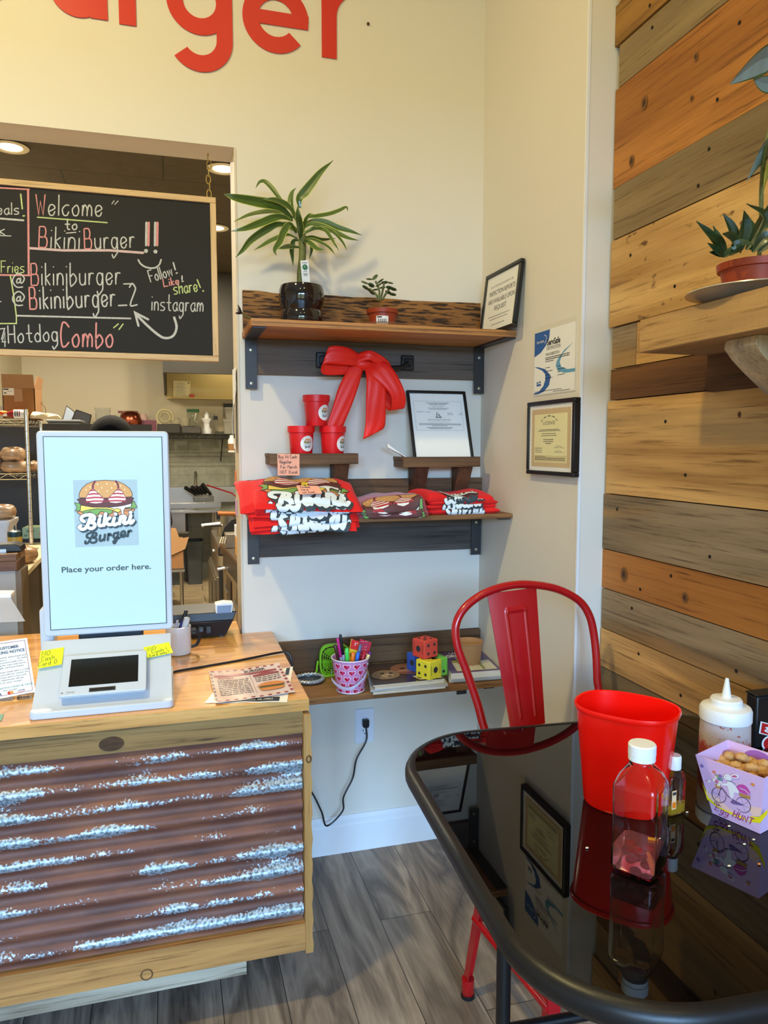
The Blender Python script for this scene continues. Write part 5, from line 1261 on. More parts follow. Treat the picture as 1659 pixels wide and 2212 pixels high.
a.ell((w*.5, h*.72), w*.34, w*.34, mat('tag_green', (52, 110, 70), .5), 1); a.ell((w*.45, h*.74), w*.12, w*.1, mat('tag_light_green', (120, 170, 130), .5), 2, 8); a.micro(w*.15, w*.85, h*.90, h*.025, INK, 1)
a.micro(w*.25, w*.75, h*.52, h*.03, GINK, 1, 3); micro_lines(a, w*.15, w*.85, [h*.44, h*.41, h*.38, h*.35], h*.015, INK, 1, True); a.put(g, plane_fn(bl_, br_-bl_, tl_-bl_)); out(g, 'plant_tag', pl, smooth=False, label='white plant tag')
# small jade plant in terracotta pot on a plastic saucer
sx_, sy_ = A(826, 690, 1, -.15).x, -.15
g = G(); g.lathe([(.001, .0005), (.062, .0005), (.070, .003), (.092, .018), (.095, .0175), (.072, .0015+.004), (.001, .0035)], (sx_-.004, sy_, SZ1), mat('clear_saucer', (214, 196, 176), .12, trans=.75, ior=1.2, var=0), 48); one(g, 'plant_saucer', (sx_-.004, sy_, SZ1), 'clear plastic saucer under the small terracotta pot', 'saucer')
jp = thing('potted_plant', (sx_, sy_, SZ1+.004), 'small jade plant in a terracotta pot on the top shelf', 'plant')
g = G(); z0 = SZ1+.0045; g.lathe([(.001, 0), (.040, 0), (.0475, .052), (.053, .053), (.055, .066), (.052, .066), (.049, .056), (.001, .054)], (sx_, sy_, z0), TERRA, 40); out(g, 'pot', jp)
g = G(); g.lathe([(.048, .057), (.001, .060)], (sx_, sy_, z0), SOIL, 20); out(g, 'soil', jp)
def JZ(zx, zy, y): return A(470+zx*.4099, 320+zy*.4099, 1, y)
JL = mat('jade_leaf', (62, 84, 44), .35, var=.2, coat=.3)
for pts in ([(848, 800), (852, 750), (832, 700)], [(858, 800), (868, 760), (878, 710)], [(868, 800), (885, 770), (905, 740)], [(846, 800), (835, 770), (800, 740)]):
    g = G(); g.tube(spline([JZ(a, b, sy_) for a, b in pts], 4), .0035, mat('jade_stem', (96, 104, 60), .6), 8); out(g, 'stem', jp)
rj = random.Random(5)
for zx, zy, rx in ((800, 690, .1), (830, 680, .9), (775, 708, -.3), (810, 722, -.4), (858, 700, .6), (880, 708, .1), (910, 710, 0), (905, 735, -.2), (925, 742, -.3), (795, 745, -.6), (815, 760, -.5), (835, 745, .2), (870, 735, .3), (900, 760, -.3), (922, 770, -.2), (850, 720, .5), (780, 735, -.5)):
    g = G(); c = JZ(zx, zy, sy_+rj.uniform(-.03, .03)); Mx = (RZ(rj.uniform(-.6, .6)) @ RY(-rx) @ RX(rj.uniform(-.5, .5))).to_3x3(); g.sph(c, (.0135, .0085, .0032), JL, 12, 8, Mx); out(g, 'leaf', jp)
g = G(); q = [A(801, 685, 1, sy_-.052), A(828, 686, 1, sy_-.052), A(828, 669, 1, sy_-.054), A(801, 668, 1, sy_-.054)]
cxx_ = sx_
def onpot(u, v, hh): r = .0435+.0075*v/.05+.0006+hh; t = -pi/2-.28+u/r; return Vector((sx_+r*cos(t), sy_+r*sin(t), z0+.014+v))
a = Art(); a.rect(-.021, 0, .021, .026, STK, 0); a.micro(-.018, .0, .020, .004, INK, 1); [a.rect(-.016+.0022*k, .006, -.016+.0022*k+.0005*(1+(k*5) % 3), .016, INK, 1) for k in range(14)]; a.put(g, onpot, maxlen=.006); out(g, 'price_sticker', jp, label='white barcode sticker')
# dark flower head poking out over the left end of the top shelf
fl = thing('dried_flower', A(535, 690, 1, -.19), 'dark wilted flower lying over the left end of the top shelf', 'flower')
g = G(); g.tube(spline([A(545, 689, 1, -.17), A(532, 684, 1, -.18), A(522, 676, 1, -.19)], 5), .0028, STEM, 8); out(g, 'stem', fl)
g = G(); FD = mat('dark_purple_petal', (46, 26, 28), .6); c0 = A(524, 678, 1, -.19); c1_ = A(512, 668, 1, -.19)
for k in range(6):
    t = k*pi/3; d = (c1_-c0); s1 = V((0, 1, 0))*cos(t)+V((.3, 0, 1)).normalized()*sin(t); g.face([c0, c0+d*.55+s1*.011, c0+d*1.1+s1*.016, c0+d*.7+s1*.004], FD, True)
out(g, 'petals', fl, solid=.001)
# ------------------------------------------------------------------ things on the lowest niche shelf
S3Z = .7065
def S(px, py): return A(px, py, 2, S3Z)
# round dish with silver rim at the counter end
dc = A(668, 1472, 2, S3Z)
ds = thing('glass_dish', (dc.x, dc.y, S3Z), 'round dish with braided silver rim at the left end of the lowest shelf', 'dish')
SIL = mat('silver_braid', (206, 216, 226), .2, metal=.7, bump=.8, bscale=160)
g = G(); R0 = .046; g.lathe([(.001, .0005), (R0, .0005), (R0+.004, .004), (R0+.004, .008), (R0-.001, .008), (R0-.002, .004), (.001, .004)], (dc.x, dc.y, S3Z), mat('dark_dish_base', (60, 66, 72), .3), 40); out(g, 'bowl', ds)
g = G()
for q in range(2):
    g.tube([(dc.x+(R0+.002+.003*cos(k*pi/2+q*pi))*cos(2*pi*k/48), dc.y+(R0+.002+.003*cos(k*pi/2+q*pi))*sin(2*pi*k/48), S3Z+.0115+.003*sin(k*pi/2+q*pi)) for k in range(48)], .0042, SIL, 8, loop=True)
out(g, 'braided_rim', ds, label='braided silver rim')
# green desk fan
LIME = mat('lime_green_plastic', (142, 214, 44), .35, var=.02)
fc = A(722, 1422, 1, -.06)
fn_ = thing('desk_fan', (fc.x, -.06, S3Z), 'small lime green desk fan behind the heart patterned bucket', 'fan')
ft, fb_ = A(722, 1391, 1, -.06).z, A(722, 1458, 1, -.06).z; fw = (A(757, 1422, 1, -.06).x-A(694, 1422, 1, -.06).x)
fcz = (ft+fb_)/2; fh = ft-fb_
def sq(t, k): 
    c_, s_ = cos(t), sin(t); return (abs(c_)**.6*(1 if c_ > 0 else -1)*fw/2*k, abs(s_)**.6*(1 if s_ > 0 else -1)*fh/2*k)
g = G()
for k, r in ((1, .0035), (.84, .0012), (.7, .0012), (.56, .0012), (.42, .0012), (.28, .0014)):
    g.tube([(fc.x+sq(2*pi*i/40, k)[0], -.078-.004*(1-k), fcz+sq(2*pi*i/40, k)[1]) for i in range(40)], r, LIME, 6, loop=True)
for i in range(16): t = 2*pi*i/16; a_, b_ = sq(t, .15), sq(t, 1); g.tube([(fc.x+a_[0], -.082, fcz+a_[1]), (fc.x+b_[0], -.078, fcz+b_[1])], .0009, LIME, 5)
g.lathe([(.001, 0), (.011, 0), (.012, .004), (.001, .005)], (fc.x, -.080, fcz), LIME, 20, RX(pi/2).to_3x3()); out(g, 'grille', fn_)
g = G(); rs = [[Vector((fc.x+sq(2*pi*i/40, k)[0], y, fcz+sq(2*pi*i/40, k)[1])) for i in range(40)] for y, k in ((-.077, .99), (-.05, .99), (-.046, .85))]; g.rings(rs, LIME, cap=False); out(g, 'housing', fn_, solid=.002)
g = G()
for i in range(4):
    t = i*pi/2+.4; 
    def bl_(u, v): r = .010+u*fw*.33; tt = t+(v-.5)*1.1; return (Vector((fc.x+r*cos(tt), -.062+(v-.5)*.014, fcz+r*sin(tt))), Vector((0, 1, 0)))
    g.slab(bl_, 5, 5, LIME, .0012)
out(g, 'blades', fn_)
g = G(); g.tube(spline([(fc.x-fw/2-.006, -.06, fcz), (fc.x-fw/2-.010, -.06, S3Z+.025), (fc.x-fw/2-.002, -.06, S3Z+.006), (fc.x+fw/2+.002, -.06, S3Z+.006), (fc.x+fw/2+.010, -.06, S3Z+.025), (fc.x+fw/2+.006, -.06, fcz)], 5), .004, LIME, 8)
g.box((fc.x-fw/2+.0, -.085, S3Z+.0005), (fc.x+fw/2, -.03, S3Z+.007), LIME); out(g, 'stand', fn_, bevel=.002)
# heart bucket with pens
def heartmat():
    m = bpy.data.materials.new('heart_print_tin'); m.use_nodes = True; nt = m.node_tree; b = nt.nodes['Principled BSDF']
    tc = nt.nodes.new('ShaderNodeTexCoord'); sp = nt.nodes.new('ShaderNodeSeparateXYZ'); nt.links.new(tc.outputs['Object'], sp.inputs[0])
    def mth(op, a, b_=None, c_=None):
        n = nt.nodes.new('ShaderNodeMath'); n.operation = op
        for i, v in enumerate((a, b_, c_)):
            if v is None: continue
            if isinstance(v, (int, float)): n.inputs[i].default_value = v
            else: nt.links.new(v, n.inputs[i])
        return n.outputs[0]
    ang = mth('ARCTAN2', sp.outputs['Y'], sp.outputs['X'])
    u = mth('MULTIPLY', ang, 11/(2*pi)); v = mth('MULTIPLY', sp.outputs['Z'], 46)
    row = mth('FLOOR', v); off = mth('MULTIPLY', mth('MODULO', row, 2), .5); fu = mth('FRACT', mth('ADD', mth('ADD', u, off), 20)); fv = mth('FRACT', v)
    cx_ = mth('ABSOLUTE', mth('SUBTRACT', fu, .5))
    # heart: |x| below a curve
    hy = mth('SUBTRACT', fv, mth('MULTIPLY', mth('SQRT', cx_), .55)); inner = mth('LESS_THAN', mth('ADD', mth('MULTIPLY', cx_, cx_), mth('MULTIPLY', mth('SUBTRACT', hy, .25), mth('SUBTRACT', hy, .25))), .10)
    edge = mth('LESS_THAN', mth('ADD', mth('MULTIPLY', cx_, cx_), mth('MULTIPLY', mth('SUBTRACT', hy, .25), mth('SUBTRACT', hy, .25))), .15)
    half = mth('GREATER_THAN', fu, .5)
    m1 = nt.nodes.new('ShaderNodeMix'); m1.data_type = 'RGBA'; m1.inputs[6].default_value = C(196, 24, 60); m1.inputs[7].default_value = C(214, 60, 120); nt.links.new(half, m1.inputs[0])
    m2 = nt.nodes.new('ShaderNodeMix'); m2.data_type = 'RGBA'; m2.inputs[6].default_value = C(212, 140, 190); m2.inputs[7].default_value = C(240, 232, 240); nt.links.new(edge, m2.inputs[0])
    m3 = nt.nodes.new('ShaderNodeMix'); m3.data_type = 'RGBA'; nt.links.new(inner, m3.inputs[0]); nt.links.new(m2.outputs[2], m3.inputs[6]); nt.links.new(m1.outputs[2], m3.inputs[7])
    nt.links.new(m3.outputs[2], b.inputs['Base Color']); b.inputs['Roughness'].default_value = .3
    return m
bc = A(757, 1491, 2, S3Z); bz0 = S3Z+.0005; 
bh = A(757, 1419, 1, bc.y).z-bz0; ppm = 1/(A(758, 1450, 1, bc.y).x-A(757, 1450, 1, bc.y).x)
rt_, rb_ = 39.5/ppm, 29/ppm
bk = thing('tin_bucket', (bc.x, bc.y, bz0), 'pink heart patterned tin bucket full of pens on the lowest shelf', 'bucket')
g = G(); HB = heartmat(); LAV = mat('lavender_tin', (196, 190, 220), .3, var=.02)
g.lathe([(.001, .001), (rb_-.001, 0), (rb_, .003), (rt_, bh), (rt_-.002, bh), (rb_-.002, .004), (.001, .004)], (bc.x, bc.y, bz0), HB, 48); out(g, 'pail', bk)
g = G(); g.tube([(bc.x+rt_*cos(2*pi*i/48), bc.y+rt_*sin(2*pi*i/48), bz0+bh) for i in range(48)], .0022, mat('white_rim', (230, 226, 236), .3), 8, loop=True)
out(g, 'rim', bk); g = G()
g.tube([(bc.x+rb_*cos(2*pi*i/48), bc.y+rb_*sin(2*pi*i/48), bz0+.0028) for i in range(48)], .0022, mat('white_rim', (230, 226, 236), .3), 8, loop=True); out(g, 'base_ring', bk)
g = G(); a0 = rad(-40); e1 = V((bc.x+rt_*1.0*cos(a0), bc.y+rt_*sin(a0), bz0+bh*.86)); e2 = V((bc.x-rt_*.96, bc.y-.012, bz0+bh*.62))
hp = spline([e1, (e1+V((-.012, -.020, -bh*.30))), V((bc.x-.006, bc.y-rt_-.012, bz0+bh*.30)), V((bc.x-rt_*.6, bc.y-rt_*.75-.008, bz0+bh*.24)), V((bc.x-rt_-.004, bc.y-.020, bz0+bh*.42)), e2+V((-.004, .006, .01))], 6)
g.rings([[p+V((0, 0, .0055)), p+V((.0, .0012, 0)), p+V((0, 0, -.0055)), p+V((0, -.0012, 0))] for p in hp], LAV); out(g, 'handle', bk, label='lavender swing handle', ang=60)
g = G(); g.lathe([(.004, 0), (.004, .003), (.0015, .004)], e1, SIL, 10, (RZ(a0) @ RY(pi/2)).to_3x3()); out(g, 'rivet', bk)
def inb(ang, r): return V((bc.x+r*cos(ang), bc.y+r*sin(ang), bz0+.007))
def bpen(px, py, ang, r, rad_, col, cap, label, cf=.35, dy=0.0, name='marker'):
    top = A(px, py, 1, bc.y+dy); return pen(name, inb(ang, r), top, rad_, col, cap, label, name, 'pens in the heart bucket', cf)
PM = lambda n, c: mat(n, c, .3, var=.02)
bpen(735, 1370, 2.2, .012, .0045, PM('pen_silver', (170, 174, 184)), PM('cap_black', (26, 26, 30)), 'silver pen with black cap, tallest in the heart bucket', .38, .0)
bpen(729, 1378, 2.6, .016, .0045, PM('pen_silver', (170, 174, 184)), PM('cap_pink', (196, 40, 130)), 'silver pen with magenta cap beside the black capped one in the bucket', .38, .0)
bpen(723, 1392, 2.9, .018, .005, PM('pen_brown', (74, 44, 40)), PM('cap_brown', (70, 40, 36)), 'brown marker at the left rim of the heart bucket', .3, .0)
bpen(749, 1400, 3.6, .008, .0065, PM('mk_grey', (150, 150, 150)), PM('cap_green', (70, 210, 90)), 'marker with bright green cap in the heart bucket', .45, -.014)
bpen(763, 1409, 4.6, .008, .0062, PM('mk_yel', (236, 160, 40)), PM('cap_orange', (238, 122, 24)), 'marker with orange cap in the heart bucket', .5, -.018)
bpen(774, 1408, 5.0, .010, .0062, PM('mk_blue', (40, 110, 220)), PM('cap_blue', (30, 104, 214)), 'marker with blue cap in the heart bucket', .5, -.014)
bpen(788, 1407, 5.6, .012, .0062, PM('mk_red', (170, 20, 40)), PM('cap_red', (176, 20, 44)), 'dark red marker leaning right in the heart bucket', .5, -.004)
bpen(797, 1414, 5.9, .014, .005, PM('crayon_yellow', (238, 226, 110)), PM('crayon_tip', (244, 236, 150)), 'pale yellow pencil at the right rim of the heart bucket', .3, -.010, 'pencil')
bpen(800, 1408, 6.1, .014, .0045, PM('crayon_purple', (110, 40, 140)), PM('crayon_purple', (110, 40, 140)), 'purple pencil at the right rim of the heart bucket', .3, .006, 'pencil')
bpen(779, 1392, 5.6, .004, .005, PM('pen_tealgrip', (80, 150, 190)), PM('pen_tealtip', (90, 110, 140)), 'blue grey pen standing behind the markers in the bucket', .3, .0, 'pen')
# crayon box and patterned card in the bucket
def card(name, pp, y, th, m, fnart, label, cat):
    q = [A(x_, y_, 1, y) for x_, y_ in pp]; g = G(); g.prism(q, (0, th, 0), m); a = Art(); w, h = (q[1]-q[0]).length, (q[3]-q[0]).length; fnart(a, w, h); a.put(g, plane_fn(q[0], q[1]-q[0], q[3]-q[0])); return one(g, name, q[0], label, cat, smooth=False)
def cb1(a, w, h): a.rect(0, h*.64, w, h, mat('box_red', (214, 40, 36), .4), 1); a.text('3"', (w*.62, h*.8), h*.12, PAPER, 2); a.text('BIC', (w*.5, h*.36), h*.14, INK, 2, width=w*.7, bold=.03, rot=.2)
card('crayon_box', [(750, 1436), (766, 1440), (776, 1388), (760, 1381)], bc.y+.012, .010, mat('box_yellow', (240, 196, 40), .4), cb1, 'yellow and red cardboard box standing in the heart bucket', 'box')
def cb2(a, w, h):
    for i in range(7):
        for j in range(8): a.ell((w*(.08+.14*i), h*(.08+.115*j)), w*.05, w*.05, mat('dot_pink', (236, 150, 160), .4) if (i*j) % 3 else mat('dot_blue', (90, 80, 150), .4), 1, 8)
card('sticker_card', [(770, 1430), (790, 1430), (803, 1388), (778, 1380)], bc.y+.022, .002, mat('card_red', (190, 40, 60), .4), cb2, 'red dotted sticker card standing at the back of the bucket', 'card')
# magazines (loose stack), each its own thing
def mag(c4, z, th, m, label, fnart=None, curl=0.0, group='magazines on the lowest shelf'):
    q = [A(x, y, 2, z+th) for x, y in c4]; q = [V((min(p.x, XR-.003), min(p.y, -.025), z)) for p in q]
    g = G(); 
    ux = (q[1]-q[0]); uy = (q[3]-q[0])
    def fn(u, v): return ((q[0]*(1-u)+q[1]*u)*(1-v)+(q[3]*(1-u)+q[2]*u)*v+V((0, 0, th/2+curl*(1-v)**2*sin(u*3))), V((0, 0, 1)))
    g.slab(fn, 10, 8, m, th)
    for k in range(1, 4):
        zz = z+th*k/4.0
    if fnart: a = Art(); fnart(a); a.put(g, lambda u, v, h: fn(u, v)[0]+V((0, 0, th/2+.0003+h)), maxlen=.12)
    return one(g, 'magazine', q[0], label, 'magazine', group)
PG = mat('magazine_pages', (206, 204, 196), .7, var=.12, nscale=8, stretch=(1, 1, 60)); PG2 = mat('magazine_pages_grey', (170, 172, 174), .6, var=.2, nscale=8, stretch=(1, 1, 60))
mag([(806, 1497), (962, 1483), (950, 1440), (800, 1448)], S3Z+.0005, .006, PG, 'bottom magazine of the stack beside the bucket')
mag([(800, 1491), (968, 1478), (945, 1438), (792, 1446)], S3Z+.0067, .007, PG2, 'second magazine from the bottom beside the bucket')
mag([(810, 1487), (960, 1470), (946, 1436), (796, 1440)], S3Z+.0140, .007, PG, 'third magazine from the bottom beside the bucket', curl=.0)
def cover(a):
    D = lambda n, c: mat('cover_'+n, c, .25, coat=.4, var=.1)
    a.rect(0, 0, 1, 1, D('brown', (66, 44, 34)), 0); a.text('MERCHANDISE', (.42, .90), .055, D('gold', (190, 160, 90)), 2, width=.6)
    a.ell((.66, .58), .30, .25, D('face', (150, 96, 70)), 1, 24, .2); a.ell((.60, .50), .17, .06, D('cheek', (176, 122, 92)), 2, 16, .2); a.ell((.57, .60), .05, .03, D('dark', (44, 28, 22)), 3); a.ell((.78, .64), .05, .03, D('dark', (44, 28, 22)), 3); a.stroke([(.6, .40), (.7, .38), (.8, .42)], .03, D('lip', (120, 66, 54)), 3)
    a.ell((.24, .38), .22, .20, D('fur', (150, 122, 90)), 2, 20); a.ell((.26, .34), .10, .09, D('fur2', (186, 160, 126)), 3, 16); a.ell((.20, .43), .035, .03, D('dark', (44, 28, 22)), 4); a.ell((.33, .42), .03, .03, D('dark', (44, 28, 22)), 4); a.ell((.29, .30), .03, .02, D('dark', (44, 28, 22)), 4)
    a.rect(.86, .5, 1, 1, D('side', (120, 112, 104)), 4)
    a.fill([(.60, .20), (.98, .26), (.98, .02), (.66, .02)], D('inset', (206, 200, 180)), 5); a.ell((.68, .12), .03, .06, D('hair', (60, 40, 30)), 6)
mag([(806, 1481), (960, 1466), (900, 1424), (790, 1432)], S3Z+.0213, .004, mat('magazine_cover_edge', (190, 186, 178), .5), 'top magazine with a face on its dark cover beside the bucket', cover)
MZ = S3Z+.0258
# puzzle books at the right
mag([(970, 1464), (1082, 1456), (1078, 1410), (948, 1414)], S3Z+.0005, .018, mat('book_pages', (216, 212, 200), .7, var=.1, nscale=8, stretch=(1, 1, 60)), 'thick white paged puzzle book under the purple one', None, group='puzzle books at the shelf end')
def puz(a):
    D = lambda n, c: mat('puzzle_'+n, c, .3, coat=.3, var=.03)
    a.rect(0, 0, 1, 1, D('purple', (82, 64, 120)), 0); a.text('LARGE', (.36, .86), .07, D('white', (232, 232, 236)), 2, width=.34, bold=.02); a.text('GREAT BIG', (.48, .70), .12, D('white', (232, 232, 236)), 2, width=.8, bold=.04); a.text('WORDS', (.5, .58), .08, D('white', (232, 232, 236)), 2, width=.5, bold=.02)
    a.rect(.14, .06, .94, .48, D('page', (226, 224, 206)), 1); a.rect(.14, .44, .46, .53, D('lime', (164, 170, 70)), 3)
    for x_ in (.28, .66): a.rect(x_, .08, x_+.06, .46, D('olive', (140, 150, 84)), 2)
    for i in range(9):
        a.rect(.16+.085*i, .07, .163+.085*i, .47, GINK, 2)
    for j in range(6): a.rect(.15, .09+.07*j, .93, .094+.07*j, GINK, 2)
    a.stroke([(.5, .40), (.72, .18)], .012, D('tan', (170, 130, 90)), 4)
mag([(974, 1455), (1084, 1447), (1064, 1401), (944, 1405)], S3Z+.0188, .021, mat('book_pages', (216, 212, 200), .7), 'purple word puzzle book under the kraft paper cup', puz, group='puzzle books at the shelf end')
# kraft cup on the puzzle book
BZ = S3Z+.0405
kc_ = A(1012, 1431, 2, BZ); kh = A(1012, 1384, 1, kc_.y).z-BZ; kp = 1/(A(1001, 1400, 1, kc_.y).x-A(1000, 1400, 1, kc_.y).x)
g = G(); ra, rbm = 28.5/kp, 23.5/kp
g.lathe([(.001, .004), (rbm-.001, .003), (rbm-.0005, 0), (rbm, .0005), (ra-.0015, kh-.003), (ra+.001, kh-.003), (ra+.0013, kh-.001), (ra, kh), (ra-.0015, kh-.002), (rbm-.002, .005), (.001, .005)], (kc_.x, kc_.y, BZ), KRAFT, 40); one(g, 'paper_cup', (kc_.x, kc_.y, BZ), 'brown kraft paper cup standing on the purple puzzle book', 'cup')
# foam dice
def die(px, py, zc, s, rz, col, name, label, faces, y=None):
    c = A(px, py, 2, zc-s/2) if y is None else A(px, py, 1, y); c = V((c.x, c.y, zc))
    o = thing('foam_die', (c.x, c.y, zc-s/2), label, 'die', 'foam dice on the magazines', rz)
    g = G(); g.box((-s/2, -s/2, 0), (s/2, s/2, s), mat('foam_'+name, col, .75, bump=.2, bscale=300)); out(g, 'cube', o, local=True, bevel=s*.05)
    PIP = {1: [(0, 0)], 2: [(-1, -1), (1, 1)], 3: [(-1, 1), (0, 0), (1, -1)], 4: [(-1, -1), (1, -1), (-1, 1), (1, 1)], 5: [(-1, -1), (1, -1), (-1, 1), (1, 1), (0, 0)], 6: [(-1, -1), (-1, 0), (-1, 1), (1, -1), (1, 0), (1, 1)]}
    for fn2, kind in ((plane_fn((0, -s/2, s/2), (1, 0, 0), (0, 0, 1)), faces[0]), (plane_fn((0, 0, s), (1, 0, 0), (0, 1, 0)), faces[1]), (plane_fn((-s/2, 0, s/2), (0, -1, 0), (0, 0, 1)), faces[2])):
        a = Art()
        for u, v in PIP[kind]: a.ell((u*s*.23, v*s*.23), s*(.17 if kind == 1 else .085), s*(.17 if kind == 1 else .085), INK, 1, 16)
        if kind == 1:
            for sg in (-1, 1): a.rect(sg*s*.34-s*.012, -s*.25, sg*s*.34+s*.012, s*.25, INK, 1)
        g = G(); a.put(g, fn2); out(g, 'pips', o, local=True, smooth=False)
    return o
sd = 36/ (1/(A(931, 1440, 1, -.17).x-A(930, 1440, 1, -.17).x))
yd = A(924, 1461, 2, MZ)
die(926, 1462, MZ+sd/2, sd, rad(28), (230, 214, 52), 'yellow', 'yellow foam die in front of the green one on the magazines', (1, 3, 4))
die(940, 1456, MZ+sd/2, sd, rad(12), (112, 196, 76), 'green', 'green foam die at the right under the red one', (3, 1, 2))
die(905, 1447, MZ+sd/2, sd, rad(20), (44, 84, 180), 'blue', 'blue foam die mostly hidden behind the yellow one', (2, 4, 1))
die(918, 1425, MZ+sd*1.5+.001, sd, rad(24), (214, 72, 56), 'red', 'red foam die on top of the yellow and green dice', (4, 5, 1), y=yd.y+.028)

# ------------------------------------------------------------------ red metal bar stool
RSD = 24
st = thing('bar_stool', (.955, -1.0, 0), 'red metal bar stool with splat back standing behind the black table', 'stool')
yb2 = -.80
def Bk(px, py, y=yb2): return A(px, py, 1, y)
lp = [Bk(1050, 1582, -.855), Bk(1030, 1515, -.84), Bk(1007, 1448, -.825), Bk(988, 1395, -.815), Bk(985, 1350, -.808), Bk(1005, 1312, -.803), Bk(1048, 1281, -.80), Bk(1100, 1265, -.80), Bk(1150, 1263, -.80), Bk(1205, 1273, -.80), Bk(1250, 1297, -.803), Bk(1273, 1330, -.808), Bk(1283, 1372, -.815), Bk(1288, 1420, -.825), Bk(1290, 1470, -.835), Bk(1292, 1500, -.842)]
# keep the lower ends meeting the seat
seat_z = .762
lp = [V((.822, -.875, seat_z-.01))]+lp+[V((1.105, -.865, seat_z-.01))]
g = G(); g.tube(spline(lp, 5), .0112, RED, 14); out(g, 'back_frame', st)
s0, s1, s2, s3 = Bk(1102, 1572, -.862), Bk(1177, 1562, -.862), Bk(1158, 1268, -.802), Bk(1052, 1282, -.802)
def spl(u, v):
    q = (s0*(1-u)+s1*u)*(1-v)+(s3*(1-u)+s2*u)*v
    r = 0.0; cu = abs(u-.52)
    if .06 < v < .86: r = .0035*math.exp(-((cu-.20)/.018)**2)
    if cu < .2: r += .0035*math.exp(-((v-.86)/.012)**2)
    return (q+V((0, -.006*(1-(2*u-1)**2)-r, 0)), V((0, -1, 0)))
g = G(); g.slab(spl, 60, 90, RED, .003)
low = [V((s0.x+.012, -.872, seat_z-.02)), V((s1.x-.0, -.872, seat_z-.02))]
out(g, 'back_splat', st)
g = G(); c0x, c0y, hs = .958, -1.015, .160
pr = [(c0x+x, c0y+y) for x, y in rrect(-hs, hs, -hs, hs, .05)]
rs = [[V((c0x+(x-c0x)*k, c0y+(y-c0y)*k, z)) for x, y in pr] for k, z in ((.985, seat_z-.045), (1.0, seat_z-.02), (1.0, seat_z-.004), (.96, seat_z), (.8, seat_z-.004), (.4, seat_z-.008), (.05, seat_z-.009))]
g.rings(rs, RED); out(g, 'seat', st)
feet = [(.745+.006, -.819), (1.105, -.745), (.800, -1.215), (1.128, -1.19)]
tops = [(c0x-.135, c0y+.135), (c0x+.135, c0y+.135), (c0x-.135, c0y-.135), (c0x+.135, c0y-.135)]
for (fx, fy), (tx_, ty_) in zip(feet, tops):
    g = G(); dx, dy = (-1 if tx_ < c0x else 1), (-1 if ty_ < c0y else 1)
    def Lp(x, y, z, w): 
        # folded sheet leg: an open angle section
        o = V((x, y, z)); t = .0025
        return [o, o+V((-dx*w, 0, 0)), o+V((-dx*w, -dy*t, 0)), o+V((-dx*t, -dy*t, 0)), o+V((-dx*t, -dy*w, 0)), o+V((0, -dy*w, 0))]
    g.rings([Lp(fx, fy, .045, .026), Lp(tx_, ty_, seat_z-.03, .048)], RED, smooth=False)
    g.lathe([(.0165, .010), (.0185, .012), (.0175, .055)], (fx-dx*.010, fy-dy*.010, 0), RED, 20); lg = out(g, 'leg', st, ang=50)
    g = G(); g.lathe([(.016, 0), (.0195, .001), (.0195, .011), (.016, .012)], (fx-dx*.010, fy-dy*.010, 0), BLK, 20); out(g, 'foot_cap', lg, label='black rubber foot')
def lerp_leg(i, z): t = z/(seat_z-.03); f, k = feet[i], tops[i]; return V((f[0]+(k[0]-f[0])*t, f[1]+(k[1]-f[1])*t, z))
for i, j in ((0, 2), (1, 3), (2, 3), (0, 1)):
    g = G(); z = .235 if (i, j) != (2, 3) else .30; p, q = lerp_leg(i, z), lerp_leg(j, z); g.tube([p, q], .0095, RED, 10); out(g, 'brace', st)

# ------------------------------------------------------------------ black glass bar table
TZ, KT_ = .915, 1.23
tc_ = V((.803, -1.604, 0)); hw, hd, cr_ = .395, .412, .183; tr = rad(-3.5)
tb = thing('bar_table', (tc_.x, tc_.y, 0), 'black table with glossy glass top and rounded rim in the right foreground', 'table')
def tout(off, n=12):
    p = rrect(-hw-off, hw+off, -hd-off, hd+off, cr_+off, n); return [(tc_.x+x*cos(tr)-y*sin(tr), tc_.y+x*sin(tr)+y*cos(tr)) for x, y in p]
TG = mat('black_table_glass', (5, 5, 6), .015, var=0.0, spec=.42)
g = G(); g.prism([(x, y, TZ-.006) for x, y in tout(-.0115)], (0, 0, .0055), TG); out(g, 'glass_top', tb, smooth=False)
TM = mat('black_table_metal', (18, 17, 18), .38, bump=.05, bscale=900)
g = G(); rs = []
for off, z in ((-.013, TZ-.001), (-.011, TZ+.0010), (-.004, TZ+.0008), (.003, TZ-.004), (.007, TZ-.012), (.007, TZ-.024), (.001, TZ-.034), (-.007, TZ-.037), (-.013, TZ-.034)): rs.append([V((x, y, z)) for x, y in tout(off)])
g.rings(rs, TM, loop=True); out(g, 'rim', tb)
def Tl(x, y): return V((tc_.x+x*cos(tr)-y*sin(tr), tc_.y+x*sin(tr)+y*cos(tr), 0))
lpos = [(-.205, -.23), (.22, -.23), (.22, .228), (-.205, .228)]
for x, y in lpos:
    p = Tl(x, y); g = G(); g.tube([p+V((0, 0, .012)), p+V((0, 0, TZ-.034))], .0145, TM, 14); lg = out(g, 'leg', tb)
    g = G(); g.lathe([(.014, 0), (.015, .001), (.015, .014), (.013, .016)], p, BLK, 16); out(g, 'foot_cap', lg)
for i in range(4):
    a_, b_ = Tl(*lpos[i]), Tl(*lpos[(i+1) % 4]); g = G(); z = TZ-.049; g.box((-.5, -.008, -.012), (.5, .008, .012), TM, T((a_+b_)/2+V((0, 0, z))) @ RZ(atan2((b_-a_).y, (b_-a_).x)) @ Matrix.Scale((b_-a_).length, 4, V((1, 0, 0)))); out(g, 'apron_bar', tb, smooth=False)
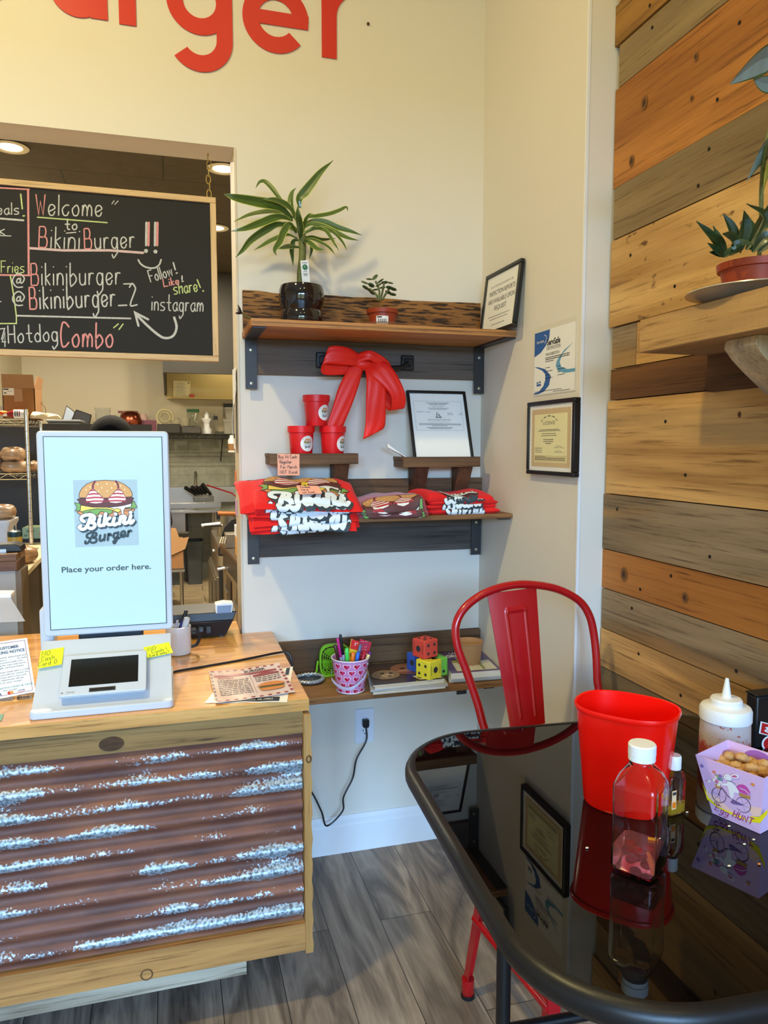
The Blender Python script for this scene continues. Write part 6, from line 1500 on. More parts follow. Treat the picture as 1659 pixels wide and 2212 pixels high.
g = G(); g.tube([Tl(*lpos[3])+V((0, 0, .365)), Tl(*lpos[2])+V((0, 0, .365))], .011, TM, 12); out(g, 'foot_rail', tb)
def onT(px, py): return A(px, py, 2, TZ)
TT = TZ+.0002
# red oval bin
b1, b2 = onT(1284, 1742), onT(1437, 1712)
bl0, bl1 = onT(1277, 1738), onT(1325, 1768)
bcn = V((.585, -1.775, TT)); ta = rad(-50)
bc0 = onT(1348, 1735); bcn = V((bc0.x, bc0.y, TT))
bhz = .142
rn = thing('waste_bin', bcn, 'red oval plastic bin standing on the black table', 'bin', M=T(bcn) @ RZ(ta) @ Matrix.Scale(KT_, 4))
La_, Lb_ = .055, .043
prb = [(0.001, .003), (.96, .0), (1.0, .004), (1.22, bhz-.008), (1.26, bhz-.007), (1.285, bhz-.003), (1.27, bhz), (1.225, bhz-.001), (1.20, bhz-.010), (.97, .007), (.001, .006)]
g = G(); rs = []
for k, z in prb:
    ring = []
    for j in range(56):
        t = 2*pi*j/56; e = .80; cx2, sx2 = cos(t), sin(t)
        ring.append(V((La_*k*abs(cx2)**e*(1 if cx2 >= 0 else -1), Lb_*k*abs(sx2)**e*(1 if sx2 >= 0 else -1), z)))
    rs.append(ring)
g.rings(rs, mat('bright_red_bin_plastic', (250, 20, 8), .22, var=.02)); out(g, 'tub', rn, local=True)
# clear square juice bottle
jc = onT(1379, 1876)
jw = .0325
jb = thing('juice_bottle', (jc.x, jc.y, TT), 'clear square plastic bottle with white cap, pink fruit drink left at its bottom', 'bottle', M=T(jc.x, jc.y, TT) @ RZ(rad(36)) @ Matrix.Diagonal((1.0, 1.0, 1.05, 1)))
def sqr(w, r, z, n=6): return [V((x, y, z)) for x, y in rrect(-w, w, -w, w, r, n)]
PET = mat('clear_bottle_plastic', (250, 252, 252), .02, trans=1.0, ior=1.33, var=0)
bprof = [(.010, .004, .004), (.026, .008, .0015), (.0305, .009, .004), (.0325, .010, .010), (.0318, .010, .06), (.0325, .010, .118), (.0320, .010, .124), (.026, .010, .138), (.0175, .012, .150), (.0165, .0163, .154), (.0165, .0163, .158)]
inner = [(.0165-.0012, .0150, .158), (.0160-.0012, .0145, .150), (.0245, .010, .1375), (.0308, .009, .1235), (.0312, .009, .118), (.0306, .009, .06), (.0312, .009, .010), (.028, .008, .0045), (.010, .004, .005)]
g = G(); g.rings([sqr(*q) for q in bprof]+[sqr(*q) for q in inner], PET, cap=True); out(g, 'bottle_body', jb, local=True, ang=50)
g = G(); LIQ = mat('pink_fruit_drink', (240, 150, 140), .05, trans=.82, ior=1.2, var=.15, nscale=40)
g.rings([sqr(*q) for q in ((.0095, .004, .0055), (.0275, .008, .005), (.0308, .009, .0105), (.0305, .009, .036))], LIQ); out(g, 'drink', jb, local=True, ang=50)
g = G(); FRU = mat('red_fruit', (178, 20, 40), .35, var=.2)
for k, (x, y, z) in enumerate(((.008, .004, .015), (-.010, .006, .018), (.012, -.010, .022), (-.004, -.014, .014), (.0, .012, .030), (-.014, -.006, .031))): g.sph((x, y, z), (.008, .009, .0055), FRU, 10, 7, RZ(k*1.1).to_3x3())
out(g, 'fruit', jb, local=True)
g = G(); MAN = mat('mango_slice', (246, 160, 16), .35, var=.1)
g.box((-.003, -.014, -.0025), (.003, .014, .0025), MAN, T(-.016, -.0225, .022) @ RY(rad(20)) @ RX(rad(65))); out(g, 'mango_slice', jb, local=True, bevel=.001)
g = G(); g.box((-.003, -.007, -.005), (.003, .007, .005), MAN, T(.0235, -.012, .033) @ RZ(.3)); out(g, 'mango_slice', jb, local=True, bevel=.001)
g = G(); prc = [(.0175, .157), (.019, .1575), (.019, .163), (.0182, .1635), (.0182, .1645), (.0195, .165), (.0195, .178), (.0180, .1800), (.001, .1803)]
g.lathe(prc, (0, 0, 0), WP, 48); out(g, 'cap', jb, local=True, ang=30)
# sanitizer bottle behind it
sc_ = onT(1453, 1754)
sn = thing('sanitizer_bottle', (sc_.x, sc_.y, TT), 'small clear bottle with white flip cap and a little yellow gel behind the juice bottle', 'bottle', M=T(sc_.x, sc_.y, TT) @ RZ(rad(10)) @ Matrix.Scale(KT_, 4))
g = G(); rs = [[V((x, y, z)) for x, y in rrect(-w, w, -d, d, r, 5)] for w, d, r, z in ((.014, .008, .004, .0), (.0155, .0095, .005, .003), (.0155, .0095, .005, .050), (.012, .0085, .005, .057), (.0075, .0075, .0072, .060), (.0075, .0075, .0072, .064))]; g.rings(rs, PET); out(g, 'bottle_body', sn, local=True, ang=50)
g = G(); rs = [[V((x, y, z)) for x, y in rrect(-w, w, -d, d, r, 5)] for w, d, r, z in ((.013, .007, .004, .0015), (.0143, .0083, .004, .003), (.0143, .0083, .004, .015))]; g.rings(rs, mat('yellow_gel', (236, 200, 60), .1, trans=.6, var=.05)); out(g, 'gel', sn, local=True, ang=50)
g = G(); g.prism([(-.013, -.0100, .010), (-.005, -.0100, .010), (-.005, -.0100, .036), (-.013, -.0100, .036)], (0, .0003, 0), mat('label_peach', (236, 196, 150), .5)); g.box((-.012, -.0104, .030), (-.006, -.0101, .034), INK); g.box((-.012, -.0104, .012), (-.006, -.0101, .020), mat('cap_orange', (238, 122, 24), .3)); out(g, 'label', sn, local=True, smooth=False)
g = G(); g.lathe([(.0085, .062), (.009, .063), (.009, .079), (.008, .081), (.001, .0812)], (0, 0, 0), WP, 28); out(g, 'cap', sn, local=True)
# squeeze bottle
qc = onT(1563, 1648)
pq = 1/(A(1564, 1600, 1, qc.y).x-A(1563, 1600, 1, qc.y).x); rq = 43/pq
hq = A(1565, 1545, 1, qc.y-rq*.0).z-TT
sb = thing('squeeze_bottle', (qc.x, qc.y, TT), 'translucent squeeze bottle with white nozzle lid, smeared red sauce inside', 'bottle')
def sauce_mat():
    m = bpy.data.materials.new('sauce_smeared_squeeze_plastic'); m.use_nodes = True; nt = m.node_tree; b = nt.nodes['Principled BSDF']
    tc = nt.nodes.new('ShaderNodeTexCoord'); sp = nt.nodes.new('ShaderNodeSeparateXYZ'); nt.links.new(tc.outputs['Object'], sp.inputs[0])
    n = nt.nodes.new('ShaderNodeTexNoise'); n.inputs['Scale'].default_value = 45; n.inputs['Detail'].default_value = 3; nt.links.new(tc.outputs['Object'], n.inputs['Vector'])
    h = nt.nodes.new('ShaderNodeMath'); h.operation = 'MULTIPLY_ADD'; h.inputs[1].default_value = .07; nt.links.new(n.outputs['Fac'], h.inputs[0]); nt.links.new(sp.outputs['Z'], h.inputs[2])
    r = ramp(nt, [(hq*.5+.026, C(178, 78, 68)), (hq*.62+.034, C(208, 190, 186))]); nt.links.new(h.outputs[0], r.inputs[0])
    n2 = nt.nodes.new('ShaderNodeTexNoise'); n2.inputs['Scale'].default_value = 90; nt.links.new(tc.outputs['Object'], n2.inputs['Vector'])
    r2 = ramp(nt, [(.64, (0, 0, 0, 1)), (.68, (1, 1, 1, 1))]); nt.links.new(n2.outputs['Fac'], r2.inputs[0])
    mx = nt.nodes.new('ShaderNodeMix'); mx.data_type = 'RGBA'; mx.inputs[7].default_value = C(190, 96, 78); nt.links.new(r2.outputs[0], mx.inputs[0]); nt.links.new(r.outputs[0], mx.inputs[6]); nt.links.new(mx.outputs[2], b.inputs['Base Color'])
    b.inputs['Roughness'].default_value = .3; b.inputs['Transmission Weight'].default_value = .08; b.inputs['IOR'].default_value = 1.2
    return m
g = G(); g.lathe([(.001, .001), (rq*.94, 0), (rq, .004), (rq*1.0, hq*.5), (rq*.97, hq+.002), (.001, hq+.002)], (0, 0, 0), sauce_mat(), 40); out(g, 'bottle_body', sb, local=True)
g = G(); k = rq; g.lathe([(k*a_, hq+b_*1.3) for a_, b_ in ((1.0, -.006), (1.02, -.005), (1.02, .010), (.96, .014), (.66, .017), (.64, .019), (.63, .024), (.58, .0265), (.2, .028), (.185, .030), (.07, .056), (.001, .057))], (0, 0, 0), WP, 48); out(g, 'nozzle_lid', sb, local=True, ang=30)
# egg-hunt treat box with peanuts
q0, q1, q2, q3 = onT(1539, 1757), onT(1642, 1802), onT(1700, 1775), onT(1605, 1735)
ht = A(1651, 1682, 1, q1.y-.012).z-TT
LILAC = mat('lilac_card', (222, 186, 224), .6, var=.03); LILIN = mat('lilac_card_inside', (226, 204, 232), .6, var=.03)
btm = [V((p.x, p.y, TT)) for p in (q0, q1, q1+(q1-q0).cross(V((0, 0, -1)))*.95, q0+(q1-q0).cross(V((0, 0, -1)))*.95)]
cb_ = sum(btm, V())/4
tb_ = thing('treat_box', cb_, 'lilac cardboard treat box printed with a white rabbit on a bicycle, full of peanuts', 'box')
tl1, tr1 = A(1502, 1630, 2, TT+ht*1.0), A(1651, 1682, 2, TT+ht)
rw = (tr1-tl1); 
top_ = [tl1, tr1, tr1+rw.cross(V((0, 0, -1)))*.92, tl1+rw.cross(V((0, 0, -1)))*.92]
g = G(); th = .0012
for i in range(4):
    a_, b_, c_, d_ = btm[i], btm[(i+1) % 4], top_[(i+1) % 4], top_[i]; nrm_ = (b_-a_).cross(d_-a_).normalized()
    pts_ = [a_, b_, c_, d_]
    if i == 2:
        pts_ = [a_, b_]+[b_.lerp(a_, t)+(c_.lerp(d_, t)*0+ (d_.lerp(c_, t)-a_.lerp(b_, t))*0) for t in ()]+[d_]+[]
        pts_ = [a_, b_, d_]+[d_.lerp(c_, t)+V((0, 0, .014*sin(pi*t))) for t in (.25, .4, .5, .6, .75)]+[c_] if False else [a_, b_, c_, d_]
    g.prism(pts_, -nrm_*th, LILAC)
g.prism(btm, (0, 0, th), LILAC); out(g, 'carton', tb_, smooth=False)
fx = (btm[1]-btm[0]); W0_ = fx.length
def face(u, v, h):
    p = (btm[0]*(1-u)+btm[1]*u)*(1-v)+(top_[0]*(1-u)+top_[1]*u)*v
    n_ = (btm[1]-btm[0]).cross(top_[0]-btm[0]).normalized(); return p+n_*(h+.0004)
a = Art(); TR = lambda n, c: mat('treat_'+n, c, .6, var=.02)
def X(zx, zy):
    # picture coords of the enlarged view -> face (u,v)
    # corners: TL(80,872) TR(1085,1215) BL(325,1725) BR(1003,2025)
    # inverse bilinear by iteration
    u, v = .5, .5
    for _ in range(12):
        px = (1-v)*((1-u)*325+u*1003)+v*((1-u)*80+u*1085); py = (1-v)*((1-u)*1725+u*2025)+v*((1-u)*872+u*1215)
        du = (1-v)*(1003-325)+v*(1085-80), (1-v)*300+v*343; dv = ((1-u)*80+u*1085)-((1-u)*325+u*1003), ((1-u)*872+u*1215)-((1-u)*1725+u*2025)
        D_ = du[0]*dv[1]-du[1]*dv[0]; ex, ey = zx-px, zy-py
        u += (ex*dv[1]-ey*dv[0])/D_; v += (du[0]*ey-du[1]*ex)/D_
    return (u, v)
def XF(pts, m, l, sm=0): 
    pp = [V((x, y, 0)) for x, y in pts]; pp = spline(pp, sm, loop=True) if sm else pp
    a.fill([X(p.x, p.y) for p in pp], m, l)
def XS(pts, w, m, l, sm=0):
    pp = [V((x, y, 0)) for x, y in pts]; pp = spline(pp, sm) if sm else pp
    b3 = Art(); b3.stroke([(p.x, p.y) for p in pp], w, m, l, caps=False)
    for q_, m_, l_ in b3.items: a.items.append(([V((*X(p.x, p.y), 0)) for p in q_], m_, l_))
def XE(c, rx, ry, m, l, n=24, hollow=0):
    pts = [(c[0]+rx*cos(2*pi*i/n), c[1]+ry*sin(2*pi*i/n)+.22*rx*cos(2*pi*i/n)) for i in range(n)]
    if hollow: XS(pts+[pts[0]], hollow, m, l)
    else: XF(pts, m, l)
XF([(215, 1395), (420, 1500), (700, 1590), (1040, 1640), (1020, 1760), (680, 1755), (400, 1620), (260, 1500)], TR('peach', (248, 206, 190)), 1)
XF([(180, 1270), (260, 1480), (420, 1630), (700, 1752), (1000, 1770), (1130, 1650), (1110, 1730), (1010, 1860), (880, 1850), (640, 1760), (400, 1640), (250, 1520)], TR('yellow_arc', (244, 226, 30)), 2)
for c in ((435, 1460), (785, 1600)):
    XE(c, 104, 108, TR('wheel', (80, 66, 96)), 4, 26, 9)
    for k in range(6): XS([c, (c[0]+96*cos(k*pi/3+.3), c[1]+100*sin(k*pi/3+.3)+.2*96*cos(k*pi/3+.3))], 3, TR('wheel', (80, 66, 96)), 3)
XS([(430, 1460), (470, 1350), (560, 1470), (650, 1530), (785, 1600)], 11, TR('wheel', (80, 66, 96)), 5); XS([(480, 1340), (590, 1480), (650, 1550)], 8, TR('wheel', (80, 66, 96)), 5)
XF([(605, 1545), (640, 1530), (780, 1590), (770, 1610), (650, 1590), (610, 1570)], TR('chainguard', (120, 96, 150)), 6)
RW = TR('rabbit_white', (240, 240, 242))
XF([(570, 1250), (640, 1280), (720, 1380), (730, 1430), (660, 1420), (650, 1500), (600, 1480), (580, 1380), (560, 1320)], RW, 7, 2); XF([(520, 1170), (570, 1150), (620, 1180), (625, 1240), (560, 1240), (515, 1200)], RW, 8, 2); XF([(600, 1190), (650, 1150), (720, 1160), (735, 1200), (690, 1215), (620, 1200)], RW, 8, 2); XF([(630, 1185), (670, 1165), (710, 1180), (700, 1200), (650, 1195)], TR('ear', (214, 90, 140)), 9, 2)
XF([(470, 1290), (560, 1285), (620, 1300), (600, 1320), (500, 1320)], RW, 8); XE((548, 1185), 5, 5, INK, 10, 8); XE((508, 1190), 5, 5, INK, 10, 8); XS([(570, 1245), (640, 1265), (690, 1300)], 8, TR('teal', (70, 110, 120)), 9)
XF([(385, 1290), (470, 1320), (455, 1370), (395, 1350)], TR('basket', (190, 140, 80)), 6); XF([(735, 1420), (890, 1470), (890, 1520), (740, 1470)], TR('basket', (190, 140, 80)), 6); XF([(700, 1330), (790, 1300), (860, 1350), (890, 1450), (740, 1410)], TR('egg_magenta', (204, 80, 170)), 7, 2); XS([(740, 1350), (820, 1380), (880, 1440)], 8, RW, 8)
for x, y, c in ((375, 1125, (226, 120, 100)), (420, 1180, (120, 160, 120)), (440, 1220, (70, 130, 150)), (365, 1235, (240, 240, 240)), (400, 1195, (240, 240, 240)), (465, 1180, (120, 90, 180)), (455, 1275, (240, 240, 240)), (410, 1260, (200, 90, 150)), (480, 1230, (90, 150, 160)), (435, 1310, (240, 240, 240)), (290, 1255, (240, 240, 240)), (190, 1035, (100, 90, 190)), (935, 1300, (236, 140, 60))):
    XE((x, y), 24, 22, TR('flower_%d_%d' % (c[0], c[1]), c), 8, 9); XE((x, y), 7, 7, TR('flower_eye', (236, 200, 60)), 9, 8)
MG = TR('letter_plum', (170, 60, 130))
for k, (ch, x, y) in enumerate((('E', 380, 1610), ('g', 450, 1700), ('g', 520, 1740))):
    pass
b4 = Art(); b4.hand('Egg', (370, -1670), (570, -1770), 80, 10, MG, 3); b4.hand('HUNT', (625, -1770), (910, -1890), 90, 15, MG, 3); b4.hand('the', (350, -1590), (440, -1620), 50, 7, MAR, 3)
for q_, m_, l_ in b4.items: a.items.append(([V((*X(p.x, -p.y), 0)) for p in q_], m_, l_))
g = G(); a.put(g, face, step=.00016); out(g, 'print', tb_, smooth=False)
# inside back panel artwork
g = G(); a = Art(); a.fill([(.05, .2), (.95, .2), (.95, .58), (.7, .62), (.5, .52), (.2, .62), (.05, .55)], TR('green_print', (190, 210, 90)), 1, 2)
for x_, y_, c in ((.25, .5, (90, 170, 220)), (.6, .45, (236, 200, 60)), (.45, .3, (120, 170, 80))): a.ell((x_, y_), .06, .06, TR('f%d' % c[0], c), 2, 10)
def inl(u, v, h): p = (btm[3]*(1-u)+btm[0]*u)*(1-v)+(top_[3]*(1-u)+top_[0]*u)*v; n_ = (top_[0]-btm[0]).cross(btm[3]-btm[0]).normalized(); n_ = n_ if n_.dot(cb_-btm[0]) > 0 else -n_; return p+n_*(.0016+h)
a.put(g, inl); a = Art(); a.ell((.5, .74), .28, .24, TR('bigegg', (160, 100, 180)), 1, 24)
def inb2(u, v, h): p = (btm[2]*(1-u)+btm[3]*u)*(1-v)+(top_[2]*(1-u)+top_[3]*u)*v; n_ = (top_[2]-btm[2]).cross(btm[3]-btm[2]).normalized(); n_ = n_ if n_.dot(cb_-btm[2]) > 0 else -n_; return p+n_*(.0016+h)
a.put(g, inb2); out(g, 'inside_print', tb_, smooth=False)
# peanuts: every shell its own thing
PN = mat('peanut_shell', (206, 162, 104), .8, var=.3, nscale=160, bump=1.0, bscale=200, stretch=(1, 1, 1))
def peanut(name='peanut'):
    g = G(); rs = []
    for i in range(13):
        t = i/12; x = -.017+.034*t; r = .0003+.0078*sqrt(max(0, 1-(2*t-1)**2))*(1-.30*math.exp(-((t-.5)/.13)**2))+.0006*(i % 2)
        rs.append([V((x, r*cos(2*pi*j/12), r*sin(2*pi*j/12))) for j in range(12)])
    g.rings(rs, PN); return g
rp = random.Random(9); first = None
cpk = sum(top_, V())/4; ax1 = (top_[1]-top_[0]).normalized(); ax2 = V((-ax1.y, ax1.x, 0))
lab = ['leftmost peanut, beside the rabbit box wall', 'peanut at the back left of the treat box', 'large round-ended peanut near the centre back of the treat box', 'peanut at the left front of the treat box', 'peanut in the middle of the heap in the treat box', 'peanut in the front row by the print edge', 'upright peanut below the purple egg picture', 'long peanut lying on top at the right of the heap', 'peanut at the front right of the treat box', 'peanut at the right end of the treat box', 'peanut at the far right back of the treat box', 'peanut half hidden under the others in the treat box']
posn = [(-.034, .012, 0), (-.026, .026, .004), (-.010, .026, .010), (-.022, -.008, -.002), (-.006, .006, .005), (-.002, -.014, -.001), (.010, .022, .012), (.016, .004, .012), (.014, -.014, .0), (.030, -.012, -.002), (.032, .016, .004), (-.012, -.022, -.004)]
hh_ = ht*.72
for lb, (u, v, dz) in zip(lab, posn):
    p = cpk+ax1*u*1.25+ax2*v*1.3; p.z = TT+hh_+dz
    M = T(p) @ RZ(rp.uniform(0, 3.1)) @ RY(rp.uniform(-.5, .5)) @ RX(rp.uniform(0, 6)) @ Matrix.Scale(1.25, 4)
    if first is None: first = out(peanut(), 'peanut', M=M, local=True); _set(first, lb, 'peanut', 'peanuts in the treat box')
    else:
        o = first.copy(); COL.objects.link(o); o.matrix_world = M; _set(o, lb, 'peanut', 'peanuts in the treat box')
g = G(); ins = [b_.lerp(t_, .55) for b_, t_ in zip(btm, top_)]; ins = [p.lerp(sum(ins, V())/4, .06) for p in ins]
def fl_(u, v): p = (ins[0]*(1-u)+ins[1]*u)*(1-v)+(ins[3]*(1-u)+ins[2]*u)*v; return p+V((0, 0, .003*sin(u*23)*sin(v*21)))
g.grid(fl_, 14, 14, PN); o = one(g, 'peanut_filling', ins[0], 'peanut shells filling the lower part of the lilac treat box', 'peanuts'); o['kind'] = 'stuff'
# black napkin dispenser with red stickers at the far right
ndp = A(1648, 1640, 1, -1.435)
x0_ = A(1634, 1540, 1, -1.435).x; zt2 = A(1640, 1505, 1, -1.435).z
nb_ = thing('napkin_dispenser', (x0_+.05, -1.435, TT), 'black napkin dispenser with red stickers at the right edge of the table', 'dispenser')
g = G(); g.box((x0_, -1.435, TT), (x0_+.09, -1.405, zt2), BLK); out(g, 'housing', nb_, bevel=.004)
g = G(); g.box((x0_-.002, -1.437, zt2), (x0_+.092, -1.403, zt2+.004), BLK); out(g, 'lid', nb_, bevel=.002)
def stk(pp, shape, nm):
    q = [A(x_, y_, 1, -1.4365) for x_, y_ in pp]; g = G(); a = Art(); ux, uy = (q[1]-q[0]), (q[3]-q[0]); w, h = ux.length, uy.length
    SR = mat('sticker_red', (190, 30, 34), .35)
    if shape: a.ell((w/2, h/2), w/2, h/2, STK, 0); a.ell((w/2, h/2), w*.42, h*.42, SR, 1); a.stroke([(w*.3, h*.45), (w*.5, h*.6), (w*.7, h*.5)], w*.06, mat('box_yellow', (240, 196, 40), .4), 2)
    else: a.rect(0, 0, w, h, STK, 0); a.rect(w*.05, h*.08, w*.95, h*.92, SR, 1); a.stroke([(w*.35, h*.7), (w*.2, h*.6), (w*.3, h*.5), (w*.18, h*.35), (w*.4, h*.25), (w*.6, h*.4), (w*.75, h*.35)], w*.035, STK, 2, 3)
    a.put(g, lambda u, v, hh: q[0]+ux.normalized()*u+uy.normalized()*v+V((0, -.0003-hh, 0))); return out(g, nm, nb_, smooth=False)
stk([(1639, 1584), (1700, 1600), (1703, 1572), (1643, 1558)], 0, 'sticker'); stk([(1645, 1626), (1690, 1626), (1690, 1588), (1645, 1588)], 1, 'sticker')
# crumbs and a green leaf on the glass
CR = mat('crumb', (232, 214, 180), .7)
for i, (px_, py_, lb) in enumerate(((1484, 1756, 'small pale crumb beside the sanitizer bottle'), (1427, 1816, 'pale crumb right of the juice bottle on the glass'), (1575, 1786, 'pale crumb in front of the treat box'), (1628, 1815, 'round crumb in front of the treat box corner'), (1575, 1872, 'crumb on the glass below the treat box reflection'), (1268, 1833, 'thin pale crumb on the glass left of the juice bottle'), (1608, 1825, 'bread crumb between the treat box and the table front'), (1640, 1868, 'orange crumb near the right front of the glass'))):
    p = onT(px_, py_); g = G(); g.sph(p+V((0, 0, .0013)), (.0028-.0002*i % 3*.001, .0017, .0012), CR if i != 7 else mat('orange_crumb', (226, 130, 50), .6), 8, 6); one(g, 'crumb', p, lb, 'crumb', 'crumbs on the glass table')

# ------------------------------------------------------------------ shelf on the wood wall with plant
ws = thing('plank_shelf', (1.12, -1.6, 1.78), 'thick rough wooden shelf on a pale corbel on the wood clad wall', 'shelf')
PLK = wood('sawn_plank_shelf', (190, 148, 92), (146, 104, 56), 1, 41.0, 1.2, .7, contrast=.8, blotch=(150, 118, 80), crack=(90, 8.0, .28, (140, 104, 62)))
g = G(); g.box((XW-.2, -2.6, 1.739), (XW-.003, -1.158, 1.812), PLK); out(g, 'shelf_board', ws, bevel=.002)
COR = wood('pale_corbel', (216, 188, 146), (176, 150, 110), 2, 43.0, 1.2, .7, contrast=.7, blotch=(150, 136, 118))
def corb(yc):
    pts = []
    g = G(); x1_ = XW-.022
    prof = [(x1_, 1.739), (x1_-.135, 1.739), (x1_-.140, 1.722), (x1_-.120, 1.700), (x1_-.085, 1.672), (x1_-.048, 1.645), (x1_-.022, 1.628), (x1_, 1.622)]
    g.prism([(x, yc, z) for x, z in prof], (0, .085, 0), COR); out(g, 'corbel', ws, bevel=.002)
yc0 = A(1568, 735, 0, XW-.157).y-.085
corb(yc0)
if yc0-.6 > -2.6: corb(yc0-.7)
PZ = 1.8125
pc_ = V((1.115, -1.395, PZ))
g = G(); g.lathe([(.001, .0005), (.075, .0005), (.085, .003), (.120, .018), (.127, .0185), (.1255, .021), (.118, .0195), (.084, .0055), (.001, .0035)], pc_, mat('tin_plate', (196, 186, 170), .25, metal=.55), 48); one(g, 'metal_plate', pc_, 'shiny metal plate under the potted plant on the wood wall shelf', 'plate')
pp_ = thing('potted_plant', pc_+V((0, 0, .004)), 'dark green pointed-leaf plant in a terracotta pot on the wood wall shelf', 'plant')
zp = PZ+.0045; kR = 1.0
g = G(); g.lathe([(.001, 0), (.052, 0), (.062, .056), (.068, .057), (.070, .070), (.066, .071), (.062, .060), (.001, .058)], (pc_.x, pc_.y, zp), TERRA, 48); out(g, 'pot', pp_)
g = G(); g.lathe([(.062, .061), (.001, .064)], (pc_.x, pc_.y, zp), SOIL, 24); out(g, 'soil', pp_)
DKL = mat('dark_pointed_leaf', (36, 58, 30), .32, var=.3, nscale=30, coat=.3); DKE = mat('dark_leaf_margin', (52, 76, 36), .35, var=.2)
def PX(px, py, dy): return A(px, py, 1, pc_.y+dy)
Pl = [([(1560, 545), (1540, 515), (1504, 478)], .013, .0), ([(1570, 545), (1555, 520), (1540, 488)], .010, .03), ([(1565, 548), (1550, 520), (1524, 505)], .013, -.02), ([(1560, 552), (1545, 540), (1528, 525)], .010, -.03), ([(1565, 552), (1548, 548), (1532, 545)], .009, -.02), ([(1595, 540), (1580, 495), (1562, 462)], .014, .0), ([(1600, 540), (1608, 490), (1607, 455)], .017, -.03),
      ([(1612, 540), (1640, 490), (1662, 440)], .015, .02), ([(1600, 545), (1580, 515), (1560, 505)], .015, -.04), ([(1620, 540), (1625, 500), (1618, 470)], .012, .03), ([(1625, 545), (1650, 515), (1675, 500)], .015, -.03), ([(1575, 550), (1600, 530), (1630, 530)], .016, -.05), ([(1640, 545), (1670, 520), (1700, 515)], .015, -.02), ([(1560, 555), (1585, 545), (1600, 535)], .017, -.055), ([(1630, 530), (1655, 470), (1612, 440)], .010, .0), ([(1640, 540), (1680, 480), (1640, 450)], .012, .03)]
for pts, w, dy in Pl:
    g = G(); n = len(pts); P_ = [PX(a_, b_, dy*(.3+.7*i/(n-1))-.01) for i, (a_, b_) in enumerate(pts)]; P_[0].z = max(P_[0].z, zp+.06); leaf(g, P_, w*.72, .5, .3, DKL, DKE); out(g, 'leaf', pp_, ang=80)
g = G(); g.tube(spline([PX(1640, 552, .01), PX(1644, 480, .01), PX(1645, 410, 0), PX(1652, 330, 0), PX(1668, 250, 0), PX(1680, 130, 0)], 5), .0042, STEM, 8); out(g, 'stem', pp_)
BIGL = mat('variegated_big_leaf', (128, 146, 142), .35, var=.45, nscale=26, coat=.2, stretch=(1, 1, .3)); BIGE = mat('big_leaf_edge', (70, 92, 48), .4, var=.3); YLF = mat('yellow_green_leaf', (150, 160, 60), .4, var=.2)
for pts, w, m, dy in (([(1690, 130), (1655, 125), (1620, 145), (1576, 182)], .026, BIGL, -.02), ([(1700, 150), (1670, 175), (1650, 180), (1625, 165)], .018, BIGL, .0), ([(1690, 270), (1650, 320), (1632, 345), (1612, 392)], .022, BIGL, .0), ([(1690, 260), (1668, 320), (1652, 370), (1648, 420)], .022, YLF, -.02)):
    g = G(); P_ = [PX(a_, b_, dy) for a_, b_ in pts]; leaf(g, P_, w, .35, .8, m, BIGE); out(g, 'leaf', pp_, ang=80)

# ------------------------------------------------------------------ red lettering on the back wall
wl = thing('wall_lettering', (-.2, 0, 2.9), 'big red lower-case shop lettering on the cream wall above the opening', 'lettering')
LR = mat('red_vinyl_lettering', (206, 44, 30), .45, var=.02)
def wx(px, py): p = A(px, py, 1, -.003); return p.x, p.z
def arcpts(cx_, cz_, r, a0, a1, n=40): return [(cx_+r*cos(rad(a0+(a1-a0)*k/n)), cz_+r*sin(rad(a0+(a1-a0)*k/n))) for k in range(n+1)]
def letter(polys):
    g = G()
    for i, p in enumerate(polys): g.prism([(x, -.001-.00002*i, z) for x, z in p], (0, -.0035-.00004*i, 0), LR)
    out(g, 'letter', wl, smooth=False)
def ring(cx_, cz_, r1, r0, a0, a1): return arcpts(cx_, cz_, r1, a0, a1)+arcpts(cx_, cz_, r0, a1, a0)
base = wx(710, 125)[1]; sw = wx(727, 60)[0]-wx(695, 60)[0]
xr_, = (wx(711, 60)[0],); rr_ = .125; rin = rr_-sw
# r (last)
letter([[(xr_-sw/2, base), (xr_+sw/2, base), (xr_+sw/2, base+.25), (xr_-sw/2, base+.25)], ring(xr_+sw/2+.085, base+.135, .085+sw, .085, 90, 180)])
# e
xe0, xe1 = wx(523, 0)[0], wx(666, 0)[0]; ce = (xe0+xe1)/2; re_ = (xe1-xe0)/2; ze = wx(597, 115)[1]+re_
letter([ring(ce, ze, re_, re_-sw, 0, 318), [(ce-re_+sw*.5, ze-sw*.42), (ce+re_-.002, ze-sw*.42), (ce+re_, ze+sw*.42), (ce-re_+sw*.5, ze+sw*.42)]])
# g
xg0, xg1 = wx(359, 0)[0], wx(501, 0)[0]; rg_ = (xg1-xg0)/2; cg = (xg0+xg1)/2; zg = wx(435, 76)[1]+rg_; zd = wx(438, 152)[1]
letter([ring(cg, zg, rg_, rg_-sw, 0, 360), [(xg1-sw, zd+rg_*.95), (xg1, zd+rg_*.95), (xg1, zg+rg_), (xg1-sw, zg+rg_)], ring(cg, zd+rg_*.95, rg_, rg_-sw, 218, 360)])
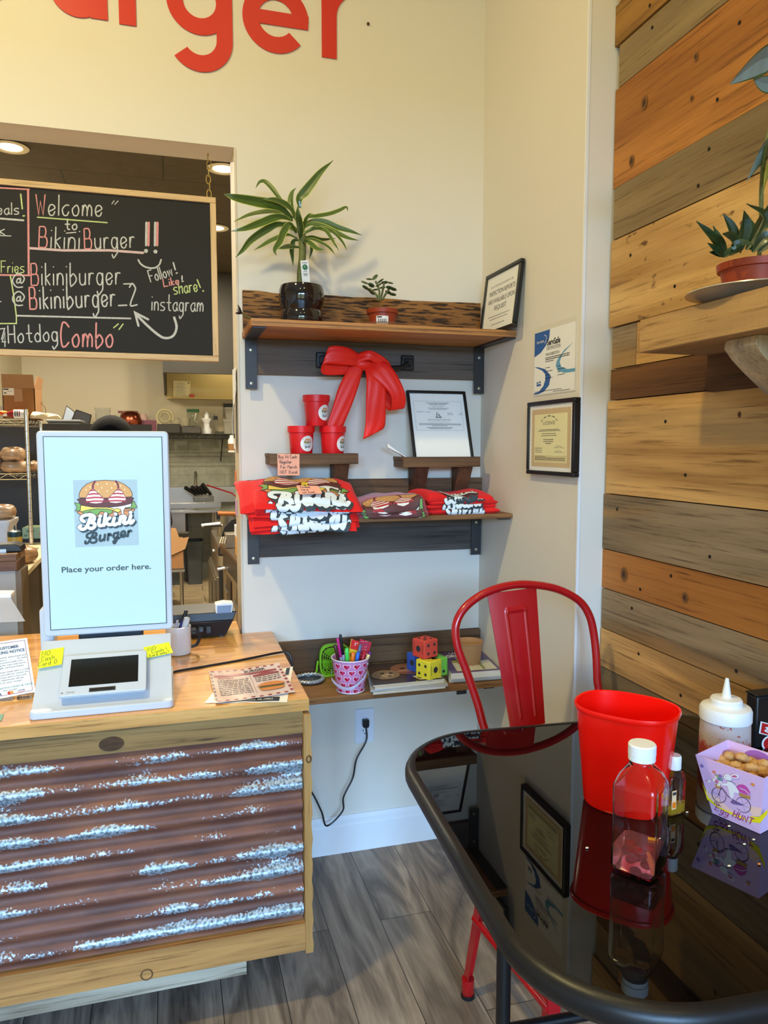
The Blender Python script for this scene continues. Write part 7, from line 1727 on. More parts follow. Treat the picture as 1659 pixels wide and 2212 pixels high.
# r, u, b (mostly above the picture)
x2_, z2_ = wx(276, 54); letter([[(x2_-sw/2, z2_), (x2_+sw/2, z2_), (x2_+sw/2, z2_+.25), (x2_-sw/2, z2_+.25)], ring(x2_+sw/2+.085, z2_+.135, .085+sw, .085, 90, 180)])
xu1, zu = wx(233, 44); xu0 = wx(105, 0)[0]; ru = (xu1-xu0)/2; cu_ = (xu0+xu1)/2
letter([[(xu1-sw, zu), (xu1, zu), (xu1, zu+.25), (xu1-sw, zu+.25)], ring(cu_, zu+ru-.004, ru, ru-sw, 180, 360), [(xu0, zu+ru), (xu0+sw, zu+ru), (xu0+sw, zu+.25), (xu0, zu+.25)]])
xb1, zb1 = wx(42, 0)[0], wx(5, 11)[1]; rb1 = re_; letter([ring(xb1-rb1, zb1+rb1, rb1, rb1-sw, 0, 360), [(xb1-2*rb1, zb1), (xb1-2*rb1+sw, zb1), (xb1-2*rb1+sw, zb1+.36), (xb1-2*rb1, zb1+.36)]])
nh = A(795, 52, 1, -.001); g = G(); g.lathe([(.005, 0), (.005, .004), (.003, .007)], nh, mat('nail_steel', (90, 70, 50), .5, metal=.5), 10, RX(pi/2).to_3x3()); one(g, 'nail', nh, 'small nail in the cream wall right of the red lettering', 'nail')
# ------------------------------------------------------------------ chalkboard hanging in the opening
BY = .07
CHB = mat('chalkboard_black', (34, 32, 29), .8, var=.18, nscale=5)
CW_ = mat('white_chalk', (190, 188, 180), .9, var=.4, nscale=160); CPK = mat('pink_chalk', (214, 142, 136), .9, var=.25, nscale=160); CGR = mat('yellow_green_chalk', (188, 200, 130), .9, var=.25, nscale=160)
FRW = wood('light_board_frame', (222, 190, 140), (200, 164, 112), 0, 51.0, 1.4, .5, contrast=.6); FRV = wood('light_board_frame_upright', (222, 190, 140), (200, 164, 112), 2, 53.0, 1.4, .5, contrast=.6)
bt, bb = A(230, 405, 1, BY).z, A(230, 774, 1, BY).z; bR = A(469.5, 600, 1, BY).x; bL = bR-1.45; fw_ = .020
brd = thing('chalkboard', (bR-.7, BY, bt), 'black chalkboard in a pale wooden frame hanging on chains in the kitchen opening', 'chalkboard')
g = G(); g.box((bL, BY, bb), (bR, BY+.022, bb+fw_), FRW); g.box((bL, BY, bt-fw_), (bR, BY+.022, bt), FRW); out(g, 'frame_rails', brd, bevel=.002)
g = G(); g.box((bL, BY, bb+fw_), (bL+fw_, BY+.022, bt-fw_), FRV); g.box((bR-fw_, BY, bb+fw_), (bR, BY+.022, bt-fw_), FRV); out(g, 'frame_uprights', brd, bevel=.002)
g = G(); g.box((bL+fw_, BY+.006, bb+fw_), (bR-fw_, BY+.02, bt-fw_), CHB); out(g, 'writing_surface', brd, smooth=False)
a = Art()
def K(p): return (p[0], -p[1])
def hw_(t, p0, p1, h, w=6, m=CW_, first=None): a.hand(t, K(p0), K(p1), h, w*1.2, m, 1, first)
def ln(pts, w=7, m=CW_, sm=0): a.stroke([K(p) for p in pts], w*1.2, m, 1, sm)
hw_('Welcome', (228, 604), (662, 612), 128, 7, CW_, CPK); ln([(240, 620), (685, 655)], 7, CGR); hw_('to', (418, 698), (500, 698), 66, 7); ln([(425, 722), (485, 717)], 6)
hw_('Bikini', (248, 812), (518, 822), 132, 7, CW_, CPK); hw_('Burger', (542, 822), (870, 812), 128, 7, CW_, CPK)
ln([(188, 818), (400, 832), (700, 832), (915, 848)], 13, mat('mixed_chalk', (206, 176, 170), .9, var=.2, nscale=100)); ln([(885, 790), (740, 845), (720, 888), (760, 880), (768, 850)], 6) if 0 else None
for x, m in ((936, CW_), (951, CPK), (992, CW_), (1007, CPK)): ln([(x+1, 655), (x-1, 800)], 12, m)
for x, y in ((934, 836), (995, 840)): a.ell(K((x, y)), 13, 13, CW_, 1, 10)
ln([(885, 893), (900, 918), (935, 940), (985, 945), (1018, 925), (1031, 892)], 9, CW_, 3)
for y in (1022, 1138): hw_('@', (84, y+32), (172, y+30), 84, 7)
hw_('Bikiniburger_', (200, 1055), (858, 1046), 138, 7, CW_, CPK); hw_('Bikiniburger_2', (192, 1208), (888, 1180), 138, 8, CW_, CPK); ln([(105, 1250), (835, 1268)], 9)
hw_('Hotdog', (55, 1424), (378, 1408), 108, 7); hw_('Combo', (390, 1446), (732, 1448), 150, 9, CPK)
for p in (((728, 1327), (757, 1303)), ((762, 1338), (787, 1304))): ln(p, 7, CGR)
for p in (((716, 535), (730, 515)), ((735, 538), (756, 516))): ln(p, 5)
hw_('Follow', (965, 1034), (1112, 990), 74, 6); hw_('!', (1128, 978), (1142, 974), 70, 8); hw_('Like', (1050, 1064), (1152, 1046), 48, 6, CPK, CPK); hw_('!', (1165, 1030), (1180, 1030), 34, 8); hw_('share', (1116, 1112), (1270, 1092), 82, 6, CGR, CGR); ln([(1262, 1020), (1282, 1070)], 7, CGR); a.ell(K((1300, 1092)), 6, 6, CGR, 1, 8)
hw_('instagram', (972, 1214), (1306, 1222), 100, 6)
ln([(1115, 1262), (1130, 1320), (1115, 1370), (1080, 1392), (1030, 1384), (950, 1320), (868, 1238)], 13, CW_, 4); ln([(948, 1274), (864, 1230), (886, 1314)], 12)
ln([(-500, 400), (0, 432), (186, 442)], 8, CPK); ln([(180, 442), (184, 985)], 11, CPK); ln([(190, 992), (-400, 985)], 9, CPK)
hw_('deals', (-60, 602), (128, 600), 72, 6); hw_('!', (148, 612), (166, 610), 140, 8, CGR); ln([(-80, 622), (150, 640)], 10); hw_('k', (0, 736), (44, 732), 72, 6); ln([(-60, 736), (70, 740)], 5); hw_('Fries', (8, 974), (160, 974), 74, 5, CGR, CGR)
ln([(66, 992), (88, 1120), (105, 1252), (105, 1300), (-200, 1302)], 7, CGR); ln([(0, 1160), (6, 1160)], 6); hw_('4', (14, 1448), (42, 1448), 92, 6); ln([(0, 1335), (30, 1332), (10, 1400)], 6)
g = G(); pc2 = bL+fw_+.004
def onb(u, v, h):
    p = A(u*.33756, 260-v*.33756, 1, BY+.0058); return V((max(p.x, pc2), BY+.0058-h, p.z))
a.put(g, onb, maxlen=140); out(g, 'chalk_writing', brd, smooth=False, label='white, pink and yellow-green chalk handwriting')
def chain(px, label):
    t = A(px, 343, 1, BY+.01); b_ = A(px-1, 421, 1, BY+.01); z1_ = OZ+.001; o = thing('hanging_chain', (t.x, BY+.011, bt), label, 'chain', 'chains of the chalkboard')
    n = 6; Ltot = z1_-bt; s = Ltot/n
    for k in range(n):
        g = G(); zc = bt+s*(k+.5); pts = []
        for i in range(20):
            q = 2*pi*i/20; xx = .0075*cos(q); zz = (s*.62)*sin(q)
            pts.append((t.x+(xx if k % 2 == 0 else 0)+.002*sin(k*2), BY+.011+(0 if k % 2 == 0 else xx), zc+zz))
        g.tube(pts, .0018, BRASS, 6, loop=True); out(g, 'link', o)
chain(450, 'brass link chain holding the right end of the chalkboard')

# ------------------------------------------------------------------ kitchen ceiling lamps and hood
LENS = mat('lamp_lens', (255, 246, 220), .4, emit=5.0, var=0); TRIM = mat('lamp_trim', (226, 216, 190), .4)
for p, lb in zip(KL, ('round recessed ceiling lamp at the left of the kitchen', 'round recessed ceiling lamp next to the right jamb above the chain', 'small far recessed ceiling lamp seen right of the chalkboard', 'recessed ceiling lamp hidden behind the chalkboard')):
    o = thing('ceiling_light', (p.x, p.y, KC), lb, 'ceiling light', 'recessed kitchen ceiling lights')
    g = G(); g.lathe([(.062, -.001), (.092, -.001), (.098, -.006), (.092, -.010), (.066, -.008), (.062, -.004)], (p.x, p.y, KC), TRIM, 40, cap=False); out(g, 'trim_ring', o)
    g = G(); g.lathe([(.001, -.006), (.064, -.004)], (p.x, p.y, KC), LENS, 40, cap=False); out(g, 'lens', o)
hd_ = thing('range_hood', (.8, 5.5, 2.3), 'large stainless range hood with lit interior at the back of the kitchen', 'hood')
HS = mat('hood_steel', (50, 46, 38), .45, metal=.3, var=.15, nscale=4, stretch=(1, 1, .3)); HI = mat('hood_inside_panel', (196, 172, 112), .4, metal=.6, var=.1, nscale=5)
hy = 4.85; hz = A(430, 804, 1, hy).z; hzt = KC-.001; hx0 = A(352, 801, 1, hy).x
g = G(); g.box((hx0, hy, hz), (1.74, hy+.03, hzt), HS); g.prism([(hx0, hy+.03, hz), (hx0, 6.18, hz-.14), (hx0, 6.18, hzt), (hx0, hy+.03, hzt)], (.02, 0, 0), HS)
g.box((hx0, hy-.012, hz-.012), (1.74, hy+.045, hz+.004), HS); out(g, 'canopy', hd_, smooth=False)
px_ = A(361, 858, 1, 6.17); g = G(); g.box((px_.x, 6.15, px_.z), (1.74, 6.19, hz+.55), HI); g.box((px_.x, 6.10, px_.z-.018), (1.74, 6.19, px_.z), HI); out(g, 'back_panel', hd_, smooth=False)
g = G(); g.box((hx0+.02, hy+.03, hz+.62), (1.74, 6.15, hz+.64), HS); out(g, 'filter_bank', hd_, smooth=False)
q = [A(374, 858, 1, 6.14), A(411, 860, 1, 6.14), A(411, 824, 1, 6.14), A(374, 822, 1, 6.14)]
g = G(); g.prism(q, (0, .003, 0), mat('yellowed_notice', (236, 222, 170), .6)); a = Art(); w, h = (q[1]-q[0]).length, (q[3]-q[0]).length
micro_lines(a, w*.1, w*.8, [h*(.85-.09*i) for i in range(9)], h*.02, GINK, 1, True, 5); a.fill([(w*.84, h*.94), (w*.96, h*.94), (w*.9, h*.84)], INK, 1); a.put(g, plane_fn(q[0], q[1]-q[0], q[3]-q[0])); one(g, 'paper_notice', q[0], 'printed paper notice stuck inside the lit range hood', 'notice', smooth=False)
q = A(414, 857, 1, 6.13); g = G(); g.box((q.x-.02, 6.115, px_.z), (q.x+.03, 6.135, px_.z+.035), mat('small_red_box', (206, 90, 70), .6)); one(g, 'small_box', q, 'tiny red box on the ledge inside the hood beside the notice', 'box', smooth=False)

# ------------------------------------------------------------------ wire rack on the left with its goods
ry = 1.75
rk = thing('wire_rack', (-.9, ry+.25, 0), 'chrome wire shelving rack with dark back panel at the left of the kitchen', 'rack')
p1_ = A(57, 912, 1, ry); xrk = p1_.x; zA, zB = A(30, 905, 1, ry).z, A(30, 1023, 1, ry).z; ry2 = ry+.46
xl_ = xrk-1.1
for x, y in ((xrk, ry), (xrk, ry2), (xl_, ry), (xl_, ry2)):
    g = G(); ztop = A(55, 884, 1, ry).z; g.tube([(x, y, .02), (x, y, ztop)], .0115, CHROME, 10)
    for k in range(44): g.tube([(x, y, .06+.036*k), (x, y, .0615+.036*k)], .0121, mat('post_groove', (70, 70, 68), .4, metal=.8), 10)
    out(g, 'post', rk)
for z in (zA, zB, .55):
    g = G()
    for yy in (ry, ry2):
        g.tube([(xl_, yy, z), (xrk, yy, z)], .0035, CHROME, 6); g.tube([(xl_, yy, z-.030), (xrk, yy, z-.030)], .0035, CHROME, 6)
        n = 22; g.tube([(xl_+(xrk-xl_)*k/n, yy, z-.030*(k % 2)) for k in range(n+1)], .0022, CHROME, 6)
    for xx in (xl_, xrk):
        g.tube([(xx, ry, z), (xx, ry2, z)], .0035, CHROME, 6); g.tube([(xx, ry, z-.030), (xx, ry2, z-.030)], .0035, CHROME, 6); g.tube([(xx, ry+(ry2-ry)*k/10, z-.030*(k % 2)) for k in range(11)], .0022, CHROME, 6)
    for k in range(1, 24): g.tube([(xl_+(xrk-xl_)*k/24, ry, z+.002), (xl_+(xrk-xl_)*k/24, ry2, z+.002)], .0018, CHROME, 5)
    out(g, 'wire_shelf', rk)
g = G(); g.box((xl_, ry2+.02, .95), (A(330, 1000, 1, ry2+.02).x, ry2+.03, A(330, 917, 1, ry2+.02).z), mat('charcoal_panel', (48, 46, 44), .7)); out(g, 'back_panel', rk, smooth=False, label='charcoal back panel')
zT = zA+.0045
# cardboard box
x0b, x1b = A(5, 850, 1, ry+.12).x, A(75, 850, 1, ry+.12).x; zbx = A(40, 838, 1, ry+.12).z; zfl = A(40, 808, 1, ry+.12).z
bx = thing('cardboard_box', ((x0b+x1b)/2, ry+.22, zT), 'open brown cardboard box on top of the wire rack', 'box')
g = G(); t = .004; y0b, y1b = ry+.12, ry+.36
for a_, b_ in (((x0b, y0b, zT), (x1b, y0b+t, zbx)), ((x0b, y1b-t, zT), (x1b, y1b, zbx)), ((x0b, y0b, zT), (x0b+t, y1b, zbx)), ((x1b-t, y0b, zT), (x1b, y1b, zbx)), ((x0b, y0b, zT), (x1b, y1b, zT+t))): g.box(a_, b_, CARD)
out(g, 'carton', bx, smooth=False)
g = G(); g.hull8([(x0b, y0b, zbx), (x1b, y0b, zbx), (x1b, y0b+t, zbx), (x0b, y0b+t, zbx)], [(x0b-.006, y0b+.02, zfl), (x1b-.008, y0b+.02, zfl), (x1b-.008, y0b+.02+t, zfl), (x0b-.006, y0b+.02+t, zfl)], mat('cardboard_flap', (134, 96, 58), .85)); out(g, 'flap', bx, smooth=False)
g = G(); g.hull8([(x1b-t, y0b, zbx), (x1b, y0b, zbx), (x1b, y1b, zbx), (x1b-t, y1b, zbx)], [(x1b+.006, y0b+.05, zfl-.005), (x1b+.010, y0b+.05, zfl-.005), (x1b+.010, y1b, zfl-.005), (x1b+.006, y1b, zfl-.005)], CARD); out(g, 'flap', bx, smooth=False)
g = G(); a = Art(); wq, hq_ = x1b-x0b, zbx-zT; a.rect(wq*.02, hq_*.76, wq*.36, hq_*.99, PAPER, 1); a.rect(wq*.04, hq_*.93, wq*.2, hq_*.97, INK, 2); a.rect(wq*.05, hq_*.80, wq*.13, hq_*.86, GINK, 2); a.micro(wq*.15, wq*.3, hq_*.88, hq_*.015, GINK, 2); a.rect(wq*.36, hq_*.56, wq*.62, hq_*.98, mat('packing_tape', (172, 134, 94), .3), 1); a.put(g, plane_fn((x0b, y0b, zT), (1, 0, 0), (0, 0, 1))); out(g, 'shipping_label', bx, smooth=False)
# red sauce bottle lying, tag pack, towel
def yq(px): return A(px, 905, 1, ry+.05)
kt = thing('ketchup_bottle', yq(40), 'red ketchup bottle lying on its side on top of the wire rack', 'bottle')
xa_, xb_ = A(13, 905, 1, ry+.05).x, A(63, 905, 1, ry+.05).x; zk = zT+.024
KR = mat('ketchup_red', (150, 24, 34), .3, coat=.3)
prk = [(.002, 0), (.010, .004), (.013, .02), (.022, .05), (.024, .09), (.022, .125), (.024, .14), (.020, xb_-xa_), (.002, xb_-xa_+.001)]
g = G(); g.lathe([(r, z*(xb_-xa_)/.15 if z < .145 else z) for r, z in prk], (xa_, ry+.05, zk), KR, 24, RY(pi/2).to_3x3()); out(g, 'bottle_body', kt)
g = G(); L2 = xb_-xa_
def lab_(u, v): t = rad(-170+160*v); x = xa_+L2*(.36+.46*u); r = .0247; return V((x, ry+.05+r*cos(t)*1.0, zk-r*sin(t)*1.0))
g.grid(lambda u, v: V((xa_+L2*(.36+.44*u), ry+.05-.0247*sin(rad(20+140*v)), zk+.0247*cos(rad(20+140*v)))), 8, 12, PAPER); 
for k in range(3): g.grid(lambda u, v, k=k: V((xa_+L2*(.41+.09*k+.05*u), ry+.05-.0251*sin(rad(45+80*v)), zk+.0251*cos(rad(45+80*v)))), 3, 8, INK if k < 2 else KR)
out(g, 'label', kt)
g = G(); g.lathe([(.013, 0), (.013, .018), (.010, .02)], (xa_-.012, ry+.05, zk), WP, 16, RY(pi/2).to_3x3()); out(g, 'cap', kt)
tw = [(A(64, 905, 1, ry+.05).x), (A(131, 905, 1, ry+.05).x)]
TWL = mat('cream_towel', (214, 200, 164), .9, var=.08, bump=.4, bscale=300, sheen=.3)
def tow(u, v):
    x = tw[0]+(tw[1]-tw[0])*u; t = 2*pi*v; r = .020*(1-.35*u)+.002*sin(u*14+t*3); s = min(1, (1-abs(2*u-1)**8)+.15)
    return V((x, ry+.07+r*2.4*cos(t)*s, zT+.0008+r*(1+sin(t))*s*(.8+.14*sin(t*4+u*9))))
g = G(); g.rings([[tow(i/24, j/24) for j in range(24)] for i in range(25)], TWL); one(g, 'folded_towel', (tw[0], ry+.07, zT), 'cream rolled towel on top of the wire rack beside the ketchup bottle', 'towel')
g = G(); pq_ = A(0, 895, 1, ry+.04); 
for k, c in enumerate(((230, 90, 40), (240, 180, 60), (210, 40, 40), (240, 140, 50))): g.sph((pq_.x+.012*k-.02, ry+.04, zT+.02+.004*k), (.022, .02, .012-.001*k), mat('snack_bag_%d' % k, c, .3), 12, 8)
one(g, 'snack_bag', pq_, 'orange and red snack bag on the wire rack at the left picture edge', 'bag')
g = G(); pq_ = A(2, 877, 1, ry+.16); g.box((pq_.x-.08, ry+.16, zT), (A(10, 877, 1, ry+.16).x, ry+.24, pq_.z), mat('pale_carton', (200, 196, 186), .5)); one(g, 'carton', pq_, 'pale grey carton on the wire rack at the left picture edge', 'box', smooth=False)
# tall white bottle behind box
wp_ = A(78, 890, 1, ry+.3); g = G(); g.lathe([(.001, 0), (.016, 0), (.016, A(78, 850, 1, ry+.3).z-zT), (.001, A(78, 850, 1, ry+.3).z-zT+.001)], (wp_.x, ry+.30, zT), mat('cream_tube', (220, 206, 170), .5), 20); one(g, 'paper_roll', wp_, 'cream cardboard tube standing right of the open box on the rack', 'tube')
g = G(); g.tube(spline([A(81, 872, 1, ry+.3), A(90, 873, 1, ry+.3), A(98, 882, 1, ry+.3), A(99, 894, 1, ry+.3)], 5), .002, CARD, 6); g.tube([A(81, 870, 1, ry+.3), A(94, 869, 1, ry+.3)], .0015, CARD, 6); one(g, 'wire_hook', A(81, 872, 1, ry+.3), 'thin bent wire right of the open box', 'wire')
# bread bags on the second shelf: each bag its own thing
BAG = mat('bread_bag', (176, 138, 100), .25, var=.75, nscale=24, coat=.5, stretch=(.35, 1, 3.5), bump=.8, bscale=45); 
def breadbag(cx_, cy_, z, w, d, h, seed):
    g = G(); r = random.Random(seed); ph = [r.uniform(0, 6) for _ in range(4)]
    rs = []
    for i in range(15):
        th = -pi/2+pi*i/14
        rs.append([V((cx_+w/2*max(.02, abs(cos(th))**.45)*cos(t)*(1+.05*sin(t*5+ph[0])), cy_+d/2*max(.02, abs(cos(th))**.45)*sin(t)*(1+.05*sin(t*4+ph[1])), z+h/2+h/2*sin(th)*(1+.10*sin(t*3+ph[2])+.06*sin(t*9+i)))) for t in [2*pi*j/28 for j in range(28)]])
    g.rings(rs, BAG); return g
zS = zB+.005
for k, (pa, pb_, pz0, hh2, lb) in enumerate(((0, 64, 1020, .062, 'plastic wrapped bread rolls lying on the lower wire shelf'), (2, 56, 990, .075, 'plastic wrapped bread rolls stacked on top of the others on the wire shelf'), (-45, 4, 1020, .12, 'bread bag at the left picture edge on the wire shelf'), (60, 76, 1020, .055, 'end of a bread bag showing right of the rack post'))):
    xa2, xb2 = A(pa, 1000, 1, ry+.12).x, A(pb_, 1000, 1, ry+.12).x
    if k == 3: xa2 -= .02
    zz2 = zS+(.060 if k == 1 else 0)
    g = breadbag((xa2+xb2)/2, ry+(.12 if k != 3 else .30), zz2, xb2-xa2, .16, hh2, k+3); one(g, 'bread_bag', ((xa2+xb2)/2, ry+.12, zz2), lb, 'bread', 'bread bags on the wire rack')
# pans and dark tub right of the rack
SH2Y = 5.72; shz = A(430, 938, 1, SH2Y).z
shf = thing('wall_wire_shelf', (.3, SH2Y+.2, shz), 'black wire shelf full of kitchen ware on the back wall of the kitchen', 'shelf')
xs0, xs1 = A(90, 938, 1, SH2Y).x, 1.7
BW = mat('black_wire', (34, 33, 32), .4)
g = G()
for yy in (SH2Y, 6.17):
    g.tube([(xs0, yy, shz), (xs1, yy, shz)], .006, BW, 6); g.tube([(xs0, yy, shz-.04), (xs1, yy, shz-.04)], .006, BW, 6); g.tube([(xs0+(xs1-xs0)*k/60, yy, shz-.04*(k % 2)) for k in range(61)], .004, BW, 6)
for k in range(1, 70): g.tube([(xs0+(xs1-xs0)*k/70, SH2Y, shz), (xs0+(xs1-xs0)*k/70, 6.17, shz)], .003, BW, 5)
out(g, 'wire_deck', shf)
for xx in (xs0+.3, A(478, 938, 1, 6.0).x, xs1-.1):
    g = G(); g.tube([(xx, SH2Y+.02, shz-.02), (xx, 6.19, shz-.30)], .007, BW, 6); out(g, 'bracket', shf)
ST = shz+.0065
def at5(px, y=SH2Y+.15): return A(px, 930, 1, y).x
def sz(py, y=SH2Y+.15, px=430): return A(px, py, 1, y).z
PCL = mat('milky_plastic', (214, 206, 180), .2, trans=.55, ior=1.2, var=.02)
def simple(name, g, x, label, cat, **k): return one(g, name, (x, SH2Y+.15, ST), label, cat, **k)
# roasting pans leaning
x0p, x1p = at5(120, SH2Y+.2), at5(182, SH2Y+.2)
for i, (pa, pz, lb) in enumerate((((125, 150), 875, 'steel roasting pan leaning at the left end of the back shelf'), ((140, 178), 884, 'dark roasting pan leaning in front of the steel one'))):
    g = G(); yy = SH2Y+.2-.06*i; p = [A(pa[0], 915, 1, yy), A(pa[1]+10, 915, 1, yy), A(pa[1]+8*i+12, 890+6*i, 1, yy), A(pa[0]+18+6*i, pz, 1, yy)]
    p[0].z = p[1].z = ST+.0005
    g.prism(p, (0, .05, 0), STEEL if i == 0 else mat('dark_pan', (60, 56, 52), .35, metal=.6)); one(g, 'roasting_pan', p[0], lb, 'pan', 'leaning roasting pans', bevel=.01)
g = G(); xx0, xx1 = at5(104, 3.2), at5(172, 3.2); zt3 = A(120, 906, 1, 3.2).z; g.box((xx0, 3.2, .001), (xx1, 3.5, zt3), GREYP); g.box((xx0-.01, 3.19, zt3-.02), (xx1+.01, 3.51, zt3), GREYP); one(g, 'storage_tub', (xx0, 3.2, 0), 'tall grey plastic bin behind the top of the kiosk screen', 'bin', bevel=.008)
# round dome cover, copper pot, boxes
def lathe_on(px, w_px, pyb, pyt, prof, m, name, label, cat, y=SH2Y+.15, seg=32, sx=1, group=None):
    x = A(px, 920, 1, y).x; r = (A(px+w_px/2, 920, 1, y).x-x); h = A(px, pyt, 1, y).z-ST
    g = G(); g.lathe([(max(.001, r*a_), h*b_) for a_, b_ in prof], (x, y, ST+.0005), m, seg); return one(g, name, (x, y, ST), label, cat, group)
CUP_ = [(.0, 0), (.8, 0), (.85, .02), (1, 1), (.95, 1), (.8, .05), (0, .04)]
lathe_on(223, 34, 928, 881, CUP_, CLEAR, 'plastic_container', 'clear tall round container on the back shelf left of the copper pot', 'container')
lathe_on(282, 50, 930, 888, [(0, 0), (.6, 0), (.95, .35), (1, .6), (.8, .88), (.5, 1), (0, 1.0)], mat('copper_pot', (140, 70, 50), .22, metal=.9, var=.1), 'copper_pot', 'shiny copper coloured pot behind the head of the person', 'pot', y=SH2Y+.1)
g = G(); g.box((at5(255), SH2Y+.22, sz(893)), (at5(298), SH2Y+.36, sz(889)), mat('book_cover_dark', (110, 40, 44), .5)); g.box((at5(268), SH2Y+.2, ST), (at5(296), SH2Y+.34, sz(893)), PAPER); one(g, 'box', (at5(268), SH2Y+.3, ST), 'dark red flat box lying behind the copper pot', 'box', smooth=False)
g = G(); g.box((at5(300), SH2Y+.12, ST), (at5(338), SH2Y+.26, sz(909)), mat('fruit_carton', (120, 60, 80), .4, var=.5, nscale=60)); g.box((at5(296), SH2Y+.11, ST), (at5(340), SH2Y+.27, ST+.02), PAPER); one(g, 'fruit_carton', (at5(300), SH2Y+.2, ST), 'printed fruit carton on the back shelf right of the copper pot', 'carton', smooth=False)
lathe_on(308, 26, 905, 894, [(0, 0), (1, 0), (.9, .8), (.5, 1), (0, 1)], mat('white_pink_lid', (214, 180, 170), .5), 'storage_bowl', 'white and pink bowl standing behind the fruit carton', 'bowl', y=SH2Y+.34)
xL, zL = at5(357), (sz(885)+sz(918))/2; rL = (sz(885)-sz(919))/2
g = G(); g.tube([(xL+rL*cos(2*pi*k/32), SH2Y+.25, zL+rL*sin(2*pi*k/32)) for k in range(32)], .008, mat('cream_lid', (222, 212, 160), .4), 8, loop=True); g.lathe([(.001, 0), (rL*.98, 0), (rL*.98, .006), (.001, .006)], (xL, SH2Y+.255, zL), PCL, 32, RX(pi/2).to_3x3()); g.tube([(xL+rL*.6*cos(2*pi*k/32), SH2Y+.24, zL+rL*.6*sin(2*pi*k/32)) for k in range(32)], .005, mat('cream_lid', (222, 212, 160), .4), 8, loop=True)
one(g, 'container_lid', (xL, SH2Y+.25, ST), 'round cream plastic lid standing upright on the back shelf', 'lid')
for i, (px, w, t_, lb) in enumerate(((380, 26, 907, 'low clear bowl right of the round cream lid'), (398, 28, 903, 'clear bowl between the round lid and the glass jar'))): lathe_on(px, w, 930, t_, CUP_, PCL, 'plastic_bowl', lb, 'bowl', group='clear bowls on the back shelf')
jx = at5(418); jr = at5(431)-jx; jh = sz(884)-ST
jo = thing('glass_jar', (jx, SH2Y+.2, ST), 'square glass jar with a green lid on the back shelf', 'jar')
g = G(); g.rings([[V((jx+x, SH2Y+.2+y, ST+z)) for x, y in rrect(-jr*k, jr*k, -jr*k, jr*k, jr*.25, 4)] for k, z in ((.9, .0005), (1, .01), (1, jh*.8), (.85, jh*.9))], mat('jar_glass', (190, 196, 180), .05, trans=.9, ior=1.3, var=0)); out(g, 'jar_body', jo)
g = G(); g.rings([[V((jx+x, SH2Y+.2+y, ST+z)) for x, y in rrect(-jr*1.02, jr*1.02, -jr, jr, jr*.3, 4)] for z in (jh*.88, jh)], mat('green_lid', (40, 90, 50), .4)); out(g, 'lid', jo)
g = G(); g.tube([A(434, 920, 1, SH2Y+.06), A(420, 908, 1, SH2Y+.06), A(424, 893, 1, SH2Y+.06)], .012, STEEL, 8); g.box(A(416, 922, 1, SH2Y+.05), A(433, 926, 1, SH2Y+.12), STEEL); one(g, 'steel_slicer', A(425, 920, 1, SH2Y+.06), 'bent steel slicer leaning in front of the glass jar', 'slicer')
jcx = at5(447); jcr = at5(457)-jcx
ju = thing('citrus_juicer', (jcx, SH2Y+.15, ST), 'white citrus juicer with ribbed dome on the back shelf', 'juicer')
g = G(); hh3 = sz(889)-ST; g.lathe([(.001, 0), (jcr*1.1, 0), (jcr*1.1, hh3*.2), (jcr*.7, hh3*.3), (jcr*.7, hh3*.5), (jcr*1.15, hh3*.62), (jcr*1.15, hh3*.7), (.001, hh3*.7)], (jcx, SH2Y+.15, ST+.0005), WP, 28); out(g, 'base', ju)
g = G(); g.lathe([(jcr*.55, hh3*.7), (jcr*.5, hh3*.85), (jcr*.2, hh3*.98), (.001, hh3)], (jcx, SH2Y+.15, ST), WP, 10); out(g, 'reamer', ju)
lathe_on(459, 12, 930, 895, CUP_, CLEAR, 'clear_pitcher', 'clear pitcher right of the white juicer', 'pitcher')
g = G(); q = A(466, 905, 1, SH2Y+.1); g.box((q.x-.03, SH2Y+.08, ST), (q.x+.03, SH2Y+.12, q.z), CLEAR); g.box((q.x-.025, SH2Y+.06, q.z-.01), (q.x+.02, SH2Y+.13, q.z+.03), BLK); one(g, 'blender_jar', q, 'clear jar with a small black lid left of the stacked containers', 'jar', smooth=False)
for i, (pa, pb_, b_, t_, lb) in enumerate(((482, 512, 928, 906, 'lower clear food container of the pair at the right jamb'), (485, 512, 905, 880, 'upper clear food container with lid at the right jamb'))):
    g = G(); yy = SH2Y+.12; x0q, x1q = at5(pa, yy), at5(pb_, yy); z0q = max(ST+.0005, A(490, b_, 1, yy).z) if i else ST+.0005; z1q = A(490, t_, 1, yy).z
    if i: z0q = zprev+.001
    g.rings([[V((x, y, z)) for x, y in rrect(x0q+k, x1q-k, yy-.05+k, yy+.12-k, .02, 4)] for k, z in ((.012, z0q), (0.004, z1q-.03), (0.0, z1q-.028), (0.0, z1q), (.006, z1q))], mat('cloudy_container', (206, 204, 192), .15, trans=.5, ior=1.2)); zprev = z1q; one(g, 'food_container', (x0q, yy, z0q), lb, 'container', 'stacked food containers on the back shelf')
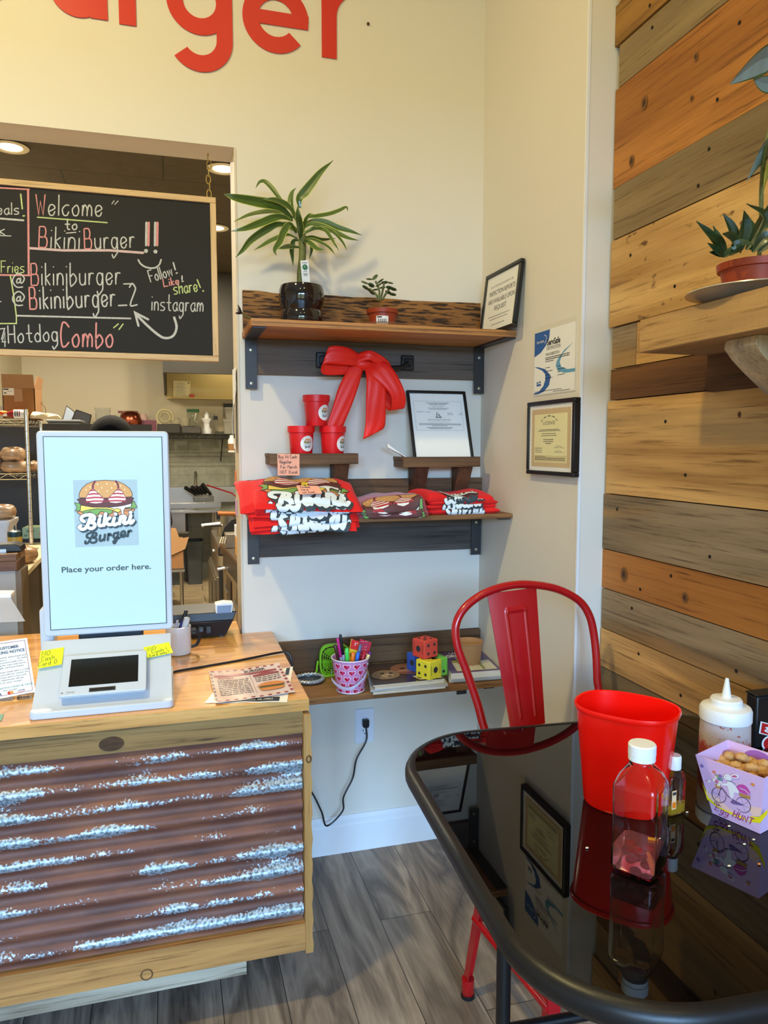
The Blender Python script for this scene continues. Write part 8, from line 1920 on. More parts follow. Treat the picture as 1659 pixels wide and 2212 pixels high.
# dark trays lying at the front of the shelf
g = G(); g.box((at5(340, SH2Y+.05), SH2Y+.02, ST), (at5(390, SH2Y+.05), SH2Y+.10, sz(917)), mat('dark_tray', (56, 54, 50), .4, var=.3)); one(g, 'bake_tray', (at5(340), SH2Y+.03, ST), 'dark low tray at the front of the back shelf', 'tray', bevel=.01)
g = G(); g.box((at5(392, SH2Y+.05), SH2Y+.02, ST), (at5(434, SH2Y+.05), SH2Y+.10, sz(921)), mat('dark_foil_tray', (90, 86, 80), .3, metal=.6, var=.4)); one(g, 'foil_tray', (at5(400), SH2Y+.03, ST), 'crumpled foil tray below the glass jar at the front of the back shelf', 'tray', bevel=.01)
g = G(); q0, q1 = A(483, 872, 1, 6.19), A(512, 900, 1, 6.19); g.box((q0.x, 6.17, q1.z), (q1.x+.2, 6.199, q0.z), BLK); one(g, 'wall_screen', q0, 'dark flat panel on the back wall above the stacked containers', 'panel', smooth=False)
# white jug hanging from the shelf at the right
wj = A(500, 960, 1, SH2Y-.02); z0w, z1w = A(500, 977, 1, SH2Y-.02).z, A(500, 940, 1, SH2Y-.02).z; jr2 = A(508, 960, 1, SH2Y-.02).x-wj.x
g = G(); g.lathe([(.001, 0), (jr2, .0), (jr2*1.05, .01), (jr2*1.05, (z1w-z0w)*.7), (jr2*.5, (z1w-z0w)*.88), (jr2*.5, z1w-z0w)], (wj.x, SH2Y-.02-jr2, z0w), WP, 24); lj = one(g, 'spray_bottle', wj, 'white plastic bottle hanging from the end of the back wire shelf', 'bottle')
g = G(); g.lathe([(jr2*1.07, .02), (jr2*1.07, (z1w-z0w)*.5)], (wj.x, SH2Y-.02-jr2, z0w), mat('brown_label', (150, 110, 70), .5), 24, cap=False); o = out(g, 'label', lj)
# ------------------------------------------------------------------ sink table, bins, cook line
sk = thing('steel_sink', (.2, 5.6, 0), 'stainless steel sink table below the black wire shelf', 'sink')
sy_, szz = 5.3, A(420, 1088, 1, 5.3).z; sx0_, sx1_ = A(300, 1088, 1, sy_).x, A(478, 1088, 1, sy_).x
g = G(); g.box((sx0_, sy_, szz-.05), (sx1_, sy_+.04, szz+.01), STEEL); g.box((sx0_, sy_, szz-.10), (sx1_, 6.19, szz-.07), STEEL); g.box((sx0_, 6.10, szz-.05), (sx1_+.3, 6.19, A(420, 1052, 1, 6.1).z), STEEL); g.box((sx0_, sy_+.04, szz-.3), (A(400, 1088, 1, sy_).x, sy_+.06, szz-.05), STEEL); out(g, 'basin', sk, bevel=.004)
for x in (sx0_+.05, sx1_-.05):
    for y in (sy_+.08, 6.1): g = G(); g.tube([(x, y, 0), (x, y, szz-.09)], .02, STEEL, 12); out(g, 'leg', sk)
g = G(); fp = A(424, 1083, 1, 5.9); g.tube(spline([(fp.x, 6.0, szz-.02), (fp.x, 5.98, szz+.25), (fp.x, 5.9, szz+.30), (fp.x, 5.75, szz+.26)], 5), .018, STEEL, 10); out(g, 'faucet', sk)
kb = A(440, 1075, 1, 5.45)
g = G(); g.box((A(418, 1080, 1, 5.45).x, 5.42, szz+.011), (A(462, 1080, 1, 5.45).x, 5.62, A(440, 1072, 1, 5.45).z), mat('utensil_pan', (110, 108, 100), .35, metal=.8)); one(g, 'utensil_pan', kb, 'steel pan of knives on the sink edge', 'pan', bevel=.005)
for i, (pa, pb_, lb) in enumerate((((424, 1068), (400, 1053), 'leftmost black knife handle over the utensil pan'), ((430, 1067), (414, 1052), 'second black knife handle over the utensil pan'), ((437, 1067), (424, 1052), 'third black knife handle over the utensil pan'), ((444, 1066), (432, 1052), 'fourth black knife handle over the utensil pan'), ((455, 1068), (437, 1046), 'longest black knife handle at the right of the utensil pan'))):
    g = G(); g.tube([A(*pa, 1, 5.5), A(*pb_, 1, 5.44)], [.018, .022], BLK, 8); one(g, 'knife', A(*pa, 1, 5.5), lb, 'knife', 'knives over the sink')
g = G(); g.tube([A(447, 1048, 1, 5.35), A(500, 1065, 1, 4.9), A(512, 1074, 1, 4.8)], [.008, .008, .004], mat('red_tongs', (130, 18, 24), .4), 8); one(g, 'spatula', A(447, 1048, 1, 5.35), 'long red handled tool sticking out over the steel sink', 'utensil')
# bins and box at the back
for i, (pa, pb_, y, lb) in enumerate(((352, 398, 5.78, 'left dark grey bin under the steel sink'), (401, 440, 5.76, 'right dark grey bin with rim under the steel sink'))):
    x0q, x1q = A(pa, 1200, 1, y).x, A(pb_, 1200, 1, y).x; zq_ = A(420, 1170, 1, y).z
    bn_ = thing('waste_bin', ((x0q+x1q)/2, y, 0), lb, 'bin', 'grey bins under the sink'); DG = mat('dark_grey_bin', (62, 66, 68), .55)
    g = G(); cx2_ = (x0q+x1q)/2
    g.rings([[V((x, yy, z)) for x, yy in rrect(x0q+k, x1q-k, y+k, y+.3-k, .03, 4)] for k, z in ((.02, .001), (.004, zq_-.05), (-.006, zq_-.05), (-.006, zq_), (.01, zq_), (.03, .02))], DG); out(g, 'bin_body', bn_)
pb0 = thing('paper_carton', A(380, 1180, 1, 4.3), 'torn brown cardboard carton right of the kiosk screen', 'box')
cy4 = 4.3
g = G(); f4 = [A(340, 1100, 1, cy4), A(380, 1140, 1, cy4), A(409, 1160, 1, cy4), A(405, 1180, 1, cy4), A(375, 1196, 1, cy4), A(340, 1210, 1, cy4)]; g.prism([A(340, 1210, 1, cy4), A(374, 1198, 1, cy4), A(400, 1186, 1, cy4), A(408, 1160, 1, cy4), A(388, 1164, 1, cy4), A(380, 1141, 1, cy4), A(360, 1141, 1, cy4), A(340, 1145, 1, cy4)], (0, .01, 0), KRAFT); out(g, 'front_flap', pb0, smooth=False)
q = A(340, 1208, 1, cy4); g = G(); g.box((q.x-.2, cy4+.012, .42), (A(396, 1190, 1, cy4).x, cy4+.35, A(390, 1170, 1, cy4).z), CARD); out(g, 'carton', pb0, smooth=False)
crt = thing('side_table', (q.x, cy4+.2, 0), 'low steel stand under the torn cardboard carton', 'stand')
g = G(); g.box((q.x-.22, cy4+.0, .39), (A(398, 1190, 1, cy4).x, cy4+.36, .415), STEEL); out(g, 'top', crt, smooth=False)
for xx in (q.x-.2, A(396, 1190, 1, cy4).x-.02):
    for yy in (cy4+.03, cy4+.33): g = G(); g.tube([(xx, yy, 0), (xx, yy, .39)], .016, STEEL, 10); out(g, 'leg', crt)
q0, q1 = A(358, 1098, 1, 5.9), A(407, 1148, 1, 5.9); g = G(); g.box((q0.x, 5.9, q1.z), (q1.x, 5.95, q0.z), mat('dark_panel_board', (54, 54, 52), .5)); g.box((q0.x, 5.88, q1.z-.02), (q1.x, 5.97, q1.z), STEEL); one(g, 'wall_cabinet', q0, 'dark flat board hanging under the steel sink', 'board', smooth=False)
# fryer
fyX = .324; fy0, fy1 = 3.26, 4.4; fz = .755
FST = mat('fryer_steel', (132, 122, 106), .35, metal=.75, var=.15, nscale=6)
fr_ = thing('deep_fryer', (.66, 3.8, 0), 'tall steel fryer cabinet standing right of the kitchen aisle', 'fryer')
g = G(); g.box((fyX, fy0, .02), (1.1, fy1, fz-.25), FST); g.box((fyX+.02, fy0, fz-.25), (1.1, fy1, fz), FST); out(g, 'cabinet', fr_, bevel=.004)
g = G(); g.box((fyX-.012, fy0+.02, .08), (fyX, fy1-.02, fz-.27), mat('fryer_door', (112, 104, 92), .4, metal=.7)); d_ = out(g, 'door', fr_, bevel=.003)
g = G(); g.tube([(fyX-.035, fy0+.1, .3), (fyX-.035, fy0+.1, .46)], .008, STEEL, 8); out(g, 'handle', d_)
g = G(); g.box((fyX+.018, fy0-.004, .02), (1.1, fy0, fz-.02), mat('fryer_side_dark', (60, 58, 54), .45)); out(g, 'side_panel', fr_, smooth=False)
g = G(); g.lathe([(.012, 0), (.012, .012)], (fyX+.018, fy0+.6, fz-.12), WP, 12, RY(-pi/2).to_3x3()); out(g, 'knob', fr_)
# basket handle (white) sticking out, steel pot
g = G(); g.tube([A(436, 1135, 1, 3.2), A(476, 1131, 1, 3.15)], [.012, .014], WP, 10); g.tube([A(442, 1137, 1, 3.19), A(478, 1135, 1, 3.14)], .010, BLK, 8); g.tube([A(478, 1134, 1, 3.15), A(478, 1152, 1, 3.3)], .008, STEEL, 8); one(g, 'fryer_basket_handle', A(456, 1133, 1, 3.2), 'white and black basket handle sticking out over the fryer', 'handle')
g = G(); g.tube([A(470, 1230, 1, 2.9), A(490, 1226, 1, 2.9)], .010, WP, 10); one(g, 'oven_handle', A(480, 1228, 1, 2.9), 'white bar handle sticking out below the griddle edge', 'handle')
pt = A(478, 1215, 1, 3.05); g = G(); rp_ = A(487, 1215, 1, 3.05).x-A(464, 1215, 1, 3.05).x; g.lathe([(.001, 0), (rp_*.55, 0), (rp_*.6, .01), (rp_*.6, .075), (rp_*.64, .08), (rp_*.58, .08), (rp_*.55, .01), (.001, .01)], (pt.x+.02, 3.05, A(478, 1222, 1, 3.05).z), STEEL, 28); one(g, 'steel_pot', pt, 'round steel pot hanging beside the fryer', 'pot')
# griddle counter
gz = .80; g0, g1 = V((.407, 1.78, gz)), V((.345, 3.0, gz))
gr = thing('griddle_counter', (.8, 2.3, 0), 'long steel cooking counter with dark front along the right kitchen wall', 'counter')
GT = mat('griddle_top', (112, 98, 82), .25, metal=.7, var=.2, nscale=8)
g = G(); g.prism([g0, (1.74, 1.78, gz), (1.74, 3.2, gz), (.345, 3.2, gz)], (0, 0, -.02), GT); out(g, 'top', gr, smooth=False)
g = G(); g.prism([(.415, 1.78, gz-.02), (1.74, 1.78, gz-.02), (1.74, 3.2, gz-.02), (.352, 3.2, gz-.02)], (0, 0, -.14), mat('dark_fascia', (46, 40, 36), .4)); out(g, 'fascia', gr, smooth=False)
g = G(); g.prism([(.43, 1.78, gz-.16), (1.74, 1.78, gz-.16), (1.74, 3.2, gz-.16), (.372, 3.2, gz-.16)], (0, 0, -.62), mat('cabinet_steel_warm', (150, 130, 100), .35, metal=.5, var=.1)); out(g, 'cabinet', gr, smooth=False)
for t in (.2, .6):
    p = V((.43, 1.78, 0)).lerp(V((.372, 3.2, 0)), t); g = G(); g.box((p.x-.014, p.y, .12), (p.x-.002, p.y+.36, .58), mat('cabinet_door_dark', (86, 72, 58), .35, metal=.5)); d_ = out(g, 'door', gr, bevel=.003)
    g = G(); g.tube([(p.x-.03, p.y+.04, .5), (p.x-.03, p.y+.32, .5)], .008, STEEL, 8); out(g, 'handle', d_)
GZ = gz+.0005
# pan with wooden handled press, black spatula, box, peach tub
def gp(px, py): return A(px, py, 2, GZ)
pc3 = A(490, 1095, 1, 4.1)
pr_ = thing('griddle_press', (pc3.x, 4.0, fz+.001), 'cooking press with a wooden handle on the fryer top', 'press')
wz = A(490, 1116, 1, 4.0).z; r3 = A(518, 1100, 1, 4.0).x-A(460, 1100, 1, 4.0).x
g = G(); g.lathe([(.001, 0), (r3*.5, 0), (r3*.5, .03), (r3*.42, .16), (r3*.44, .18), (.001, .18)], (pc3.x+.02, 4.0, fz+.001), STEEL, 32); out(g, 'plate', pr_)
g = G(); a1_, a2_ = A(470, 1109, 1, 3.85), A(516, 1110, 1, 3.85); g.tube([a1_, a2_], [.020, .018], wood('press_handle_wood', (176, 110, 54), (140, 80, 36), 0, 61.0, 2, .5), 12); out(g, 'handle', pr_, label='turned wooden handle')
g = G(); g.box((a1_.x-.01, 3.84, fz+.15), (a1_.x+.02, 3.87, a1_.z+.01), BLK); g.box((a2_.x-.02, 3.84, fz+.15), (a2_.x, 3.87, a2_.z+.01), BLK); out(g, 'posts', pr_, smooth=False)
q = [A(478, 1160, 1, 2.9), A(485, 1140, 1, 2.9), A(500, 1124, 1, 2.9), A(524, 1116, 1, 2.9), A(524, 1150, 1, 2.9)]; g = G(); g.prism(q, (0, .03, 0), mat('black_cloth_tool', (22, 21, 20), .6)); one(g, 'splash_guard', q[0], 'black splash guard standing at the back of the griddle', 'guard', smooth=False)
q0, q1 = A(488, 1177, 1, 2.75), A(530, 1153, 1, 2.75); g = G(); g.box((q0.x, 2.75, GZ), (q0.x+.4, 2.95, q1.z), mat('grey_steel_box', (128, 120, 108), .4, metal=.4)); one(g, 'steel_container', q0, 'grey steel container on the griddle counter', 'container', bevel=.004)
for i in range(3): g = G(); g.tube([A(475+5*i, 1174, 1, 2.72), A(480+4*i, 1160, 1, 2.74)], .006, STEEL, 6); one(g, 'spatula', A(475+5*i, 1174, 1, 2.72), 'black and steel spatula handles leaning beside the grey container', 'utensil', 'spatulas by the griddle')
q0 = A(511, 1188, 1, 2.3); x1q = A(530, 1180, 1, 2.3).x; zq0 = GZ; g = G(); g.box((q0.x, 2.3, GZ), (x1q+.05, 2.42, A(515, 1160, 1, 2.3).z), mat('peach_tub', (226, 160, 70), .3, trans=.2, var=.1)); one(g, 'sauce_tub', q0, 'orange sauce tub on the griddle counter at the right jamb', 'tub', bevel=.004)
q0 = A(509, 1160, 1, 2.32); g = G(); g.box((q0.x, 2.31, A(515, 1160, 1, 2.3).z+.0005), (x1q+.06, 2.41, A(515, 1136, 1, 2.3).z), WP); one(g, 'carton', q0, 'white carton standing above the orange sauce tub', 'carton', smooth=False)
q0 = A(512, 1127, 1, 2.34); g = G(); g.box((q0.x, 2.33, A(515, 1136, 1, 2.3).z+.001), (x1q+.06, 2.40, A(515, 1122, 1, 2.3).z), mat('red_lid', (196, 30, 40), .4)); one(g, 'red_lid', q0, 'red lid on top of the white carton at the right jamb', 'lid', smooth=False)
# papers taped to the jamb
q = [A(500, 797, 1, .10), A(506, 800, 1, .06), A(511, 830, 1, .05), A(510, 880, 1, .05), A(513, 940, 1, .02), A(521, 968, 1, -.02), A(513, 970, 1, .06), A(509, 930, 1, .09), A(505, 860, 1, .1)]
pn_ = V((OX-.008, 0, 0)); g = G()
zz0, zz1 = A(512, 970, 1, .05).z, A(505, 797, 1, .08).z
def jp_(u, v): z = zz0+(zz1-zz0)*v; c = (.012*sin(v*5)+.016*(v-.3)**2)*(1-u)+.004; return (V((OX-.010-abs(c), .015+.10*u, z)), V((1, 0, 0)))
g.slab(jp_, 6, 14, PAPER, .0008); a = Art(); 
for k in range(9): a.rect(.18, .12+.08*k, .24, .17+.08*k, GINK, 1)
a.put(g, lambda u, v, h: jp_(u, v)[0]+V((-.0008-h, 0, 0))); one(g, 'taped_paper', (OX-.02, .05, zz0), 'curled white printed paper taped to the right jamb of the kitchen opening', 'paper')
for i, (pa, pb_, c, lb) in enumerate(((1018, 1058, (226, 130, 80), 'orange note taped to the right jamb'), (1080, 1115, (206, 160, 196), 'pink note taped to the right jamb'))):
    g = G(); z0q, z1q = A(519, pb_, 1, .1).z, A(519, pa, 1, .1).z; g.box((OX-.0095, .11, z0q), (OX-.0065, .155, z1q), mat('jamb_note_%d' % i, c, .7)); one(g, 'sticky_note', (OX-.01, .12, z0q), lb, 'sticky note', 'notes on the right jamb', smooth=False)
# ------------------------------------------------------------------ prep table at the left
PTM = mat('cream_cutting_top', (226, 206, 162), .5); 
pt0, pt1, pt2 = A(60, 1178, 2, .92), A(110, 1178, 2, .92), A(90, 1225, 2, .92)
pz = 1.0
pA, pB, pCc = A(50, 1172, 2, pz), A(95, 1165, 2, pz), A(44, 1250, 2, pz)
prt = thing('prep_table', (-.6, 1.2, 0), 'prep table with cream cutting top and dark sides left of the kiosk', 'table')
y_f, y_b = A(46, 1248, 2, pz).y, 1.70
g = G(); g.prism([(-1.6, y_f, pz-.02), (A(46, 1248, 2, pz).x, y_f, pz-.02), (A(88, 1205, 2, pz).x, A(88, 1205, 2, pz).y, pz-.02), (-.5, y_b, pz-.02), (-1.6, y_b, pz-.02)], (0, 0, .02), PTM); out(g, 'cutting_top', prt, smooth=False)
g = G(); g.prism([(-1.58, y_f+.015, 0.02), (A(46, 1248, 2, pz).x-.012, y_f+.015, .02), (A(88, 1205, 2, pz).x-.012, A(88, 1205, 2, pz).y, .02), (-.512, y_b-.01, .02), (-1.58, y_b-.01, .02)], (0, 0, pz-.045), mat('dark_bronze_steel', (84, 74, 62), .35, metal=.6, var=.1)); out(g, 'cabinet', prt, smooth=False)
fx2 = A(60, 1300, 1, y_f+.2)
PZ2 = pz+.0005
def pP(px, py): return A(px, py, 2, PZ2)
# green carton
q0, q1 = pP(49, 1164), pP(100, 1165)
yg = q0.y; g = G(); zg_ = A(60, 1140, 1, yg).z; M_ = T(q0.x, yg, PZ2) @ RZ(-.05); w2_ = A(96, 1150, 1, yg).x-q0.x
gb = thing('green_carton', (q0.x, yg, PZ2), 'pale green printed food carton at the back of the prep table', 'carton', M=M_)
g.box((0, 0, 0), (w2_, .14, zg_-PZ2), mat('pale_green_carton', (158, 178, 136), .5)); out(g, 'carton', gb, local=True, smooth=False)
a = Art(); hg = zg_-PZ2; a.ell((w2_*.36, hg*.70), w2_*.19, hg*.13, mat('logo_green_dark', (60, 84, 60), .5), 1, 20); a.ell((w2_*.36, hg*.70), w2_*.16, hg*.09, mat('pale_green_carton', (158, 178, 136), .5), 2, 20); a.micro(w2_*.24, w2_*.48, hg*.67, hg*.07, mat('logo_green_dark', (60, 84, 60), .5), 3); a.ell((w2_*.14, hg*.36), w2_*.07, hg*.15, mat('logo_green_dark', (60, 84, 60), .5), 1); a.ell((w2_*.14, hg*.4), w2_*.05, hg*.10, mat('pale_green_carton', (158, 178, 136), .5), 2); a.ell((w2_*.86, hg*.42), w2_*.10, hg*.24, mat('donut_brown', (200, 140, 70), .5), 1); a.ell((w2_*.86, hg*.42), w2_*.03, hg*.08, mat('donut_hole', (240, 220, 190), .5), 2)
g = G(); a.put(g, lambda u, v, h: V((u, -.0005-h, v))); out(g, 'print', gb, local=True, smooth=False)
# block with black machine, mustard, white tub, bread bag, clear container
bl_y = .42; bz1 = A(30, 1213, 1, bl_y).z; bxr = A(36, 1213, 1, bl_y).x
gc = thing('grey_cabinet', (bxr-.3, bl_y+.2, 0), 'grey painted cabinet below the dark butcher block at the left', 'cabinet')
zc0 = A(20, 1234, 1, bl_y).z
g = G(); g.box((bxr-.9, bl_y+.01, 0), (A(33, 1260, 1, bl_y).x, bl_y+.16, zc0), mat('grey_cabinet_paint', (150, 148, 142), .55)); out(g, 'body', gc, smooth=False)
g = G(); g.box((A(33, 1260, 1, bl_y).x, bl_y+.012, 0), (A(45, 1260, 1, bl_y).x, bl_y+.158, zc0-.002), mat('bronze_end_panel', (104, 88, 66), .5)); out(g, 'end_panel', gc, smooth=False)
ztb = A(20, 1197, 1, bl_y).z
g = G(); g.box((bxr-.92, bl_y, zc0+.0005), (A(37, 1230, 1, bl_y).x, bl_y+.17, ztb-.028), wood('walnut_block', (104, 70, 48), (66, 42, 28), 0, 71.0, 1.5, .5)); g.box((bxr-.92, bl_y, ztb-.0275), (A(36, 1215, 1, bl_y).x, bl_y+.17, ztb), wood('walnut_block_top', (148, 112, 74), (96, 66, 42), 0, 73.0, 1.5, .5)); one(g, 'butcher_block', (bxr-.3, bl_y, zc0), 'thick dark walnut butcher block lying on the grey cabinet', 'block', bevel=.002)
bzt = ztb+.0005
bm_ = thing('label_printer', (A(20, 1190, 1, bl_y+.06).x, bl_y+.06, bzt), 'black curved device lying on the walnut butcher block', 'device')
yv = bl_y+.05
g = G(); g.prism([V((A(-40, 1200, 1, yv).x, yv, bzt)), V((A(47, 1192, 1, yv).x, yv, bzt)), A(47, 1186, 1, yv), A(44, 1180, 1, yv), A(30, 1175, 1, yv), A(12, 1176, 1, yv), A(-40, 1180, 1, yv)], (0, .09, 0), mat('device_black', (28, 24, 24), .35)); out(g, 'housing', bm_, bevel=.004)
g = G(); q = A(6, 1191, 1, yv-.003); g.box((q.x-.012, yv-.004, q.z-.006), (q.x+.012, yv-.0005, q.z+.008), STEEL); out(g, 'badge', bm_, smooth=False)
yM = y_f+.06
ms = thing('mustard_bottle', A(32, 1170, 1, yM), 'wide yellow mustard bottle with dark green pointed cap', 'bottle'); mx_ = A(32, 1160, 1, yM).x; mr = A(48, 1160, 1, yM).x-mx_
zm0, zm1, zm2, zm3 = PZ2, A(32, 1159, 1, yM).z, A(32, 1148, 1, yM).z, A(32, 1135, 1, yM).z
g = G(); g.lathe([(.001, zm0), (mr*.9, zm0), (mr, zm0+.01), (mr, zm1), (.001, zm1)], (mx_, yM, 0), mat('mustard_yellow', (186, 142, 52), .35, var=.05), 28); out(g, 'bottle_body', ms)
g = G(); GC = mat('dark_green_cap', (24, 52, 50), .35); g.lathe([(mr*.98, zm1), (mr*1.0, zm1+.003), (mr*.98, zm2), (mr*.5, zm2+.006), (mr*.15, zm2+.008), (mr*.10, zm3), (.001, zm3+.001)], (mx_, yM, 0), GC, 28); out(g, 'cap', ms)
yW = y_f+.12
g = G(); wl_, wr_ = A(-40, 1140, 1, yW).x, A(20, 1140, 1, yW).x; zwt = A(10, 1126, 1, yW).z
g.rings([[V((x, y, z)) for x, y in rrect(wl_+k, wr_-k, yW+k, yW+.2-k, .02, 4)] for k, z in ((.012, PZ2), (.004, zwt-.03), (-.004, zwt-.012), (-.004, zwt), (.006, zwt), (.016, PZ2+.01))], mat('white_food_tub', (206, 200, 194), .3)); one(g, 'food_tub', (wr_, yW, PZ2), 'white ribbed plastic tub at the left edge on the prep table', 'tub')
g = breadbag(A(35, 1138, 1, yW+.25).x, yW+.30, PZ2, .15, .14, .075, 21); one(g, 'bread_bag', (A(35, 1138, 1, yW+.25).x, yW+.3, PZ2), 'plastic bread bag lying behind the mustard bottle', 'bread', 'bread bags on the prep table')
g = breadbag(A(4, 1115, 1, yW+.12).x, yW+.10, zwt+.001, .12, .12, .06, 22); one(g, 'bread_bag', (A(4, 1115, 1, yW+.1).x, yW+.1, zwt), 'bread bag lying on top of the white tub', 'bread', 'bread bags on the prep table')
cc0 = A(62, 1200, 2, PZ2)
g = G(); yC = A(62, 1215, 2, PZ2).y; xa3, xb3 = A(54, 1215, 1, yC).x, A(74, 1215, 1, yC).x; zc3 = A(66, 1190, 1, yC).z
g.rings([[V((x, y, z)) for x, y in rrect(xa3+k, xb3-k, yC+k, yC+.11-k, .012, 4)] for k, z in ((.010, PZ2), (.002, zc3-.01), (-.006, zc3-.006), (-.006, zc3), (.004, zc3), (.013, PZ2+.005))], mat('clear_food_pan', (214, 210, 196), .1, trans=.7, ior=1.2, var=0)); fp_ = one(g, 'food_pan', (xa3, yC, PZ2), 'clear plastic food pan with green pickles on the prep table', 'food pan')
g = G(); g.rings([[V((x, y, z)) for x, y in rrect(xa3+.015, xb3-.015, yC+.015, yC+.095, .01, 4)] for z in (PZ2+.006, PZ2+.03)], mat('pickle_green', (140, 140, 60), .4, var=.2)); out(g, 'pickles', fp_)
q0, q1 = A(46, 1240, 1, y_f-.02), A(60, 1203, 1, y_f-.02)
g = G(); g.box((A(46, 1225, 1, yC-.03).x, yC-.06, PZ2), (A(53, 1225, 1, yC-.03).x, yC-.02, A(60, 1199, 1, yC-.03).z), mat('black_food_pan', (24, 24, 24), .3)); one(g, 'black_pan', (A(46, 1225, 1, yC-.03).x, yC, PZ2), 'narrow black pan left of the clear food pan', 'pan', bevel=.003)

# ------------------------------------------------------------------ person working behind the kiosk
pyq = 1.05
hc = A(241, 935, 1, pyq); htz = A(241, 897, 1, pyq).z; hrx = (A(290, 930, 1, pyq).x-A(193, 930, 1, pyq).x)/2
pe = thing('person', (hc.x, pyq, 0), 'person with black hair working in the kitchen behind the ordering kiosk', 'person')
def skin(name, verts, edges, radii, m, parent, sub=2):
    me = bpy.data.meshes.new(name); me.from_pydata([tuple(ROOT[parent.name].inverted() @ V(v)) for v in verts], edges, []); me.materials.append(m)
    o = bpy.data.objects.new(name, me); COL.objects.link(o); o.parent = parent; ROOT[o.name] = ROOT[parent.name]
    md = o.modifiers.new('skin', 'SKIN'); md.use_smooth_shade = True
    for i, r in enumerate(radii): me.skin_vertices[0].data[i].radius = (r if isinstance(r, tuple) else (r, r))
    me.skin_vertices[0].data[0].use_root = True
    s_ = o.modifiers.new('sub', 'SUBSURF'); s_.levels = sub; s_.render_levels = sub
    for p in me.polygons: p.use_smooth = True
    return o
X0 = hc.x; Y0 = pyq; HT = htz
s = HT/1.72
SK = mat('skin_brown', (150, 100, 74), .5, var=.04)
vs = [(0, 0, .95), (0, .0, 1.10), (0, .0, 1.28), (0, 0, 1.42), (0, -.005, 1.50), (0, -.012, 1.60), (.09, 0, .90), (.10, .0, .50), (.10, .01, .09), (.10, -.10, .04), (-.09, 0, .90), (-.10, 0, .50), (-.10, .01, .09), (-.10, -.10, .04), (.17, 0, 1.40), (.23, -.02, 1.15), (.17, -.22, 1.06), (.14, -.30, 1.05), (-.17, 0, 1.40), (-.23, -.02, 1.15), (-.17, -.22, 1.06), (-.14, -.30, 1.05)]
es = [(0, 1), (1, 2), (2, 3), (3, 4), (4, 5), (0, 6), (6, 7), (7, 8), (8, 9), (0, 10), (10, 11), (11, 12), (12, 13), (3, 14), (14, 15), (15, 16), (16, 17), (3, 18), (18, 19), (19, 20), (20, 21)]
ra2 = [.135, .125, .135, .10, .052, .085, .085, .058, .042, .036, .085, .058, .042, .036, .058, .042, .030, .024, .058, .042, .030, .024]
hv = list(vs)
k0 = len(hv)
for sg, b_ in ((1, 17), (-1, 21)):
    hx_, hy_, hz_ = vs[b_]
    for j, (dx, L_) in enumerate(((-.028, .060), (-.010, .072), (.008, .075), (.026, .062))):
        i0 = len(hv); hv += [(hx_+dx, hy_-.055, hz_+.004), (hx_+dx, hy_-.055-L_*.5, hz_-.004), (hx_+dx, hy_-.055-L_, hz_-.020)]; es += [(b_, i0), (i0, i0+1), (i0+1, i0+2)]; ra2 += [.011, .0085, .007]
    i0 = len(hv); hv += [(hx_-sg*.035, hy_-.02, hz_), (hx_-sg*.048, hy_-.055, hz_-.012)]; es += [(b_, i0), (i0, i0+1)]; ra2 += [.012, .009]
body = skin('body', [(X0+x*s, Y0-y*s, z*s) for x, y, z in hv], es, [r*s for r in ra2], SK, pe)
g = G(); hcz = HT-.118*s
g.sph((X0, Y0+.012*s, hcz), (.078*s, .098*s, .118*s), SK, 24, 16)
for sg in (-1, 1): g.sph((X0+sg*.079*s, Y0+.0, hcz-.008), (.012*s, .022*s, .032*s), SK, 10, 8); g.sph((X0+sg*.030*s, Y0+.098*s, hcz+.006), (.012*s, .008*s, .008*s), mat('eye_white', (230, 226, 220), .3), 10, 8); g.sph((X0+sg*.030*s, Y0+.1045*s, hcz+.006), (.005*s, .003*s, .005*s), INK, 8, 6)
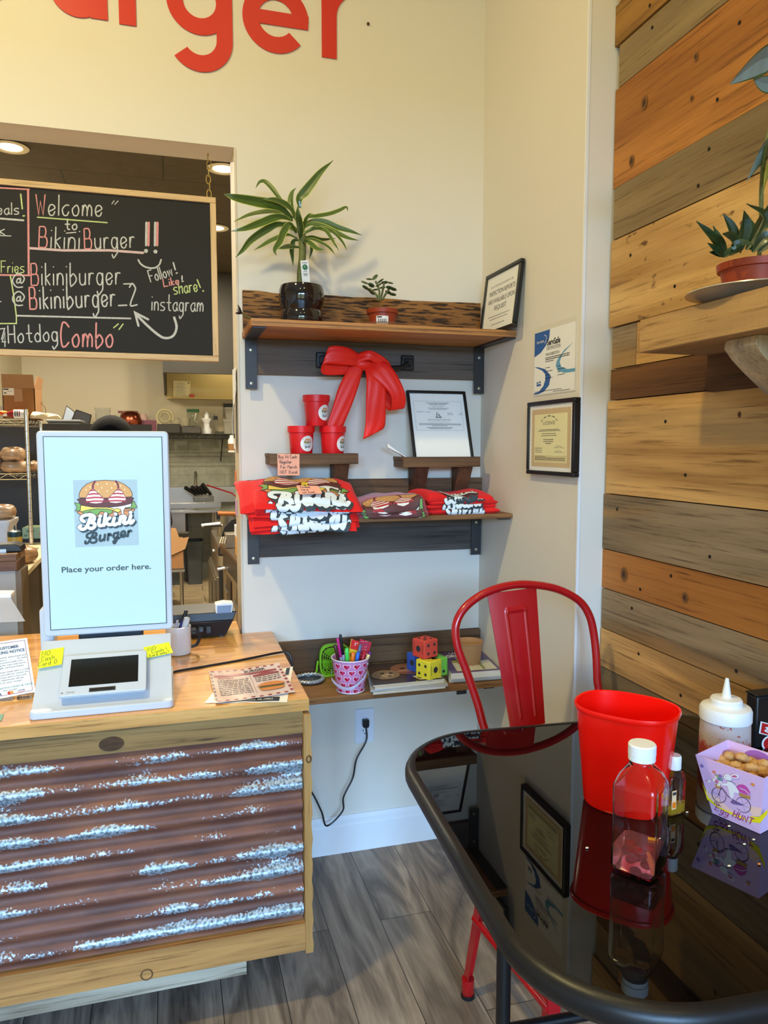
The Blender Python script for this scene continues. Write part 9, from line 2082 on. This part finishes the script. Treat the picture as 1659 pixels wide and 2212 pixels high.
g.hull8([V((X0-.016*s, Y0+.104*s, hcz-.030*s)), V((X0+.016*s, Y0+.104*s, hcz-.030*s)), V((X0+.012*s, Y0+.13*s, hcz-.028*s)), V((X0-.012*s, Y0+.13*s, hcz-.028*s))], [V((X0-.008*s, Y0+.098*s, hcz+.012*s)), V((X0+.008*s, Y0+.098*s, hcz+.012*s)), V((X0+.005*s, Y0+.106*s, hcz+.012*s)), V((X0-.005*s, Y0+.106*s, hcz+.012*s))], SK)
g.sph((X0, Y0+.098*s, hcz-.055*s), (.024*s, .010*s, .007*s), mat('lips', (140, 70, 64), .5), 12, 6); out(g, 'head', pe)
HAIR = mat('black_hair', (9, 8, 8), .8, spec=.15, var=.4, nscale=160, bump=.9, bscale=260)
g = G(); 
def hairf(r): return None
rs = []
for i in range(15):
    th = -pi*.12+pi*.62*i/14; q = max(cos(th), .004)
    rs.append([V((X0+hrx*q*cos(2*pi*j/40)*(1+.012*sin(9*j)), Y0-.012+.118*s*q*sin(2*pi*j/40)*(1 if sin(2*pi*j/40) < 0 else .82), hcz+.012+(HT-hcz-.012)*sin(th)*(1+.012*sin(j*7+i*3)))) for j in range(40)])
g.rings(rs, HAIR); out(g, 'hair', pe)
SHB_ = mat('black_work_shirt', (30, 29, 30), .85, var=.1, bump=.2)
vs2 = [0, 1, 2, 3, 14, 15, 18, 19]; 
skin('work_shirt', [(X0+vs[i][0]*s, Y0-vs[i][1]*s, vs[i][2]*s+(.0 if i else -.05)) for i in vs2], [(0, 1), (1, 2), (2, 3), (3, 4), (4, 5), (3, 6), (6, 7)], [r*s for r in (.150, .142, .150, .112, .070, .056, .070, .056)], SHB_, pe)
vs3 = [0, 6, 7, 8, 10, 11, 12]
skin('trousers', [(X0+vs[i][0]*s, Y0-vs[i][1]*s, vs[i][2]*s) for i in vs3], [(0, 1), (1, 2), (2, 3), (0, 4), (4, 5), (5, 6)], [r*s for r in (.142, .098, .074, .060, .098, .074, .060)], mat('dark_trousers', (40, 40, 46), .85), pe)
for sg in (-1, 1): g = G(); g.sph((X0+sg*.10*s, Y0+.055*s, .045), (.048, .125, .045), mat('black_shoe', (24, 23, 23), .5), 16, 10); out(g, 'shoe', pe)
